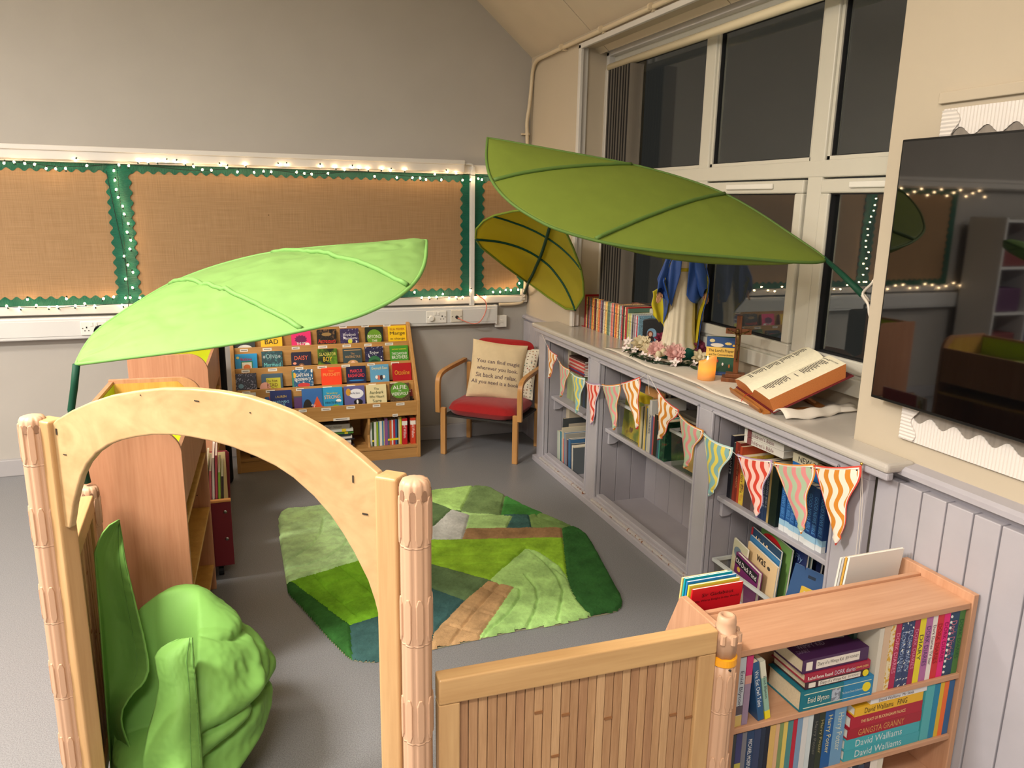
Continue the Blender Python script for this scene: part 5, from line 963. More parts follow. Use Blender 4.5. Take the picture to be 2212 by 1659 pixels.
B(-.195, .195, 0, .335, -.0115, -.0075).build('cover', paint((96, 26, 34), .4, .4, name='maroon_leather'), bib, bevel=.002)
M_OR = paint((190, 116, 62), .6, name='gilt_edge', var=.08, vs=260); M_PG = paint((232, 224, 196), .85, name='page', var=.03, vs=80)
def pg(s):
    n = 16
    def top(u): return .006+.022*sin(pi*min(1, u*1.25))**.7*(1-.2*u)+.012*(1-u)*(u > .25)-(.006*(1-u*4) if u < .25 else 0)
    m = MB(); m.cur = 0
    if s < 0: hgt = lambda u: .020+.022*sin(pi*min(.5, u*1.4))-.014*max(0, u-.7)/.3
    else: hgt = lambda u: .018+.030*sin(pi*min(.5, u*1.6))-.003*max(0, u-.6)/.4
    W_ = .184
    for i in range(n):
        u0, u1 = i/n, (i+1)/n
        a0, a1 = s*W_*u0, s*W_*u1; h0, h1 = hgt(u0), hgt(u1)
        m.cur = 0; m.add([(a0, .008, h0), (a1, .008, h1), (a1, .325, h1), (a0, .325, h0)], [(0,1,2,3) if s > 0 else (3,2,1,0)])
        m.cur = 1; m.add([(a0, .008, -.007), (a1, .008, -.007), (a1, .008, h1), (a0, .008, h0)], [(0,1,2,3)]); m.add([(a0, .305, -.007), (a1, .305, -.007), (a1, .325, h1), (a0, .325, h0)], [(3,2,1,0)])
    m.cur = 1; m.add([(s*W_, .008, -.007), (s*W_, .305, -.007), (s*W_, .325, hgt(1)), (s*W_, .008, hgt(1))], [(0,1,2,3)])
    o = m.build('page_block', [M_PG, M_OR], bib)
    # printed lines: short bars lying on the page, verse lengths vary
    L = MB(); M_T = paint((46, 40, 36), .8, name='print')
    def line(x0, x1, y, th=.0032):
        k = 5
        for j in range(k):
            a, b_ = x0+(x1-x0)*j/k, x0+(x1-x0)*(j+1)/k
            za, zb = hgt(abs(a)/W_)+.0006, hgt(abs(b_)/W_)+.0006
            L.add([(a, y, za), (b_, y, zb), (b_, y+th, zb), (a, y+th, za)], [(0,1,2,3)])
    rr = random.Random(5+s)
    if s < 0:
        y = .305
        for k in range(38):
            if k % 9 == 8: y -= .0069; continue
            line(-.150, -.150+.035+.025*rr.random(), y); y -= .0069
    else:
        line(.03, .10, .300, .003)
        for c0 in (.025, .095) if False else (.06,):
            y = .286
            for k in range(15): line(c0, c0+.03+.035*rr.random(), y); y -= .0068
            y -= .02
            line(c0+.01, c0+.05, y); y -= .03
            for k in range(15): line(c0-.012, c0+.025+.03*rr.random(), y); y -= .0068
    l = L.build('printed_text', M_T, bib); l['kind'] = 'stuff'; l.parent = o
pg(-1); pg(1)
text('THE BOOK OF PSALMS', bib, (.125, .305, .0485), (1,0,0), (0,1,0), .07, .006, INK, 'page_heading')
MB().tube(smooth_path([(-.005, .02, .014), (-.006, -.0, .016), (-.008, -.018, .022), (-.002, -.04, .012), (-.01, -.05, -.004)]), .0014, 5).build('ribbon', paint((190, 40, 34), .5, name='red_ribbon'), bib)
# ------------------------------------------------------------------ play screens in front: arch, low panels, plastic connector posts
M_MAPLE = wood((174, 136, 92), (194, 158, 112), 'z', 1.0, .36, name='maple'); M_MAPLEX = wood((176, 138, 92), (196, 160, 112), 'x', 1.0, .36, name='maple')
M_PLY = wood((172, 138, 96), (196, 164, 120), 'x', .35, .4, .3, name='birch_ply', swirl=2.2)
M_POST = paint((190, 152, 124), .45, .4, .02, 12, name='beige_plastic'); M_SCAL = paint((140, 108, 86), .6, .2, name='recess')
Aa = Vector((-.405, 1.928, 0)); Bb = Vector((.259, 1.338, 0)); ua = (Bb-Aa).normalized(); na = Vector((ua.y, -ua.x, 0))   # na points to the viewer
def sc(p): return (p[0]*.81, 1.7-(1.7-p[1])*.81)
OUTER = [sc(p) for p in [(.046,1.103),(.11,1.137),(.18,1.167),(.26,1.195),(.349,1.216),(.44,1.233),(.535,1.242),(.62,1.244),(.706,1.240),(.775,1.229),(.838,1.215),(.90,1.192),(.964,1.163),(1.02,1.129),(1.062,1.101)]]
INNER = [sc(p) for p in [(1.056,.74),(1.046,.78),(1.029,.828),(.993,.892),(.965,.933),(.931,.975),(.885,1.016),(.829,1.053),(.78,1.075),(.723,1.091),(.65,1.106),(.582,1.113),(.52,1.115),(.462,1.113),(.395,1.105),(.334,1.091),(.28,1.075),(.232,1.055),(.185,1.026),(.146,.99),(.117,.95),(.093,.901),(.075,.86),(.062,.82),(.05,.785)]]
ar = thing('arch_screen', 'birch plywood arch on two maple uprights, standing at the front as an entrance', 'arch', tuple(Aa.lerp(Bb, .5)))
poly = [sc((.03, 1.09))]+OUTER+[sc((1.07, 1.09)), sc((1.07, .74))]+INNER+[sc((.03, .785))]
MB().prism(poly[::-1], .019, Aa+na*.0095, ua, (0,0,1), -na).build('arch_panel', M_PLY, ar, world=True, bevel=.004, seg=3)
def upright(s0, s1, zt):
    q = [Aa+ua*s0+na*.022, Aa+ua*s1+na*.022, Aa+ua*s1-na*.022, Aa+ua*s0-na*.022]
    m = MB(); m.add([tuple(p) for p in q]+[tuple(p+Z3*zt) for p in q], [(3,2,1,0),(4,5,6,7),(0,1,5,4),(1,2,6,5),(2,3,7,6),(3,0,4,7)])
    m.build('upright', M_MAPLE, ar, world=True, bevel=.005, seg=3)
upright(-.024, .028, 1.213); upright(.861, .907, 1.213)
for (s, z), (dx, dz) in zip([sc(p) for p in [(0.046, 1.07), (0.068, 1.007), (0.551, 1.213), (0.367, 1.208), (0.998, 1.077), (1.028, 0.996), (0.714, 1.202)]], ((.004, .014), (.010, .002), (.012, .002), (.002, .002), (.003, .014), (.012, .003), (.003, .002))):
    p = Aa+ua*s+na*.0097; MB().prism([(-dx/2, -dz/2), (dx/2, -dz/2), (dx/2, dz/2), (-dx/2, dz/2)], .0012, p+Z3*z, ua, (0,0,1), na).build('staple', paint((70, 62, 54), .5, metal=.5, name='staple'), ar, world=True)
def post(x, y, zt, label, knuckles, R=.0285, knob=False, rot=0.):
    t = thing('connector_post', label, 'post', (x, y, 0), rot)
    n = 8
    def f(a, z): return 1-.11*(.5+.5*cos(n*a+pi))**5-.02*(.5+.5*cos(n*a))**4
    pr = [(R*.96, 0), (R, .01)]
    top = zt-(.115 if knob else .018)
    pr += [(R, top-.03), (R*.985, top)] if knob else [(R, top), (R*.97, top+.008), (R*.84, top+.015), (R*.5, top+.018), (.001, top+.019)]
    MB().lathe(pr, 64, fn=f).build('post_body', M_POST, t, smooth=True)
    for k in range(n):
        a = 2*pi*k/n
        for zk in knuckles:
            ex = Vector((-sin(a), cos(a), 0)); ez = Vector((cos(a), sin(a), 0)); o = ez*(R*.90)+Z3*zk
            hw, hh = .0068, .045
            pl = [(-hw*.45, -hh), (hw*.45, -hh), (hw, -hh*.72), (hw, hh*.72), (hw*.45, hh), (-hw*.45, hh), (-hw, hh*.72), (-hw, -hh*.72)]
            MB().prism(pl, R*.17, o, ex, (0,0,1), ez).build('rib_insert', M_POST, t, bevel=.0015)
        if not knob:
            ez = Vector((cos(a+pi/n), sin(a+pi/n), 0)); ex = Vector((-sin(a+pi/n), cos(a+pi/n), 0)); o = ez*R*.975+Z3*(top-.012)
            MB().prism([(-.0055, -.006), (.0055, -.006), (.006, .004), (.004, .011), (0, .013), (-.004, .011), (-.006, .004)], .0012, o, ex, (0,0,1), ez).build('cap_notch', M_SCAL, t)
    for zk in knuckles:
        MB().lathe([(R*1.003, zk-.052), (R*1.012, zk-.05), (R*1.003, zk-.048)], 64, fn=f).build('joint_ring', M_POST, t, smooth=True)
    if knob:
        MB().lathe([(R*.8, top), (R*1.02, top+.002), (R*1.02, top+.018), (R*.8, top+.02)], 32).build('yellow_clip', paint((232, 160, 30), .35, .4, name='yellow_plastic'), t)
        MB().lathe([(R*.85, top+.02), (R*.9, top+.05), (R*1.0, top+.062), (R*1.0, top+.074), (R*.72, top+.076), (R*.74, top+.10), (R*.66, top+.112), (R*.45, top+.115), (R*.40, top+.111), (.001, top+.110)], 32, fn=lambda a, z: 1+.04*cos(8*a)*(z < top+.075)).build('knob_cap', M_POST, t, smooth=True)
        for k in range(8):
            a = 2*pi*k/8; MB().lathe([(.0065, 0), (.0065, .020)], 8, c=(R*1.0*cos(a), R*1.0*sin(a), top+.058)).build('cap_lug', M_POST, t)
        MB().tube([(-R*1.05, .006, top-.002), (0, -R*1.07, top-.004)], .0025, 6).build('black_tie', paint((20, 20, 22), .5, name='black_strap'), t)
    return t
post(.288, 1.286, 1.222, 'tall beige ribbed plastic post at the right of the arch', (1.146, .951, .744, .55, .35, .15))
post(-.436, 1.934, 1.222, 'tall beige ribbed plastic post at the left of the arch', (1.16, .965, .77, .57, .37, .17))
post(.968, 1.268, .843, 'short beige plastic post with a knob cap and yellow clip beside the front bookcase', (.715-.05, .46, .26, .08), knob=True)
post(-.452, 2.565, .83, 'short beige plastic post behind the arch, against the near beech cabinet', (.75, .55, .35, .15))
def panel(p0, p1, zt, label, slats, rail_h=.055):
    a = Vector(p0); b = Vector(p1); d = (b-a); L = d.length; Mx = frame3(a, d, Z3.cross(d), Z3)
    t = thing('screen_panel', label, 'screen', M=Mx)
    B(0, L, -.018, .018, zt-rail_h, zt).build('top_rail', M_MAPLEX, t, bevel=.004, seg=3)
    B(0, L, -.016, .016, .05, .09).build('bottom_rail', M_MAPLEX, t, bevel=.003)
    for x in (0, L-.042): B(x, x+.042, -.016, .016, .0905, zt-rail_h-.0005).build('stile', M_MAPLE, t, bevel=.003)
    rn = random.Random(3)
    w = (L-.084)/slats; x = .042
    for k in range(slats):
        c = rn.choice([((162, 124, 88), (184, 146, 108)), ((146, 108, 78), (168, 128, 94)), ((172, 136, 98), (192, 156, 118)), ((154, 116, 82), (176, 138, 102))])
        o = MB().box(x+.0007, x+w-.0007, -.006-.0012*(k % 2), .004, .0905, zt-rail_h-.0005).build('bamboo_slat', wood(c[0], c[1], 'z', 2.2, .5, .8, name='bamboo', swirl=.2), t, bevel=.0012)
        if rn.random() < .8:
            zz = rn.uniform(.25, zt-.1); B(x+.0012, x+w-.0012, -.0085-.0012*(k % 2), -.005, zz-.003, zz+.002).build('bamboo_node', paint((134, 92, 58), .6, name='bamboo_node'), o)
        x += w
    return t
panel((.326, 1.285, 0), (.940, 1.272, 0), .817, 'low maple screen with bamboo slats between the arch and the front bookcase', 27)
panel((-.436, 1.975, 0), (-.452, 2.525, 0), .812, 'low maple screen running back from the left arch post to the beech cabinet', 24)
# ------------------------------------------------------------------ front bookcase
M_BEECH = wood((186, 138, 106), (206, 160, 128), 'x', .9, .4, .5, name='pink_beech'); M_BEECHZ = wood((186, 138, 106), (206, 160, 128), 'z', .9, .4, .5, name='pink_beech'); M_EDGE = wood((206, 160, 106), (222, 180, 128), 'x', 1, .4, name='beech_edge')
t = thing('bookcase', 'low pink beech bookcase full of books at the right front, against the panelled wall', 'bookcase', (1.52, 1.5, 0))
sp_ = [(1.42, 0), (1.78, 0), (1.78, .42), (1.68, .645), (1.672, .652), (1.42, .652)]
for x in (1.118, 1.911): MB().prism(sp_, .019, (x, 0, 0), (0,1,0), (0,0,1), (1,0,0)).build('side_panel', M_BEECHZ, t, world=True, bevel=.002)
xa, xb = 1.1375, 1.9105
for z0, z1, nm in ((.608, .626, 'top'), (.387, .403, 'shelf'), (.185, .201, 'shelf'), (.03, .046, 'shelf')):
    B(xa, xb, 1.425, 1.60, z0, z1).build(nm, M_BEECH, t, world=True, bevel=.0015)
B(xa, xb, 1.60, 1.615, .03, .634).build('back_panel', M_BEECH, t, world=True, bevel=.002)
B(xa, xb, 1.43, 1.445, 0, .03).build('plinth', M_BEECH, t, world=True)
B(xa, xb, 1.6155, 1.765, .36, .372).build('tray_floor', M_BEECH, t, world=True); B(xa, xb, 1.765, 1.778, .30, .47).build('tray_lip', M_BEECH, t, world=True, bevel=.002)
# back tray books, front covers leaning
def tray(x, w, h, c, label, k, front=None): return book(label, .006, w, h, c, M_face(x, 1.69+.012*k, .3735, (0,-1,0), .0) @ Matrix.Rotation(.10-.0*k, 4, 'Y'), front=front, pages=PAGEW)
tray(1.142, .165, .305, (206, 24, 40), 'bright red booklet lettered in black in the tray behind the front bookcase', 0, [('Sir Gadabout', (40, 10, 20), .93, .035, .62), ('the Worst Knight in the World', (40, 10, 20), .87, .03, .86)])
tray(1.138, .165, .312, (214, 206, 70), 'yellow booklet behind the red one in the tray', 1)
tray(1.139, .16, .318, (40, 130, 200), 'blue booklet behind the yellow one in the tray', 2)
tray(1.1385, .155, .322, (30, 170, 180), 'turquoise booklet behind the blue one in the tray', 3)
tray(1.1385, .15, .318, (226, 206, 130), 'cream booklet at the back of the tray stack', 4)
for k, (c, nm) in enumerate([((226, 222, 214), 'white'), ((190, 190, 190), 'grey'), ((206, 160, 70), 'tan-edged'), ((226, 226, 222), 'glossy white')]):
    book(nm+' magazine standing in the right end of the tray by the wall', .007, .21, .300+.006*k, c, M_face(1.69, 1.70-.010*k+.03, .3735, (0,-1,0), .0) @ Matrix.Rotation(.10, 4, 'Y'), pages=PAGEW)
# --- upper shelf
yf = 1.432; S1 = .4035; S2 = .2015
def std(x, w, h, c, label, z, lean=0, **k): return book(label, w, k.pop('d', .125), h, c, M_stand(x, yf+k.pop('dy', 0), z, (0,-1,0), lean), **k)
U = 'on the upper shelf of the front bookcase'
std(1.142, .022, .198, (186, 196, 206), 'pale blue-white paperback at the left end '+U, S1, title='Enid Blyton', title_col=(90, 90, 110), band=[(0, .16, (206, 180, 110)), (.17, .3, (90, 80, 90))])
std(1.166, .018, .199, (150, 130, 156), 'mauve and pink paperback, second from the left '+U, S1, band=[(.72, 1, (196, 50, 110)), (.6, .72, (206, 150, 140))])
std(1.218, .019, .178, (44, 86, 130), 'leaning blue paperback with a dark picture cover '+U, S1, lean=-.20, title='We Eat Owl Tales', title_col=(220, 226, 230), d=.12)
std(1.241, .015, .178, (140, 176, 160), 'thin leaning pale green paperback '+U, S1, lean=-.20, title='Enid Blyton', title_col=(60, 80, 80), band=[(0, .14, (226, 206, 40)), (.72, 1, (206, 206, 190))], d=.12)
def lie(x1, L, h, c, label, z, **k): return book(label, h, k.pop('d', .135), L, c, M_flat(x1, yf+k.pop('dy', 0), z, (0,-1,0), k.pop('turn', 0)), **k)
z = S1
Lb = 'in the stack on the upper shelf'
b = lie(1.588, .243, .060, (20, 112, 130), 'thick teal hardback with boxed title at the bottom '+Lb, z, hard=True, pages=PAGE, dy=-.004, band=[(0, .42, (40, 126, 172))])
text('Enid Blyton', b, (.028, -.0022, .185), (0,0,-1), (1,0,0), .07, .026, inkm((226, 226, 206)), 'spine_title'); text('The Secret Seven Collection', b, (.028, -.0022, .072), (0,0,-1), (1,0,0), .07, .022, inkm((206, 220, 214)), 'spine_title')
MB().prism([(0, 0)], 0, (0,0,0), (1,0,0), (0,1,0), (0,0,1)) if False else None
B(.010, .047, -.0016, .0, .112, .140).build('spine_picture', blotch((170, 180, 196), (120, 126, 140), None, 90), b); MB().lathe([(.014, 0), (.014, .0012)], 16).xf(Matrix.Translation((.03, -.0004, .022)) @ Matrix.Rotation(pi/2, 4, 'X')).build('yellow_dot', paint((226, 206, 40), .5, name='sticker'), b)
q = MB()
for a0, a1, c0, c1 in ((.008, .0092, .008, .232), (.0485, .0497, .008, .232)): q.box(a0, a1, -.0017, 0, c0, c1)
q.build('spine_frame', paint((206, 214, 190), .5, name='print'), b)['kind'] = 'stuff'
z += .0603
def spine_box(b, h, L, x0, x1, c=(224, 216, 206)): return B(h*.2, h*.8, -.0013, .0, L*x0, L*x1).build('spine_label', paint(c, .6, name='label_print'), b)
b = lie(1.572, .212, .022, (62, 34, 44), 'dark brown diary above the teal hardback '+Lb, z, hard=True); spine_box(b, .022, .212, .14, .80); spine_box(b, .022, .212, .85, .95)
text('Diary of a Wimpy Kid', b, (.011, -.0016, .122), (0,0,-1), (1,0,0), .085, .0115, INK, 'spine_title'); text('JEFF KINNEY', b, (.011, -.0016, .053), (0,0,-1), (1,0,0), .04, .009, inkm((120, 110, 104)), 'spine_title'); z += .0223
MB().lathe([(.010, 0), (.010, .0012)], 16).xf(Matrix.Translation((.011, -.0006, .012)) @ Matrix.Rotation(pi/2, 4, 'X')).build('yellow_dot', paint((226, 206, 40), .5, name='sticker'), b)
b = lie(1.574, .218, .024, (160, 36, 62), 'crimson diary with white lettering, second from the top '+Lb, z, hard=True)
text('Rachel Renee Russell', b, (.012, -.003, .170), (0,0,-1), (1,0,0), .082, .010, WHITE_INK, 'spine_title'); text('DORK diaries', b, (.012, -.003, .088), (0,0,-1), (1,0,0), .07, .015, inkm((206, 206, 220)), 'spine_title'); text('DRAMA QUEEN', b, (.012, -.003, .030), (0,0,-1), (1,0,0), .04, .009, inkm((236, 200, 120)), 'spine_title'); z += .0243
b = lie(1.566, .218, .040, (70, 38, 78), 'purple diary with a cover drawing, topmost '+Lb, z, hard=True, dy=.004); spine_box(b, .040, .218, .14, .80); spine_box(b, .040, .218, .86, .95)
text('Diary of a Wimpy Kid', b, (.020, -.0016, .128), (0,0,-1), (1,0,0), .085, .016, INK, 'spine_title'); text('JEFF KINNEY', b, (.020, -.0016, .057), (0,0,-1), (1,0,0), .045, .012, inkm((70, 64, 62)), 'spine_title')
text('DIARY', b, (.0405, .035, .19), (0,0,-1), (0,1,0), .04, .014, inkm((150, 130, 160)), 'cover_title'); text('WIMPY KID', b, (.0405, .055, .15), (0,0,-1), (0,1,0), .09, .02, inkm((170, 160, 180)), 'cover_title'); MB().prism([(.06, .03), (.12, .02), (.125, .10), (.07, .12)], .0008, (.0401, 0, 0), (0,1,0), (0,0,1), (1,0,0)).build('cover_picture', paint((196, 188, 172), .6, name='print'), b)
std(1.55, .012, .20, (36, 56, 44), 'dark green chequered book standing behind the stack '+U, S1, dy=.045, d=.08)
x = 1.594
U1 = 'in the bright upper row of the front bookcase'
for w, h, c, nm, kw in [(.015, .196, (206, 200, 186), 'cream-grey book', {}), (.022, .199, (206, 178, 150), 'beige book', {}), (.017, .199, blotch((220, 206, 170), (206, 160, 50), None, 90), 'gold-dotted cream book', {}), (.020, .199, (168, 34, 74), 'first crimson book', {'title': 'DORK DIARIES', 'title_col': (230, 150, 180)}), (.0225, .199, blotch((46, 66, 106), (44, 62, 100), (226, 226, 220), 110), 'first navy spotted book', {'title': 'DORK DIARIES', 'title_col': (150, 170, 206)}), (.0225, .199, blotch((46, 62, 104), (42, 60, 98), (226, 226, 220), 120), 'second navy spotted book', {'title': 'DORK DIARIES', 'title_col': (150, 170, 206)}), (.019, .199, (160, 36, 76), 'second crimson book', {'title': 'DORK DIARIES', 'title_col': (220, 140, 170)}), (.021, .20, (226, 210, 36), 'yellow book', {'title': 'DIARY', 'title_col': (60, 60, 60)}), (.024, .20, (176, 106, 158), 'mauve book', {'title': 'DORK DIARIES', 'title_col': (90, 60, 110)}), (.017, .20, (230, 222, 214), 'white book', {'title': 'Dork Diaries TV Star', 'title_col': (80, 40, 60)}), (.023, .20, (206, 44, 50), 'scarlet book', {'title': 'DORK DIARIES', 'title_col': (150, 30, 40)}), (.022, .20, (226, 30, 120), 'hot pink book', {'title': 'DORK DIARIES', 'title_col': (150, 20, 80)}), (.034, .20, blotch((36, 70, 100), (36, 66, 96), (40, 90, 120), 40), 'wide navy white-dotted book', {'title': 'Dork Diaries 2', 'title_col': (206, 120, 140)}), (.021, .20, (70, 120, 60), 'green end book', {'title': 'DORK DIARIES', 'title_col': (40, 90, 60)})]:
    b = std(x, w, h, c, nm+' '+U1, S1, **kw)
    if 'wide navy' in nm:
        for k in range(11): MB().lathe([(.0042, 0), (.0042, .001)], 10).xf(Matrix.Translation((.0045, -.0002, .012+.0175*k)) @ Matrix.Rotation(pi/2, 4, 'X')).build('white_dot', paint((236, 236, 230), .6, name='print'), b)
    x += w+.0007
# --- middle shelf
D_ = 'on the middle shelf of the front bookcase'
x = 1.1385
for w, h, c, nm, kw in [(.018, .178, (60, 66, 70), 'dark grey', {}), (.019, .178, (64, 66, 116), 'indigo', {'band': [(0, .5, (190, 180, 80))]}), (.015, .178, (120, 120, 130), 'grey', {}), (.024, .178, (40, 64, 100), 'blue-black titled', {'title': 'MICHAEL MORPURGO', 'title_col': (225, 225, 225)}), (.022, .178, (50, 62, 94), 'blue shadowed', {}), (.015, .178, (36, 46, 66), 'navy', {}), (.014, .178, (28, 32, 46), 'black-navy', {}), (.019, .178, (206, 170, 100), 'straw', {}), (.013, .178, (206, 166, 130), 'peach', {}), (.013, .178, (120, 140, 90), 'sage green', {}), (.014, .178, (210, 186, 96), 'yellow', {}), (.018, .178, (74, 130, 132), 'sea green', {}), (.014, .178, (176, 36, 56), 'crimson', {}), (.018, .18, (120, 150, 180), 'sky grey', {}), (.019, .18, (206, 206, 206), 'white', {}), (.017, .18, (196, 206, 210), 'pale blue-white', {}), (.021, .19, (40, 46, 46), 'black wizard-series', {'title': 'Harry Potter', 'title_col': (120, 120, 110)}), (.021, .19, (46, 54, 40), 'dark olive wizard-series', {'title': 'Harry Potter', 'title_col': (170, 160, 110)}), (.033, .192, (30, 88, 150), 'royal blue wizard-series', {'title': 'Harry Potter', 'title_col': (206, 200, 150)}), (.042, .192, (106, 150, 186), 'thick light blue wizard-series', {'title': 'Harry Potter', 'title_col': (200, 206, 190)})]:
    w *= .93; lean = .05 if 'wizard' in nm else 0
    std(x+(.012 if lean else 0)*0, w, h, c, nm+' spine '+D_, S2, **kw); x += w+.0006
z = S2; x1 = 1.795
Wm = 'in the middle shelf stack of the front bookcase'
for h, L, c, nm, ti, tc, dx in [(.034, .272, (64, 160, 172), 'lower teal hardback', 'David Walliams', (206, 220, 220), .0), (.034, .27, (66, 164, 176), 'upper teal hardback', 'David Walliams', (206, 220, 220), .006), (.032, .266, (160, 30, 46), 'crimson hardback lettered in gold', 'GANGSTA GRANNY', (206, 150, 90), .004), (.036, .258, (170, 30, 50), 'crimson hardback lettered in cream', 'THE BEAST OF BUCKINGHAM PALACE', (240, 214, 150), .008), (.028, .245, (226, 176, 40), 'yellow hardback', 'David Walliams   FING', (60, 50, 40), .012)]:
    lie(x1-dx*.6, L, h, c, nm+' '+Wm, z, hard=True, pages=PAGEW, title=ti, title_col=tc, d=.13); z += h+.0004
lie(1.80, .205, .014, (222, 220, 222), 'thin white paperback topmost '+Wm, z, title='David Walliams  Mr Stink', title_col=(60, 50, 60), d=.13)
x = 1.799
for w, h, c, nm in [(.031, .182, (80, 170, 176), 'aqua hardback'), (.021, .178, (30, 130, 166), 'blue paperback'), (.015, .178, (216, 176, 50), 'yellow paperback'), (.017, .178, (232, 110, 56), 'orange paperback'), (.021, .178, (50, 100, 150), 'denim blue paperback')]:
    std(x, w, h, c, nm+' at the right end of the middle shelf', S2); x += w+.0006
x = 1.50
for k, (w, h, c, nm) in enumerate([(.02, .13, (206, 206, 206), 'white'), (.018, .135, (150, 80, 120), 'plum'), (.02, .13, (200, 206, 206), 'pale'), (.022, .132, (40, 50, 60), 'dark'), (.02, .128, (60, 70, 90), 'slate'), (.02, .134, (60, 50, 60), 'black'), (.026, .136, (226, 216, 206), 'cream red-lettered'), (.02, .135, (214, 206, 190), 'ivory')]):
    std(x, w, h, c, nm+' spine in the row on the lowest shelf of the front bookcase', .0465, title='MR' if k == 6 else None, title_col=(180, 40, 50)); x += w+.0008
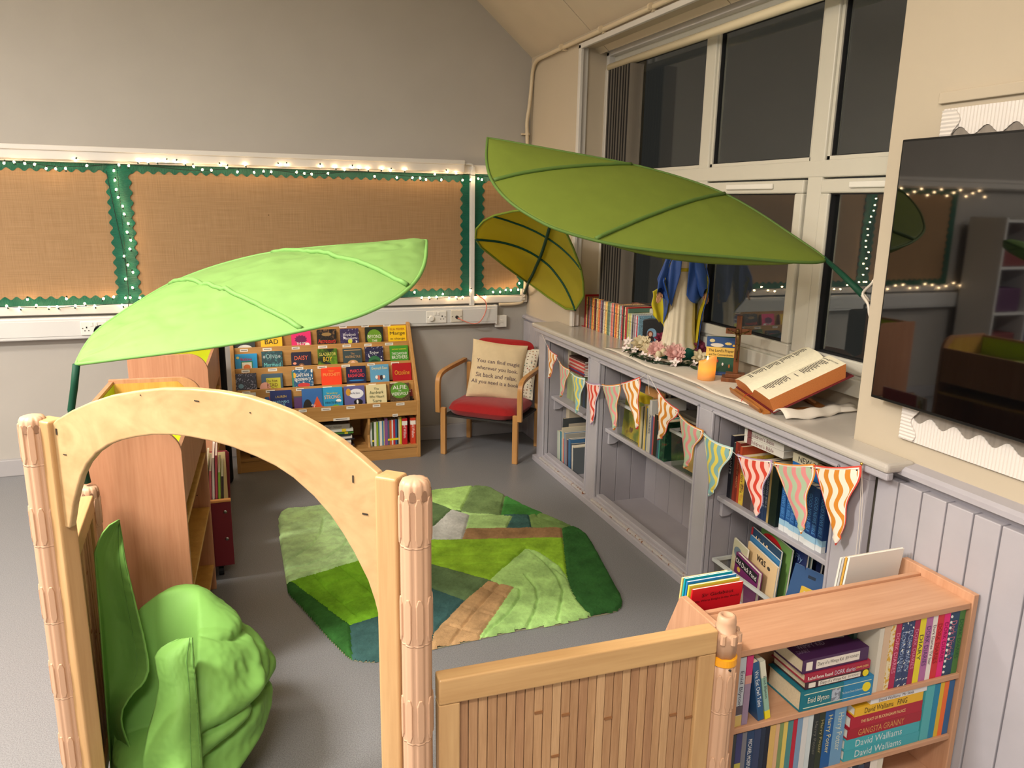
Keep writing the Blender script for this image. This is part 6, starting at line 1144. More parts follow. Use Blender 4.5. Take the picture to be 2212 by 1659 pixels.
# ------------------------------------------------------------------ rug
def rug():
    Z = lambda pts: np.array(pts)
    out = Z([(0.162, 4.008), (0.169, 4.146), (0.184, 4.213), (0.216, 4.258), (0.343, 4.251), (0.514, 4.249), (0.787, 4.27), (1.076, 4.295), (1.223, 4.297), (1.336, 4.295), (1.396, 4.263), (1.426, 4.215), (1.45, 4.116), (1.513, 3.917), (1.576, 3.757), (1.641, 3.591), (1.678, 3.508), (1.688, 3.439), (1.671, 3.338), (1.632, 3.153), (1.579, 2.914), (1.555, 2.797), (1.539, 2.751), (1.514, 2.709), (1.477, 2.681), (1.421, 2.672), (1.354, 2.674), (1.197, 2.656), (1.026, 2.668), (0.822, 2.653), (0.666, 2.644), (0.569, 2.629), (0.454, 2.624), (0.418, 2.629), (0.38, 2.646), (0.346, 2.669), (0.325, 2.713), (0.278, 2.857), (0.221, 3.059), (0.174, 3.211), (0.157, 3.276), (0.155, 3.375), (0.156, 3.626), (0.157, 3.843)])
    pats = [('C', [(1.355, 4.355), (1.451, 4.326), (1.475, 4.155), (1.464, 4.09), (1.335, 3.805), (1.187, 3.879), (1.141, 3.929)]), ('D', [(1.485, 4.152), (1.625, 3.755), (1.578, 3.748), (1.335, 3.805)]), ('B', [(1.056, 4.349), (1.355, 4.355), (1.141, 3.929), (1.098, 3.97), (1.028, 4.097), (0.966, 4.205)]), ('E', [(0.966, 4.205), (1.028, 4.097), (1.097, 3.965), (0.946, 3.773), (0.791, 3.618), (0.768, 3.866)]), ('F', [(1.097, 3.965), (1.17, 3.857), (1.041, 3.557), (0.902, 3.601), (0.864, 3.688), (0.946, 3.773)]), ('G', [(1.17, 3.857), (1.393, 3.768), (1.307, 3.631), (1.098, 3.685)]), ('H', [(1.393, 3.768), (1.485, 3.758), (1.438, 3.597), (1.307, 3.631)]), ('I', [(1.485, 3.758), (1.581, 3.755), (1.689, 3.627), (1.654, 3.548), (1.592, 3.54), (1.438, 3.597)]), ('J', [(1.099, 3.687), (1.591, 3.543), (1.545, 3.425), (1.042, 3.559)]), ('L', [(1.319, 3.365), (1.359, 3.304), (1.383, 3.222), (1.399, 3.126), (1.389, 3.013), (1.354, 2.88), (1.344, 2.798), (1.343, 2.733), (1.351, 2.651), (0.806, 2.601), (1.119, 3.0), (1.069, 3.052), (1.037, 3.099)]), ('M', [(1.593, 3.543), (1.654, 3.548), (1.772, 3.549), (1.592, 2.734), (1.445, 2.621), (1.351, 2.651), (1.343, 2.733), (1.344, 2.798), (1.354, 2.88), (1.389, 3.013)]), ('K', [(0.793, 3.627), (1.042, 3.559), (1.545, 3.425), (1.383, 2.996), (1.319, 3.365), (1.037, 3.099), (0.832, 3.324), (0.717, 3.446)]), ('N', [(0.717, 3.446), (0.832, 3.324), (1.037, 3.099), (1.024, 3.088), (0.877, 2.953), (0.774, 3.094), (0.662, 3.266)]), ('P', [(1.026, 3.093), (1.069, 3.052), (1.119, 3.0), (0.806, 2.601), (0.631, 2.593), (0.685, 2.744), (0.877, 2.953)]), ('O', [(0.662, 3.266), (0.774, 3.094), (0.877, 2.953), (0.685, 2.744), (0.646, 3.041)]), ('Q', [(0.181, 3.357), (0.542, 3.498), (0.662, 3.266), (0.646, 3.041), (0.508, 2.942), (0.374, 2.904)]), ('R', [(0.116, 3.375), (0.181, 3.357), (0.374, 2.904), (0.344, 2.625), (0.243, 2.734)]), ('S', [(0.374, 2.904), (0.508, 2.942), (0.646, 3.041), (0.685, 2.744), (0.611, 2.512), (0.344, 2.625)]), ('A', [(0.121, 4.282), (0.226, 4.392), (0.794, 4.305), (0.768, 3.866), (0.791, 3.618), (0.717, 3.446), (0.662, 3.266), (0.542, 3.498), (0.154, 3.36), (0.093, 3.38)])]
    lines = [[(0.4, 4.047), (0.366, 3.87), (0.31, 3.727), (0.241, 3.64), (0.16, 3.564)], [(0.516, 4.05), (0.505, 3.803), (0.453, 3.659), (0.351, 3.543), (0.245, 3.497), (0.155, 3.487)], [(0.551, 3.606), (0.466, 3.506), (0.341, 3.456), (0.159, 3.429)], [(0.88, 3.512), (1.034, 3.469), (1.32, 3.405)], [(0.856, 3.418), (1.246, 3.308)], [(0.833, 3.328), (0.977, 3.277), (1.181, 3.232)], [(0.236, 3.222), (0.405, 3.312), (0.549, 3.337)], [(0.309, 3.054), (0.405, 3.095), (0.521, 3.133)], [(0.284, 3.385), (0.328, 3.212), (0.415, 2.958)], [(0.412, 3.424), (0.464, 3.275), (0.512, 3.127)], [(1.067, 3.047), (0.89, 2.849), (0.723, 2.642)], [(0.989, 3.033), (1.055, 2.925)], [(0.855, 2.892), (0.946, 2.799)], [(0.758, 2.77), (0.847, 2.684)], [(1.21, 3.09), (1.213, 2.96), (1.179, 2.852), (1.124, 2.757), (1.063, 2.671)], [(1.348, 3.182), (1.347, 3.027), (1.316, 2.892), (1.196, 2.672)], [(1.12, 2.99), (1.141, 2.975), (1.115, 2.906), (1.023, 2.79), (0.87, 2.662)], [(1.404, 3.951), (1.551, 3.902)], [(1.528, 3.758), (1.519, 3.707), (1.629, 3.564)]]
    colr = dict(A=(192,232,164), B=(162,200,116), C=(108,132,84), D=(66,128,60), E=(94,118,78), F=(184,186,182), G=(164,200,128), H=(62,98,94), I=(110,138,80), J=(150,118,84), K=(138,182,52), L=(166,208,126), M=(48,94,46), N=(96,122,84), P=(188,152,110), O=(62,98,98), Q=(124,184,46), R=(54,104,48), S=(60,94,92))
    h = .0055
    lo = out.min(0)-.01; hi = out.max(0)+.01
    nx = int((hi[0]-lo[0])/h)+1; ny = int((hi[1]-lo[1])/h)+1
    gx, gy = np.meshgrid(lo[0]+h*np.arange(nx+1), lo[1]+h*np.arange(ny+1), indexing='ij')
    pts = np.stack([gx.ravel(), gy.ravel()], 1)
    def inside(p, poly):
        r = np.zeros(len(p), bool); n = len(poly); j = n-1
        for i in range(n):
            a, b = poly[i], poly[j]
            c = ((a[1] > p[:, 1]) != (b[1] > p[:, 1])) & (p[:, 0] < (b[0]-a[0])*(p[:, 1]-a[1])/((b[1]-a[1]) or 1e-9)+a[0]); r ^= c; j = i
        return r
    def dist(p, a, b):
        d = b-a; t = np.clip(((p-a)@d)/max(d@d, 1e-12), 0, 1); return np.hypot(*(p-(a+t[:, None]*d)).T)
    de = np.full(len(pts), 9.)
    for i in range(len(out)): de = np.minimum(de, dist(pts, out[i-1], out[i]))
    ins = inside(pts, out)
    dg = np.full(len(pts), 9.)
    for nm, pl in pats:
        pl = np.array(pl)
        for i in range(len(pl)): dg = np.minimum(dg, dist(pts, pl[i-1], pl[i]))
    dl = np.full(len(pts), 9.)
    for pl in lines:
        pl = np.array(pl)
        for a, b in zip(pl[:-1], pl[1:]): dl = np.minimum(dl, dist(pts, a, b))
    rs = np.random.RandomState(4)
    z = .021+rs.normal(0, .0011, len(pts))-.009*np.exp(-(dg/.006)**2)-.012*np.exp(-(dl/.006)**2)
    z -= .017*np.exp(-np.maximum(de, 0)/.006); z += .0012*np.sin(pts[:, 0]*37+np.sin(pts[:, 1]*29)*2)
    z = np.where(ins, np.maximum(z, .004), .003)
    ctr = np.stack([(gx[:-1, :-1]+h/2).ravel(), (gy[:-1, :-1]+h/2).ravel()], 1)
    cin = inside(ctr, out); pid = np.full(len(ctr), -1)
    for k, (nm, pl) in enumerate(pats):
        m = inside(ctr, np.array(pl)) & (pid < 0); pid[m] = k
    # stray cells: nearest patch centre
    cents = np.array([np.mean(pl, 0) for nm, pl in pats]); st_ = np.where((pid < 0))[0]
    if len(st_): pid[st_] = np.argmin(((ctr[st_][:, None]-cents[None])**2).sum(2), 1)
    t = thing('rug', 'leaf-shaped shaggy patchwork rug in greens, browns and grey on the vinyl floor', 'rug', (.85, 3.4, 0))
    bk = MB(); bk.prism([tuple(p) for p in out[::-1]], .003, (0, 0, .0008), (1,0,0), (0,1,0), (0,0,1)); bk.build('rug_backing', paint((150, 146, 120), .9, name='rug_backing'), t, world=True)
    idx = np.arange((nx+1)*(ny+1)).reshape(nx+1, ny+1)
    q = np.stack([idx[:-1, :-1].ravel(), idx[1:, :-1].ravel(), idx[1:, 1:].ravel(), idx[:-1, 1:].ravel()], 1)
    for k, (nm, pl) in enumerate(pats):
        f = q[cin & (pid == k)]
        if not len(f): continue
        u, inv = np.unique(f, return_inverse=True)
        v = np.stack([pts[u, 0]-.85, pts[u, 1]-3.4, z[u]], 1)
        me = bpy.data.meshes.new('rug_patch'); me.from_pydata(v.tolist(), [], inv.reshape(-1, 4).tolist()); 
        c = colr[nm]; me.materials.append(pile(c)); me.polygons.foreach_set('use_smooth', [True]*len(me.polygons)); me.update()
        o = bpy.data.objects.new('rug_patch', me); COL.objects.link(o); o.parent = t
def pile(c):
    m = newmat('rug_pile'); N = m.node_tree; b = P(m); L = N.links.new
    tc = N.nodes.new('ShaderNodeTexCoord'); n = N.nodes.new('ShaderNodeTexNoise'); n.inputs['Scale'].default_value = 9; n.inputs['Detail'].default_value = 6; n.inputs['Roughness'].default_value = .65
    r = N.nodes.new('ShaderNodeMapRange'); r.inputs[1].default_value = .35; r.inputs[2].default_value = .65; r.inputs[3].default_value = .66; r.inputs[4].default_value = 1.22
    x = N.nodes.new('ShaderNodeVectorMath'); x.operation = 'SCALE'; x.inputs[0].default_value = lin(c)
    L(tc.outputs['Object'], n.inputs['Vector']); L(n.outputs['Fac'], r.inputs[0]); L(r.outputs[0], x.inputs['Scale']); L(x.outputs[0], b.inputs['Base Color'])
    n2 = N.nodes.new('ShaderNodeTexNoise'); n2.inputs['Scale'].default_value = 420; n2.inputs['Detail'].default_value = 2
    bp = N.nodes.new('ShaderNodeBump'); bp.inputs['Strength'].default_value = .7; bp.inputs['Distance'].default_value = .004; L(tc.outputs['Object'], n2.inputs['Vector']); L(n2.outputs['Fac'], bp.inputs['Height']); L(bp.outputs[0], b.inputs['Normal'])
    b.inputs['Roughness'].default_value = .9; b.inputs['Specular IOR Level'].default_value = .1; b.inputs['Sheen Weight'].default_value = .35; b.inputs['Sheen Roughness'].default_value = .4; b.inputs['Sheen Tint'].default_value = (*lin(tuple(min(255, int(v*1.2)) for v in c)), 1)
    return m
rug()
# ------------------------------------------------------------------ armchair with two cushions
Mc = frame3((1.322, 4.985, 0), (.755, -.656, 0), (.656, .755, 0), (0,0,1))
ch = thing('armchair', 'wooden-armed chair with red seat and back in the corner by the built-in bookcase', 'chair', M=Mc)
M_CHW = wood((172, 124, 70), (194, 146, 92), 'z', 1.4, .35, name='chair_beech'); M_CHR = paint((150, 30, 32), .85, .15, .05, 40, .25, 700, name='red_wool', sheen=.2)
for x in (0, .53):
    B(x-.019, x+.019, -.014, .014, 0, .335).build('leg', M_CHW, ch, bevel=.005, seg=3)
    B(x-.017, x+.017, .415, .445, 0, .575).build('leg', M_CHW, ch, bevel=.005, seg=3)
    s = -1 if x == 0 else 1
    pth = smooth_path([(x+s*.034, -.012, .300), (x+s*.034, -.018, .45), (x+s*.034, -.012, .54), (x+s*.034, .045, .572), (x+s*.034, .2, .582), (x+s*.034, .43, .590)], 3)
    m = MB(); W2, T2 = .0165, .013
    vs = []; n = len(pth)
    for i, p in enumerate(pth):
        d = (pth[min(i+1, n-1)]-pth[max(i-1, 0)]).normalized(); r = Vector((1,0,0)); u = r.cross(d)
        for a, b_ in ((-W2, -T2), (W2, -T2), (W2, T2), (-W2, T2)): vs.append(tuple(p+r*a+u*b_))
    m.add(vs, [(i*4+k, i*4+(k+1) % 4, (i+1)*4+(k+1) % 4, (i+1)*4+k) for i in range(n-1) for k in range(4)]+[(3,2,1,0), tuple((n-1)*4+k for k in range(4))])
    m.build('arm', M_CHW, ch, bevel=.003)
B(.0, .53, .0, .43, .272, .284).build('seat_frame', paint((44, 42, 40), .6, name='black_base'), ch)
def pad(nm, x0, x1, y0, y1, z0, z1, mat, parent, rnd=.03, Mx=None, crown=.012):
    def fn(u, v, s):
        def sq(t): return sin(t*pi/2)
        a, b = 2*u-1, 2*v-1
        # superellipse outline with softened edges
        k = (max(0, 1-abs(a)**8)*max(0, 1-abs(b)**8))**.45
        x = (x0+x1)/2+a*(x1-x0)/2; y = (y0+y1)/2+b*(y1-y0)/2
        e = 1-.0*abs(a*b)
        rr = (abs(a)**6+abs(b)**6)**(1/6)
        if rr > 1e-6 and rr > max(abs(a), abs(b)): f = max(abs(a), abs(b))/rr; x = (x0+x1)/2+a*f*(x1-x0)/2; y = (y0+y1)/2+b*f*(y1-y0)/2
        zc = (z0+z1)/2; hz = (z1-z0)/2
        return (x, y, zc+s*(hz*(k)+crown*(1-a*a)*(1-b*b)*(k > 0)))
    m = MB().grid(lambda u, v: fn(u, v, 1), 28, 28).grid(lambda u, v: fn(u, v, -1), 28, 28, flip=True)
    if Mx: m.xf(Mx)
    return m.build(nm, mat, parent, smooth=True)
pad('seat', .012, .518, -.015, .44, .278, .375, M_CHR, ch)
pad('backrest', .05, .50, 0, .33, -.03, .03, M_CHR, ch, Mx=Matrix.Translation((0, .375, .44)) @ Matrix.Rotation(radians(78), 4, 'X'))
def pillow(w, h, th, n=30):
    def f(u, v, s):
        a, b = 2*u-1, 2*v-1
        pin = 1-.05*(1-abs(a)**2)*(abs(b) > .0)*abs(b)**3; pin2 = 1-.05*(1-abs(b)**2)*abs(a)**3
        k = (max(0, 1-abs(a)**2.6)*max(0, 1-abs(b)**2.6))**.5
        return (a*w/2*pin2, b*h/2*pin, s*(th/2*k+.0025*sin(9*a+4*b)*k+.003*sin(13*b+3*a*a)*k*(b < -.3)))
    return MB().grid(lambda u, v: f(u, v, 1), n, n).grid(lambda u, v: f(u, v, -1), n, n, flip=True), (lambda x, y: f(x/w+.5, y/h+.5, 1)[2])
# front cushion
n1 = Vector((-.30, -.90, .22)).normalized(); x1_ = Vector((.93, -.32, -.12)); x1_ = (x1_-n1*x1_.dot(n1)).normalized(); y1_ = n1.cross(x1_)
M1 = frame3((1.712, 5.005, .562), x1_, y1_, n1)
t = thing('cushion', 'cream cushion with stitched grey lettering leaning on the red chair', 'cushion', M=M1)
m, fz_ = pillow(.385, .405, .11); m.build('cushion_cover', paint((212, 192, 156), .9, .15, .03, 30, .2, 500, name='cream_canvas'), t, smooth=True)
for k, s_ in enumerate(['You can find magic', 'wherever you look.', 'Sit back and relax,', 'All you need is a book.']):
    for wd in [s_]:
        n_w = {0: .30, 1: .285, 2: .285, 3: .335}[k]
        text(wd, t, (.0, .055-k*.048, .003), (1,0,0), (0,1,0), n_w, .034, paint((104, 88, 94), .8, name='grey_thread'), 'stitched_lettering', align=fz_)
M2 = frame3((1.905, 4.985, .53), Vector((.86, -.42, -.05)).normalized(), (0,0,0), (0,0,0)) if False else None
n2 = Vector((-.62, -.74, .24)).normalized(); x2 = Vector((.76, -.64, -.05)); x2 = (x2-n2*x2.dot(n2)).normalized(); y2 = n2.cross(x2)
t = thing('cushion', 'white cushion with small coloured stars behind the lettered one', 'cushion', M=frame3((1.845, 5.03, .545), x2, y2, n2))
m, f2 = pillow(.34, .36, .09); m.build('cushion_cover', paint((218, 210, 190), .9, .15, name='white_cotton'), t, smooth=True)
rn = random.Random(9); sm_ = [paint(c, .8, name='star_print') for c in ((150, 50, 40), (60, 90, 60), (170, 110, 60), (60, 110, 110), (90, 50, 40))]; stm = [MB() for _ in sm_]
for i in range(15):
    for j in range(16):
        x = -.16+.32*(i+.5+rn.uniform(-.25, .25))/15; y = -.17+.34*(j+.5+rn.uniform(-.25, .25))/16; r = rn.uniform(.0045, .007); a0 = rn.random()*6
        k = rn.randrange(5); z_ = f2(x, y)+.0012
        pl = [(x+r*(1 if q % 2 == 0 else .42)*cos(a0+q*pi/5), y+r*(1 if q % 2 == 0 else .42)*sin(a0+q*pi/5)) for q in range(10)]
        stm[k].add([(px, py, f2(px, py)+.0012) for px, py in pl], [tuple(range(10))])
for k, s_ in enumerate(stm): s_.build('star_print', sm_[k], t)['kind'] = 'stuff'
# ------------------------------------------------------------------ leaf canopies
M_LEAFL = paint((134, 174, 98), .6, .25, .04, 12, .15, 30, name='green_nylon', trans=.28); M_SEAM = paint((112, 158, 84), .6, .25, name='green_nylon_seam'); M_STEM = paint((16, 62, 44), .6, .2, name='dark_green_sleeve')
M_LEAF_SHADE = paint((124, 142, 56), .6, .25, .04, 12, .1, 30, name='green_nylon', trans=.30); M_SEAM_SHADE = paint((84, 112, 50), .6, .25, name='green_nylon_seam')  # same nylon and seam, shade on the tilted leaf put into the colour
M_LEAF_BACKLIT = paint((214, 206, 78), .6, .25, .05, 12, .15, 30, name='backlit_green_nylon', trans=.7)  # same nylon, yellowed and brightened as if fairy lights shone through it
def resample(pts, n):
    pts = [Vector(p) for p in pts]; L = [0]
    for a, b in zip(pts[:-1], pts[1:]): L.append(L[-1]+(b-a).length)
    o = []
    for k in range(n+1):
        s = L[-1]*k/n; i = 0
        while i < len(L)-2 and L[i+1] < s: i += 1
        f = (s-L[i])/max(L[i+1]-L[i], 1e-9); o.append(pts[i].lerp(pts[i+1], min(1, f)))
    return o
def leaf_plane(name, label, basis, up, lo, bulge, ribs, mat, seam, wr=.004):
    B0, a, w, n = [Vector(q) for q in basis]; N = 72
    U = resample(smooth_path([(p[0], p[1], 0) for p in up], 2), N); Lo = resample(smooth_path([(p[0], p[1], 0) for p in lo], 2), N)
    t = thing(name, label, 'leaf canopy', tuple(B0))
    def at(A_, i):
        k = min(int(i), N-1); return A_[k].lerp(A_[k+1], i-k)
    def surf(i, v, off=0, j=None):
        p = at(U, i).lerp(at(Lo, i if j is None else j), v); e = 4*v*(1-v); s = sin(pi*min(1, max(0, i/N)))**.6
        hgt = bulge*e*s*(1+.3*(1-v)) + wr*(noise.noise(Vector((p.x*9, p.y*14, 3.1)))+.6*noise.noise(Vector((p.x*24-p.y*9, p.y*30+p.x*8, 1.7)))-.9*max(0, .12-abs(noise.noise(Vector((p.x*5+p.y*7, p.y*13-p.x*3, 8.2)))))/.12*(wr > .003)+.5*abs(noise.noise(Vector((p.x*4.5-p.y*9, p.y*22+p.x*15, 4.4))))*(wr > .003))*e + off
        return B0+a*p.x+w*p.y+n*hgt
    MB().grid(lambda u, v: surf(int(round(u*N)), v), N, 44).build('canopy_fabric', mat, t, world=True, smooth=True, solid=.0016)
    MB().tube([surf(i, 0) for i in range(N+1)]+[surf(i, 1) for i in range(N-1, -1, -1)], .0058, 8).build('edge_piping', seam, t, world=True, smooth=True)
    for i0, i1 in ribs:
        a0 = min(range(N+1), key=lambda k: (U[k].xy-Vector(i0)).length); a1 = min(range(N+1), key=lambda k: (Lo[k].xy-Vector(i1)).length)
        # straight across the leaf in its plane, lifted onto the cloth
        q = []
        for k in range(31):
            f = .01+.98*k/30; tgt = U[a0].lerp(Lo[a1], f); lo_, hi_ = min(a0, a1)*1., max(a0, a1)*1.
            best = min((((at(U, i_/2).lerp(at(Lo, i_/2), v_/40)).xy-tgt.xy).length, i_/2, v_/40) for i_ in range(int(lo_)*2, int(hi_)*2+1) for v_ in range(41))
            h_ = surf(best[1], best[2], .0035); q.append(B0+a*tgt.x+w*tgt.y+n*((h_-B0).dot(n)))
        MB().tube(q, .0078, 8).build('rib_sleeve', seam, t, world=True, smooth=True)
    return t, surf
LB, LT = (-0.444, 2.55, 1.215), (0.581, 2.4, 1.526)
t, sf = leaf_plane('leaf_canopy', 'large pale green fabric leaf spread over the left cabinets', [(-0.444, 2.55, 1.215), (0.948, -0.139, 0.288), (0.05, 0.954, 0.296), (-0.315, -0.266, 0.911)],
  [(0.0, 0.0), (0.0, 0.05), (0.009, 0.142), (0.032, 0.218), (0.091, 0.292), (0.162, 0.367), (0.242, 0.435), (0.37, 0.469), (0.485, 0.467), (0.602, 0.443), (0.779, 0.351), (0.963, 0.238), (1.081, 0.168), (1.11, 0.141)],
  [(0.0, 0.0), (0.073, -0.029), (0.158, -0.061), (0.334, -0.131), (0.523, -0.195), (0.669, -0.228), (0.815, -0.253), (0.928, -0.223), (0.991, -0.179), (1.038, -0.116), (1.078, -0.016), (1.11, 0.141)], .05, [tuple(q) for q in [[(0.242, 0.435), (0.676, -0.224)], [(0.602, 0.443), (0.998, -0.171)]]], M_LEAFL, M_SEAM, .0075)
MB().tube([LB, (-0.457, 2.555, 1.147), (-0.473, 2.56, 1.076), (-.452, 2.563, .84)], .0105, 8).build('stem', M_STEM, t, world=True, smooth=True)
RB, RT = (2.05, 2.297, 1.52), (0.974, 3.0, 1.893)
t, sf = leaf_plane('leaf_canopy', 'largest dark green fabric leaf, hung from the window side over the statue', [(2.05, 2.297, 1.52), (-0.804, 0.525, 0.279), (0.592, 0.668, 0.451), (-0.051, -0.528, 0.848)],
  [(-0.0, -0.001), (0.027, 0.029), (0.137, 0.1), (0.273, 0.191), (0.412, 0.258), (0.588, 0.281), (0.799, 0.266), (1.02, 0.208), (1.203, 0.159), (1.332, 0.126), (1.38, 0.11)],
  [(-0.0, -0.001), (0.024, -0.035), (0.137, -0.098), (0.235, -0.139), (0.425, -0.227), (0.611, -0.31), (0.769, -0.355), (0.936, -0.368), (1.032, -0.341), (1.137, -0.295), (1.241, -0.203), (1.316, -0.072), (1.38, 0.11)], .022, [tuple(q) for q in [[(0.412, 0.258), (0.785, -0.358)], [(0.799, 0.266), (1.242, -0.2)]]], M_LEAF_SHADE, M_SEAM_SHADE, .0015)
MB().grid(lambda u, v: sf(5+31*u, 1)+Vector((0,0,-.032*v*sin(pi*u)**.8))+Vector((.03*v*sin(pi*u), .02*v*sin(pi*u), 0)), 24, 4).build('loose_hem', M_LEAF_SHADE, t, world=True, smooth=True, solid=.0016)
E1 = (2.01, 2.062, 1.421)
MB().tube([Vector(RB)+(Vector(RB)-Vector(E1)).normalized()*.02, Vector(RB).lerp(Vector(E1), .5)+Vector((0,0,.002)), E1], [.008, .0105, .0125], 8).build('stem', M_STEM, t, world=True, smooth=True)
M_WHM = paint((206, 198, 186), .35, .4, name='white_metal')
kx, ky = E1[0], E1[1]
MB().tube([E1, (kx+.002, ky-.025, E1[2]-.022)], .0085, 8).build('socket_tube', M_WHM, t, world=True, smooth=True)
MB().tube(smooth_path([(2.0, 2.003, E1[2]+.07), (1.99, 2.006, E1[2]+.045), (kx-.004, ky-.004, E1[2]+.012), (kx-.006, ky-.004, E1[2]-.002), (1.99, 2.012, E1[2]-.025), (1.99, 2.006, E1[2]-.055), (2.0, 2.003, E1[2]-.075)], 2), .0045, 8).build('wall_bracket', M_WHM, t, world=True, smooth=True)
# small corner leaf, seen from below
ROWS = [[(1.95, 5.06, 1.166), (1.949, 5.05, 1.173), (1.952, 5.04, 1.164)], [(1.679, 4.8, 1.31), (1.919, 4.88, 1.255), (1.968, 4.72, 1.102)], [(1.482, 4.66, 1.432), (1.888, 4.74, 1.322), (2.005, 4.52, 1.053)], [(1.418, 4.58, 1.489), (1.878, 4.67, 1.368), (2.028, 4.42, 1.06)], [(1.398, 4.5, 1.55), (1.852, 4.56, 1.422), (2.039, 4.33, 1.154)], [(1.425, 4.44, 1.6), (1.829, 4.47, 1.47), (2.004, 4.27, 1.251)], [(1.465, 4.38, 1.631), (1.803, 4.38, 1.51), (1.962, 4.22, 1.333)], [(1.525, 4.2, 1.661), (1.756, 4.22, 1.582), (1.861, 4.12, 1.461)], [(1.623, 4.06, 1.674), (1.718, 4.08, 1.642), (1.777, 4.04, 1.555)], [(1.692, 3.97, 1.695), (1.694, 3.97, 1.7), (1.7, 3.97, 1.691)]]
t = thing('leaf_canopy', 'smallest yellow-green fabric leaf in the corner, seen from underneath with dark ribs', 'leaf canopy', ROWS[0][1])
def csurf(u, v, off=0):
    f = u*(len(ROWS)-1); i = min(int(f), len(ROWS)-2); g = f-i; g = g*g*(3-2*g)*.35+g*.65
    L, M_, R = [Vector(ROWS[i][k]).lerp(Vector(ROWS[i+1][k]), g) for k in range(3)]
    a, b, c = (v-.5)*(v-1)*2, v*(1-v)*4, v*(v-.5)*2
    p = L*a+M_*b+R*c
    nn = Vector((-.35, -.55, -.75)).normalized(); return p+nn*(off+.004*noise.noise(Vector((u*9, v*9, 5)))*4*v*(1-v))
MB().grid(lambda u, v: csurf(u, v), 40, 26).build('canopy_fabric', M_LEAF_BACKLIT, t, world=True, smooth=True, solid=.0016)
MB().tube([csurf(k/40, 0) for k in range(41)]+[csurf(1-k/40, 1) for k in range(41)], .0065, 8).build('edge_piping', paint((110, 130, 40), .6, name='green_nylon_seam'), t, world=True, smooth=True)
for u0, r in ((3/9, .0075), (6/9, .006)): MB().tube([csurf(u0, k/24, .006) for k in range(25)], r, 8).build('rib_sleeve', M_STEM, t, world=True, smooth=True)
HK = (2.011, 5.28, 1.066)
MB().tube([HK]+[csurf(.02, .5, .01)]+[csurf(k/20, .5, .012) for k in range(2, 21)], .0105, 8).build('stem', M_STEM, t, world=True, smooth=True)
MB().box(HK[0]-.014, HK[0]+.014, 5.30, YB-.005, HK[2]-.05, HK[2]+.03).tube([(HK[0], 5.31, HK[2]+.02), (HK[0], 5.27, HK[2]+.01), (HK[0], 5.275, HK[2]-.02), (HK[0], 5.31, HK[2]-.03)], .005, 8).build('wall_bracket', M_WHM, t, world=True)
# ------------------------------------------------------------------ beech cabinets with lime trays
M_BRN = wood((178, 124, 92), (200, 148, 114), 'z', .9, .42, .6, name='red_beech'); M_LIME = paint((186, 206, 10), .5, .35, name='lime_laminate'); M_OAKI = wood((190, 140, 66), (212, 164, 88), 'z', 1, .45, name='oak_inside')
M_DKS = wood((120, 84, 56), (140, 100, 70), 'z', 1, .5, name='brown_laminate')
cprof = [(-.35, 0), (0, 0), (0, .895)]+[(-.085+.085*cos(a), .89+.085*sin(a)) for a in [pi/2*k/8 for k in range(1, 9)]]+[(-.35, .975)]
def cabinet(label, o, ang, L):
    Mx = Matrix.Translation(o) @ Matrix.Rotation(ang, 4, 'Z')
    t = thing('book_cabinet', label, 'cabinet', M=Mx)
    for y in (0, L-.018):
        MB().prism(cprof, .018, (0, y, 0), (1,0,0), (0,0,1), (0,1,0)).build('side_panel', M_BRN, t, bevel=.0015)
        y2 = y+.0185 if y == 0 else y-.0015
        MB().prism([(-.345, .853), (-.022, .853), (-.022, .89), (-.09, .958), (-.345, .958)], .001, (0, y2, 0), (1,0,0), (0,0,1), (0,1,0)).build('inner_face', M_OAKI, t)
    B(-.348, -.332, .019, L-.019, 0, .968).build('back_panel', M_BRN, t); B(-.3315, -.330, .021, L-.021, .853, .955).build('tray_lining', M_LIME, t)
    B(-.33, -.019, .02, L-.02, .84, .852).build('tray_floor', M_LIME, t)
    B(-.018, -.004, .019, L-.019, .70, .905).build('front_lip', M_BRN, t); B(-.0188, -.018, .021, L-.021, .853, .90).build('tray_lining', M_LIME, t)
    for z in (.625, .377, .105): MB().box(-.33, -.004, .019, L-.019, z, z+.016).build('shelf', M_OAKI, t, bevel=.0015)
    for z in (.76, .55, .5, .45, .30, .25): MB().lathe([(.0025, 0), (.0025, .001)], 8).xf(Matrix.Translation((-.05, L-.0182, z)) @ Matrix.Rotation(pi/2, 4, 'X')).build('peg_hole', M_HOLE, t)
    return t
ca = cabinet('near beech cabinet with a lime tray top, behind the arch', (-.183, 2.622, 0), -.052, .815)
cabinet('far beech cabinet with a lime tray top, behind the first one near the wall', (-.128, 3.93, 0), -.05, .80)
book('pale yellow-green leaflet lying in the lime tray of the near cabinet', .006, .15, .2, (206, 220, 140), M_flat(-.45, 2.95, .856, (-1,0,0), .1))
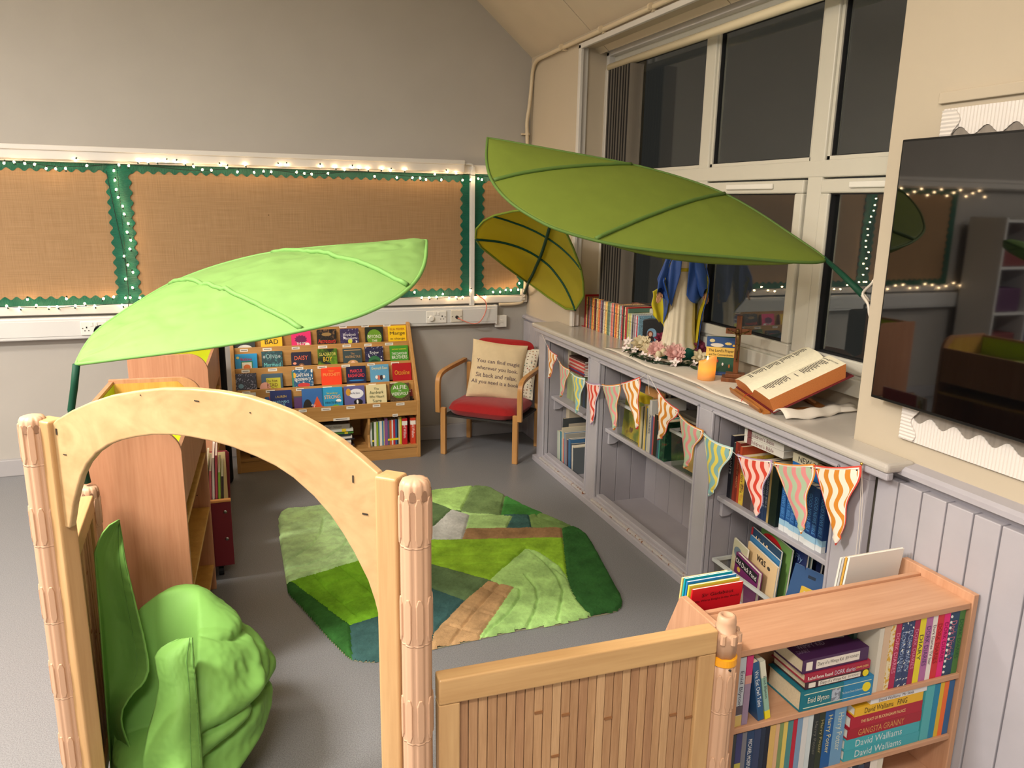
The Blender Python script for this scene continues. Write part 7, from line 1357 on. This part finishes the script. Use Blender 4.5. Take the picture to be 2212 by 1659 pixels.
# maroon rack on castors
t = thing('book_rack', 'maroon laminate book rack on castors between the two beech cabinets', 'book rack', (-.25, 3.68, 0))
M_MAR = paint((112, 34, 42), .45, .35, name='maroon_laminate'); M_MEDGE = paint((214, 150, 84), .45, .35, name='tan_edging')
B(-.46, -.06, 3.50, 3.516, .07, .375).build('front_panel', M_MAR, t, world=True); B(-.46, -.058, 3.498, 3.518, .3755, .388).build('edging', M_MEDGE, t, world=True, bevel=.003)
MB().prism([(-.46, .07), (-.07, .07), (-.057, .49), (-.067, .503), (-.46, .503)], .016, (0, 3.86, 0), (1,0,0), (0,0,1), (0,1,0)).build('back_panel', M_MAR, t, world=True, bevel=.003)
B(-.46, -.075, 3.8585, 3.8595, .09, .50).build('inner_face', paint((196, 176, 130), .5, name='cream_laminate'), t, world=True)
B(-.46, -.07, 3.517, 3.859, .07, .086).build('floor_board', M_MAR, t, world=True); B(-.10, -.085, 3.517, 3.859, .087, .17).build('side_rail', M_MEDGE, t, world=True)
for x, z in ((-.085, .33), (-.085, .20)): MB().lathe([(.008, 0), (.008, .003), (.004, .005)], 12).xf(Matrix.Translation((x, 3.4995, z)) @ Matrix.Rotation(pi/2, 4, 'X')).build('bolt', paint((170, 166, 160), .25, metal=1, name='steel'), t, world=True)
for x, y in ((-.12, 3.56), (-.12, 3.80)):
    MB().tube([(x-.011, y, .027), (x+.011, y, .027)], .027, 14).box(x-.016, x+.016, y-.02, y+.02, .048, .07).build('castor', paint((26, 26, 28), .5, name='black_castor'), t, world=True)
random.seed(21)
for k, (c, nm, h) in enumerate([((226, 226, 226), 'white', .50), ((206, 210, 206), 'pale grey', .505), ((236, 236, 232), 'white dotted', .51), ((180, 206, 160), 'pale green', .47), ((206, 206, 150), 'cream-green', .49), ((206, 120, 130), 'pink', .46), ((230, 230, 226), 'bright white', .52), ((200, 90, 110), 'rose', .53), ((150, 190, 80), 'lime', .45), ((60, 50, 50), 'dark', .43)]):
    book('thin '+nm+' magazine standing in the maroon rack between the cabinets', .0095, .26, h-.03, c, M_stand(-.225+.0125*k, 3.53, .0885+.10*0, (0,-1,0), lean=.05) @ Matrix.Translation((0, .0, .0)), pages=PAGEW)
# black padded case behind the cabinets
t = thing('instrument_case', 'tall black padded case with a carry handle standing behind the far beech cabinet', 'case', (-.1, 4.83, 0))
B(-.40, -.055, 4.775, 4.90, 0, .93).build('case_body', paint((20, 20, 22), .75, .2, .1, 60, .2, 300, name='black_nylon'), t, world=True, bevel=.03, seg=3)
MB().tube(smooth_path([(-.30, 4.83, .92), (-.30, 4.83, .98), (-.16, 4.83, .98), (-.16, 4.83, .92)], 2), .011, 8).build('handle', paint((20, 20, 22), .6, name='black_webbing'), t, world=True, smooth=True)
# ------------------------------------------------------------------ bean bag
bb = thing('bean_bag', 'slumped bright green bean bag with two stitched flaps inside the arch', 'bean bag', (-.25, 2.2, 0))
M_BEAN = paint((114, 162, 80), .62, .2, .04, 6, .08, 40, name='green_pvc_cloth'); M_BEANS = paint((84, 126, 60), .6, .2, name='seam_stitch')
def fold(p): return noise.noise(Vector((p[0]*6, p[1]*6, p[2]*5)))
CREASE = [(.435, -.05, -.9, .75, .030, .012), (.335, .10, -1.5, .35, .034, .011), (.245, -.03, -1.5, .55, .030, .010), (.165, .07, -1.45, .2, .030, .010), (.08, .0, -1.2, .7, .022, .012), (.38, .03, .5, 1.9, .02, .012), (.30, .0, -.55, 1.0, .014, .008)]
def body(u, v):
    a = 2*pi*u-pi; ph = pi*v-pi/2; cx, cy = -.205, 2.255
    cp = max(0, cos(ph))**.62; r = 1+.045*sin(3*a+1+2*ph)+.03*sin(5*a-2+3*sin(ph*2))
    x = .238*cos(a)*cp*r; y = .27*sin(a)*cp*r; z = .225+.235*sin(ph)
    z += .11*max(0, sin(a))*max(0, z-.2)/.26*min(1, cp*1.4)
    d = Vector((cos(a), sin(a), .35))
    q_ = Vector((cos(a)*cp*1.5, sin(a)*cp*1.5, sin(ph)*1.2)); off = .022*noise.noise(q_*1.2+Vector((7, 3, 1)))*cp
    for z0, sl, a0, a1, dp, wd in CREASE:
        if a0-.3 < a < a1+.3:
            wn = min(1, max(0, (a-a0+.3)/.5))*min(1, max(0, (a1+.3-a)/.5)); e = z-(z0+sl*a+.018*sin(3.1*a+z0*40))
            off += wn*cp*(-dp*math.exp(-abs(e)/wd)+dp*.45*math.exp(-((e-.035)/.03)**2))
    off += .0035*noise.noise(q_*9)*cp
    h = Vector((cx+x, cy+y, z))+d*off
    k = min(1, max(0, (-.15-h.x)/.13))*min(1, max(0, (2.40-h.y)/.15)); h.z *= 1-.62*k
    h.x = max(h.x, -.405)
    return (h.x, h.y, max(.002, h.z))
MB().grid(body, 200, 120).build('bag_body', M_BEAN, bb, world=True, smooth=True)
def sheet(nm, left, right, yl_, yr_, bow, th=.004, hem=True, nv=34, nu=16):
    Lp = resample([(p[0], 0, p[1]) for p in left], nv); Rp = resample([(p[0], 0, p[1]) for p in right], nv)
    def f(u, v):
        i = min(int(v*nv), nv-1); g0 = v*nv-i; a, b = Lp[i].lerp(Lp[i+1], g0), Rp[i].lerp(Rp[i+1], g0); p = a.lerp(b, u)
        y = yl_(v)+(yr_(v)-yl_(v))*u+bow(u, v)
        k = 1.7/1.7; 
        # keep the pixel direction: scale about the eye point for depth y
        y0 = 2.25; s = y/y0
        g_ = .0022*sin(v*95+3*sin(v*31))*max(0, (u-.72)/.28)+.0018*noise.noise(Vector((u*14, v*34, 2)))
        return (max(p.x*s, -.415), y+g_, 1.7+(p.z-1.7)*s)
    o = MB().grid(f, nu*2, nv*3).build(nm, M_BEAN, bb, world=True, smooth=True, solid=th)
    if hem:
        for uu in (.80, .965):
            q = [Vector(f(uu, k/nv)) for k in range(nv+1)]; q = [p+Vector((.0, -.003, .001)) for p in q]
            s = MB().tube(q, .0011, 5).build('stitch_line', M_BEANS, bb, world=True); s.parent = o
            s.matrix_parent_inverse = Matrix.Identity(4)
    return o
Lf1 = [(-0.332, 0.829), (-0.351, 0.822), (-0.373, 0.798), (-0.394, 0.759), (-0.411, 0.692), (-0.422, 0.596), (-0.436, 0.454), (-0.447, 0.308), (-0.453, 0.156), (-0.454, 0.015), (-0.449, -0.067)]
Rf1 = [(-0.329, 0.83), (-0.328, 0.792), (-0.325, 0.722), (-0.319, 0.65), (-0.311, 0.577), (-0.302, 0.502), (-0.295, 0.434), (-0.292, 0.381), (-0.294, 0.343), (-0.314, 0.309), (-0.344, 0.285), (-0.371, 0.245), (-0.38, 0.201), (-0.369, 0.136), (-0.356, 0.069), (-0.351, -0.013), (-0.35, -0.095)]
sheet('back_flap', Lf1, Rf1, lambda v: 2.36-.16*v, lambda v: 2.40-.30*v, lambda u, v: .07*sin(pi*u)*min(1, v*3)+.012*sin(14*v+3*u)*u)
Lf2 = [(-0.208, 0.438), (-0.233, 0.433), (-0.26, 0.416), (-0.274, 0.395), (-0.273, 0.361), (-0.269, 0.299), (-0.287, 0.226), (-0.312, 0.153), (-0.332, 0.063), (-0.344, -0.031), (-0.35, -0.095)]
Rf2 = [(-0.169, 0.437), (-0.169, 0.402), (-0.17, 0.34), (-0.17, 0.262), (-0.17, 0.183), (-0.17, 0.087), (-0.171, 0.005), (-0.173, -0.078), (-0.178, -0.144)]
sheet('front_flap', Lf2, Rf2, lambda v: 2.10-.16*v, lambda v: 2.08-.19*v, lambda u, v: -.05*sin(pi*u)*min(1, v*2)+.010*sin(16*v+5*u)*(1-u))
# ------------------------------------------------------------------ wall screen and the board behind it
t = thing('television', 'large black wall-mounted television on the right wall, screen switched off', 'television', (1.95, 1.15, 1.5))
B(1.926, 1.957, .44, 1.893, 1.112, 1.908).build('bezel', paint((16, 16, 17), .35, .4, name='black_bezel'), t, world=True, bevel=.003)
M_SCR = paint((6, 6, 7), .03, 1., name='dark_screen_glass')
B(1.9245, 1.927, .447, 1.886, 1.122, 1.901).build('screen', M_SCR, t, world=True)
B(1.957, 1.986, .9, 1.4, 1.3, 1.7).build('wall_mount', M_HOLE, t, world=True)
nb = thing('display_board', 'wall board with white scalloped border and grey wood paper behind the television', 'noticeboard', (1.98, 1.15, 1.5))
B(1.977, 1.9845, .40, 1.803, .995, 1.988).build('backing_paper', wood((120, 112, 104), (150, 142, 132), 'z', .6, .7, .6, name='wood_print_paper', swirl=1.2), nb, world=True)
for z0, d in ((.997, 1), (1.988, -1)): scallop('border_strip', M_WHITEC, nb, (1.976, 1.803, z0), (0,-1,0), (0,0,d), (-1,0,0), 1.40, .075 if d > 0 else .065, wave=.085, amp=.012, ridge=.011)
scallop('border_strip', M_WHITEC, nb, (1.9715, 1.802, .998), (0,0,1), (0,-1,0), (-1,0,0), .985, .05, wave=.085, amp=.012, ridge=.011)
struct(MB().box(1.972, 1.987, .3, 1.826, 2.004, 2.036).build('trim_5', M_WALLR, bevel=.003))
# ------------------------------------------------------------------ white cube unit on the back wall, left of the frame (seen mirrored in the television)
t = thing('cube_unit', 'white cube shelving unit against the back wall, reflected in the television', 'shelving', (-3.2, 5.1, 0))
M_WCU = paint((214, 214, 212), .5, .35, name='white_melamine'); m = []
for k in range(5): B(-4.0+.4*k-.01, -4.0+.4*k+.01, 4.9, 5.26, 0, 1.66).build('upright_board', M_WCU, t, world=True)
for j in range(5):
    for k in range(4): B(-4.0+.4*k+.0105, -4.0+.4*(k+1)-.0105, 4.9, 5.26, .02+.4*j, .04+.4*j).build('shelf_board', M_WCU, t, world=True)
B(-3.99, -2.41, 5.262, 5.268, .05, 1.65).build('back_board', paint((90, 90, 96), .7, name='dark_grey_board'), t, world=True)  # plain dark grey sheet closing the back of the cubes
for k in range(4):
    for j in range(1, 4):
        c = [(120, 60, 60), (60, 70, 110), (110, 110, 120), (90, 60, 90), (150, 60, 50), (70, 80, 76)][(k*5+j*3) % 6]
        tb = MB().box(-3.95+.4*k, -3.66+.4*k, 4.94, 5.2, .042+.4*j, .25+.4*j); tag(tb.build('storage_tub', paint(c, .5, name='plastic_tub'), bevel=.01), 'plastic tub in column %s, row %s of the white cube unit' % (['one', 'two', 'three', 'four'][k], ['one', 'two', 'three'][j-1]), 'tub')
flush_texts()
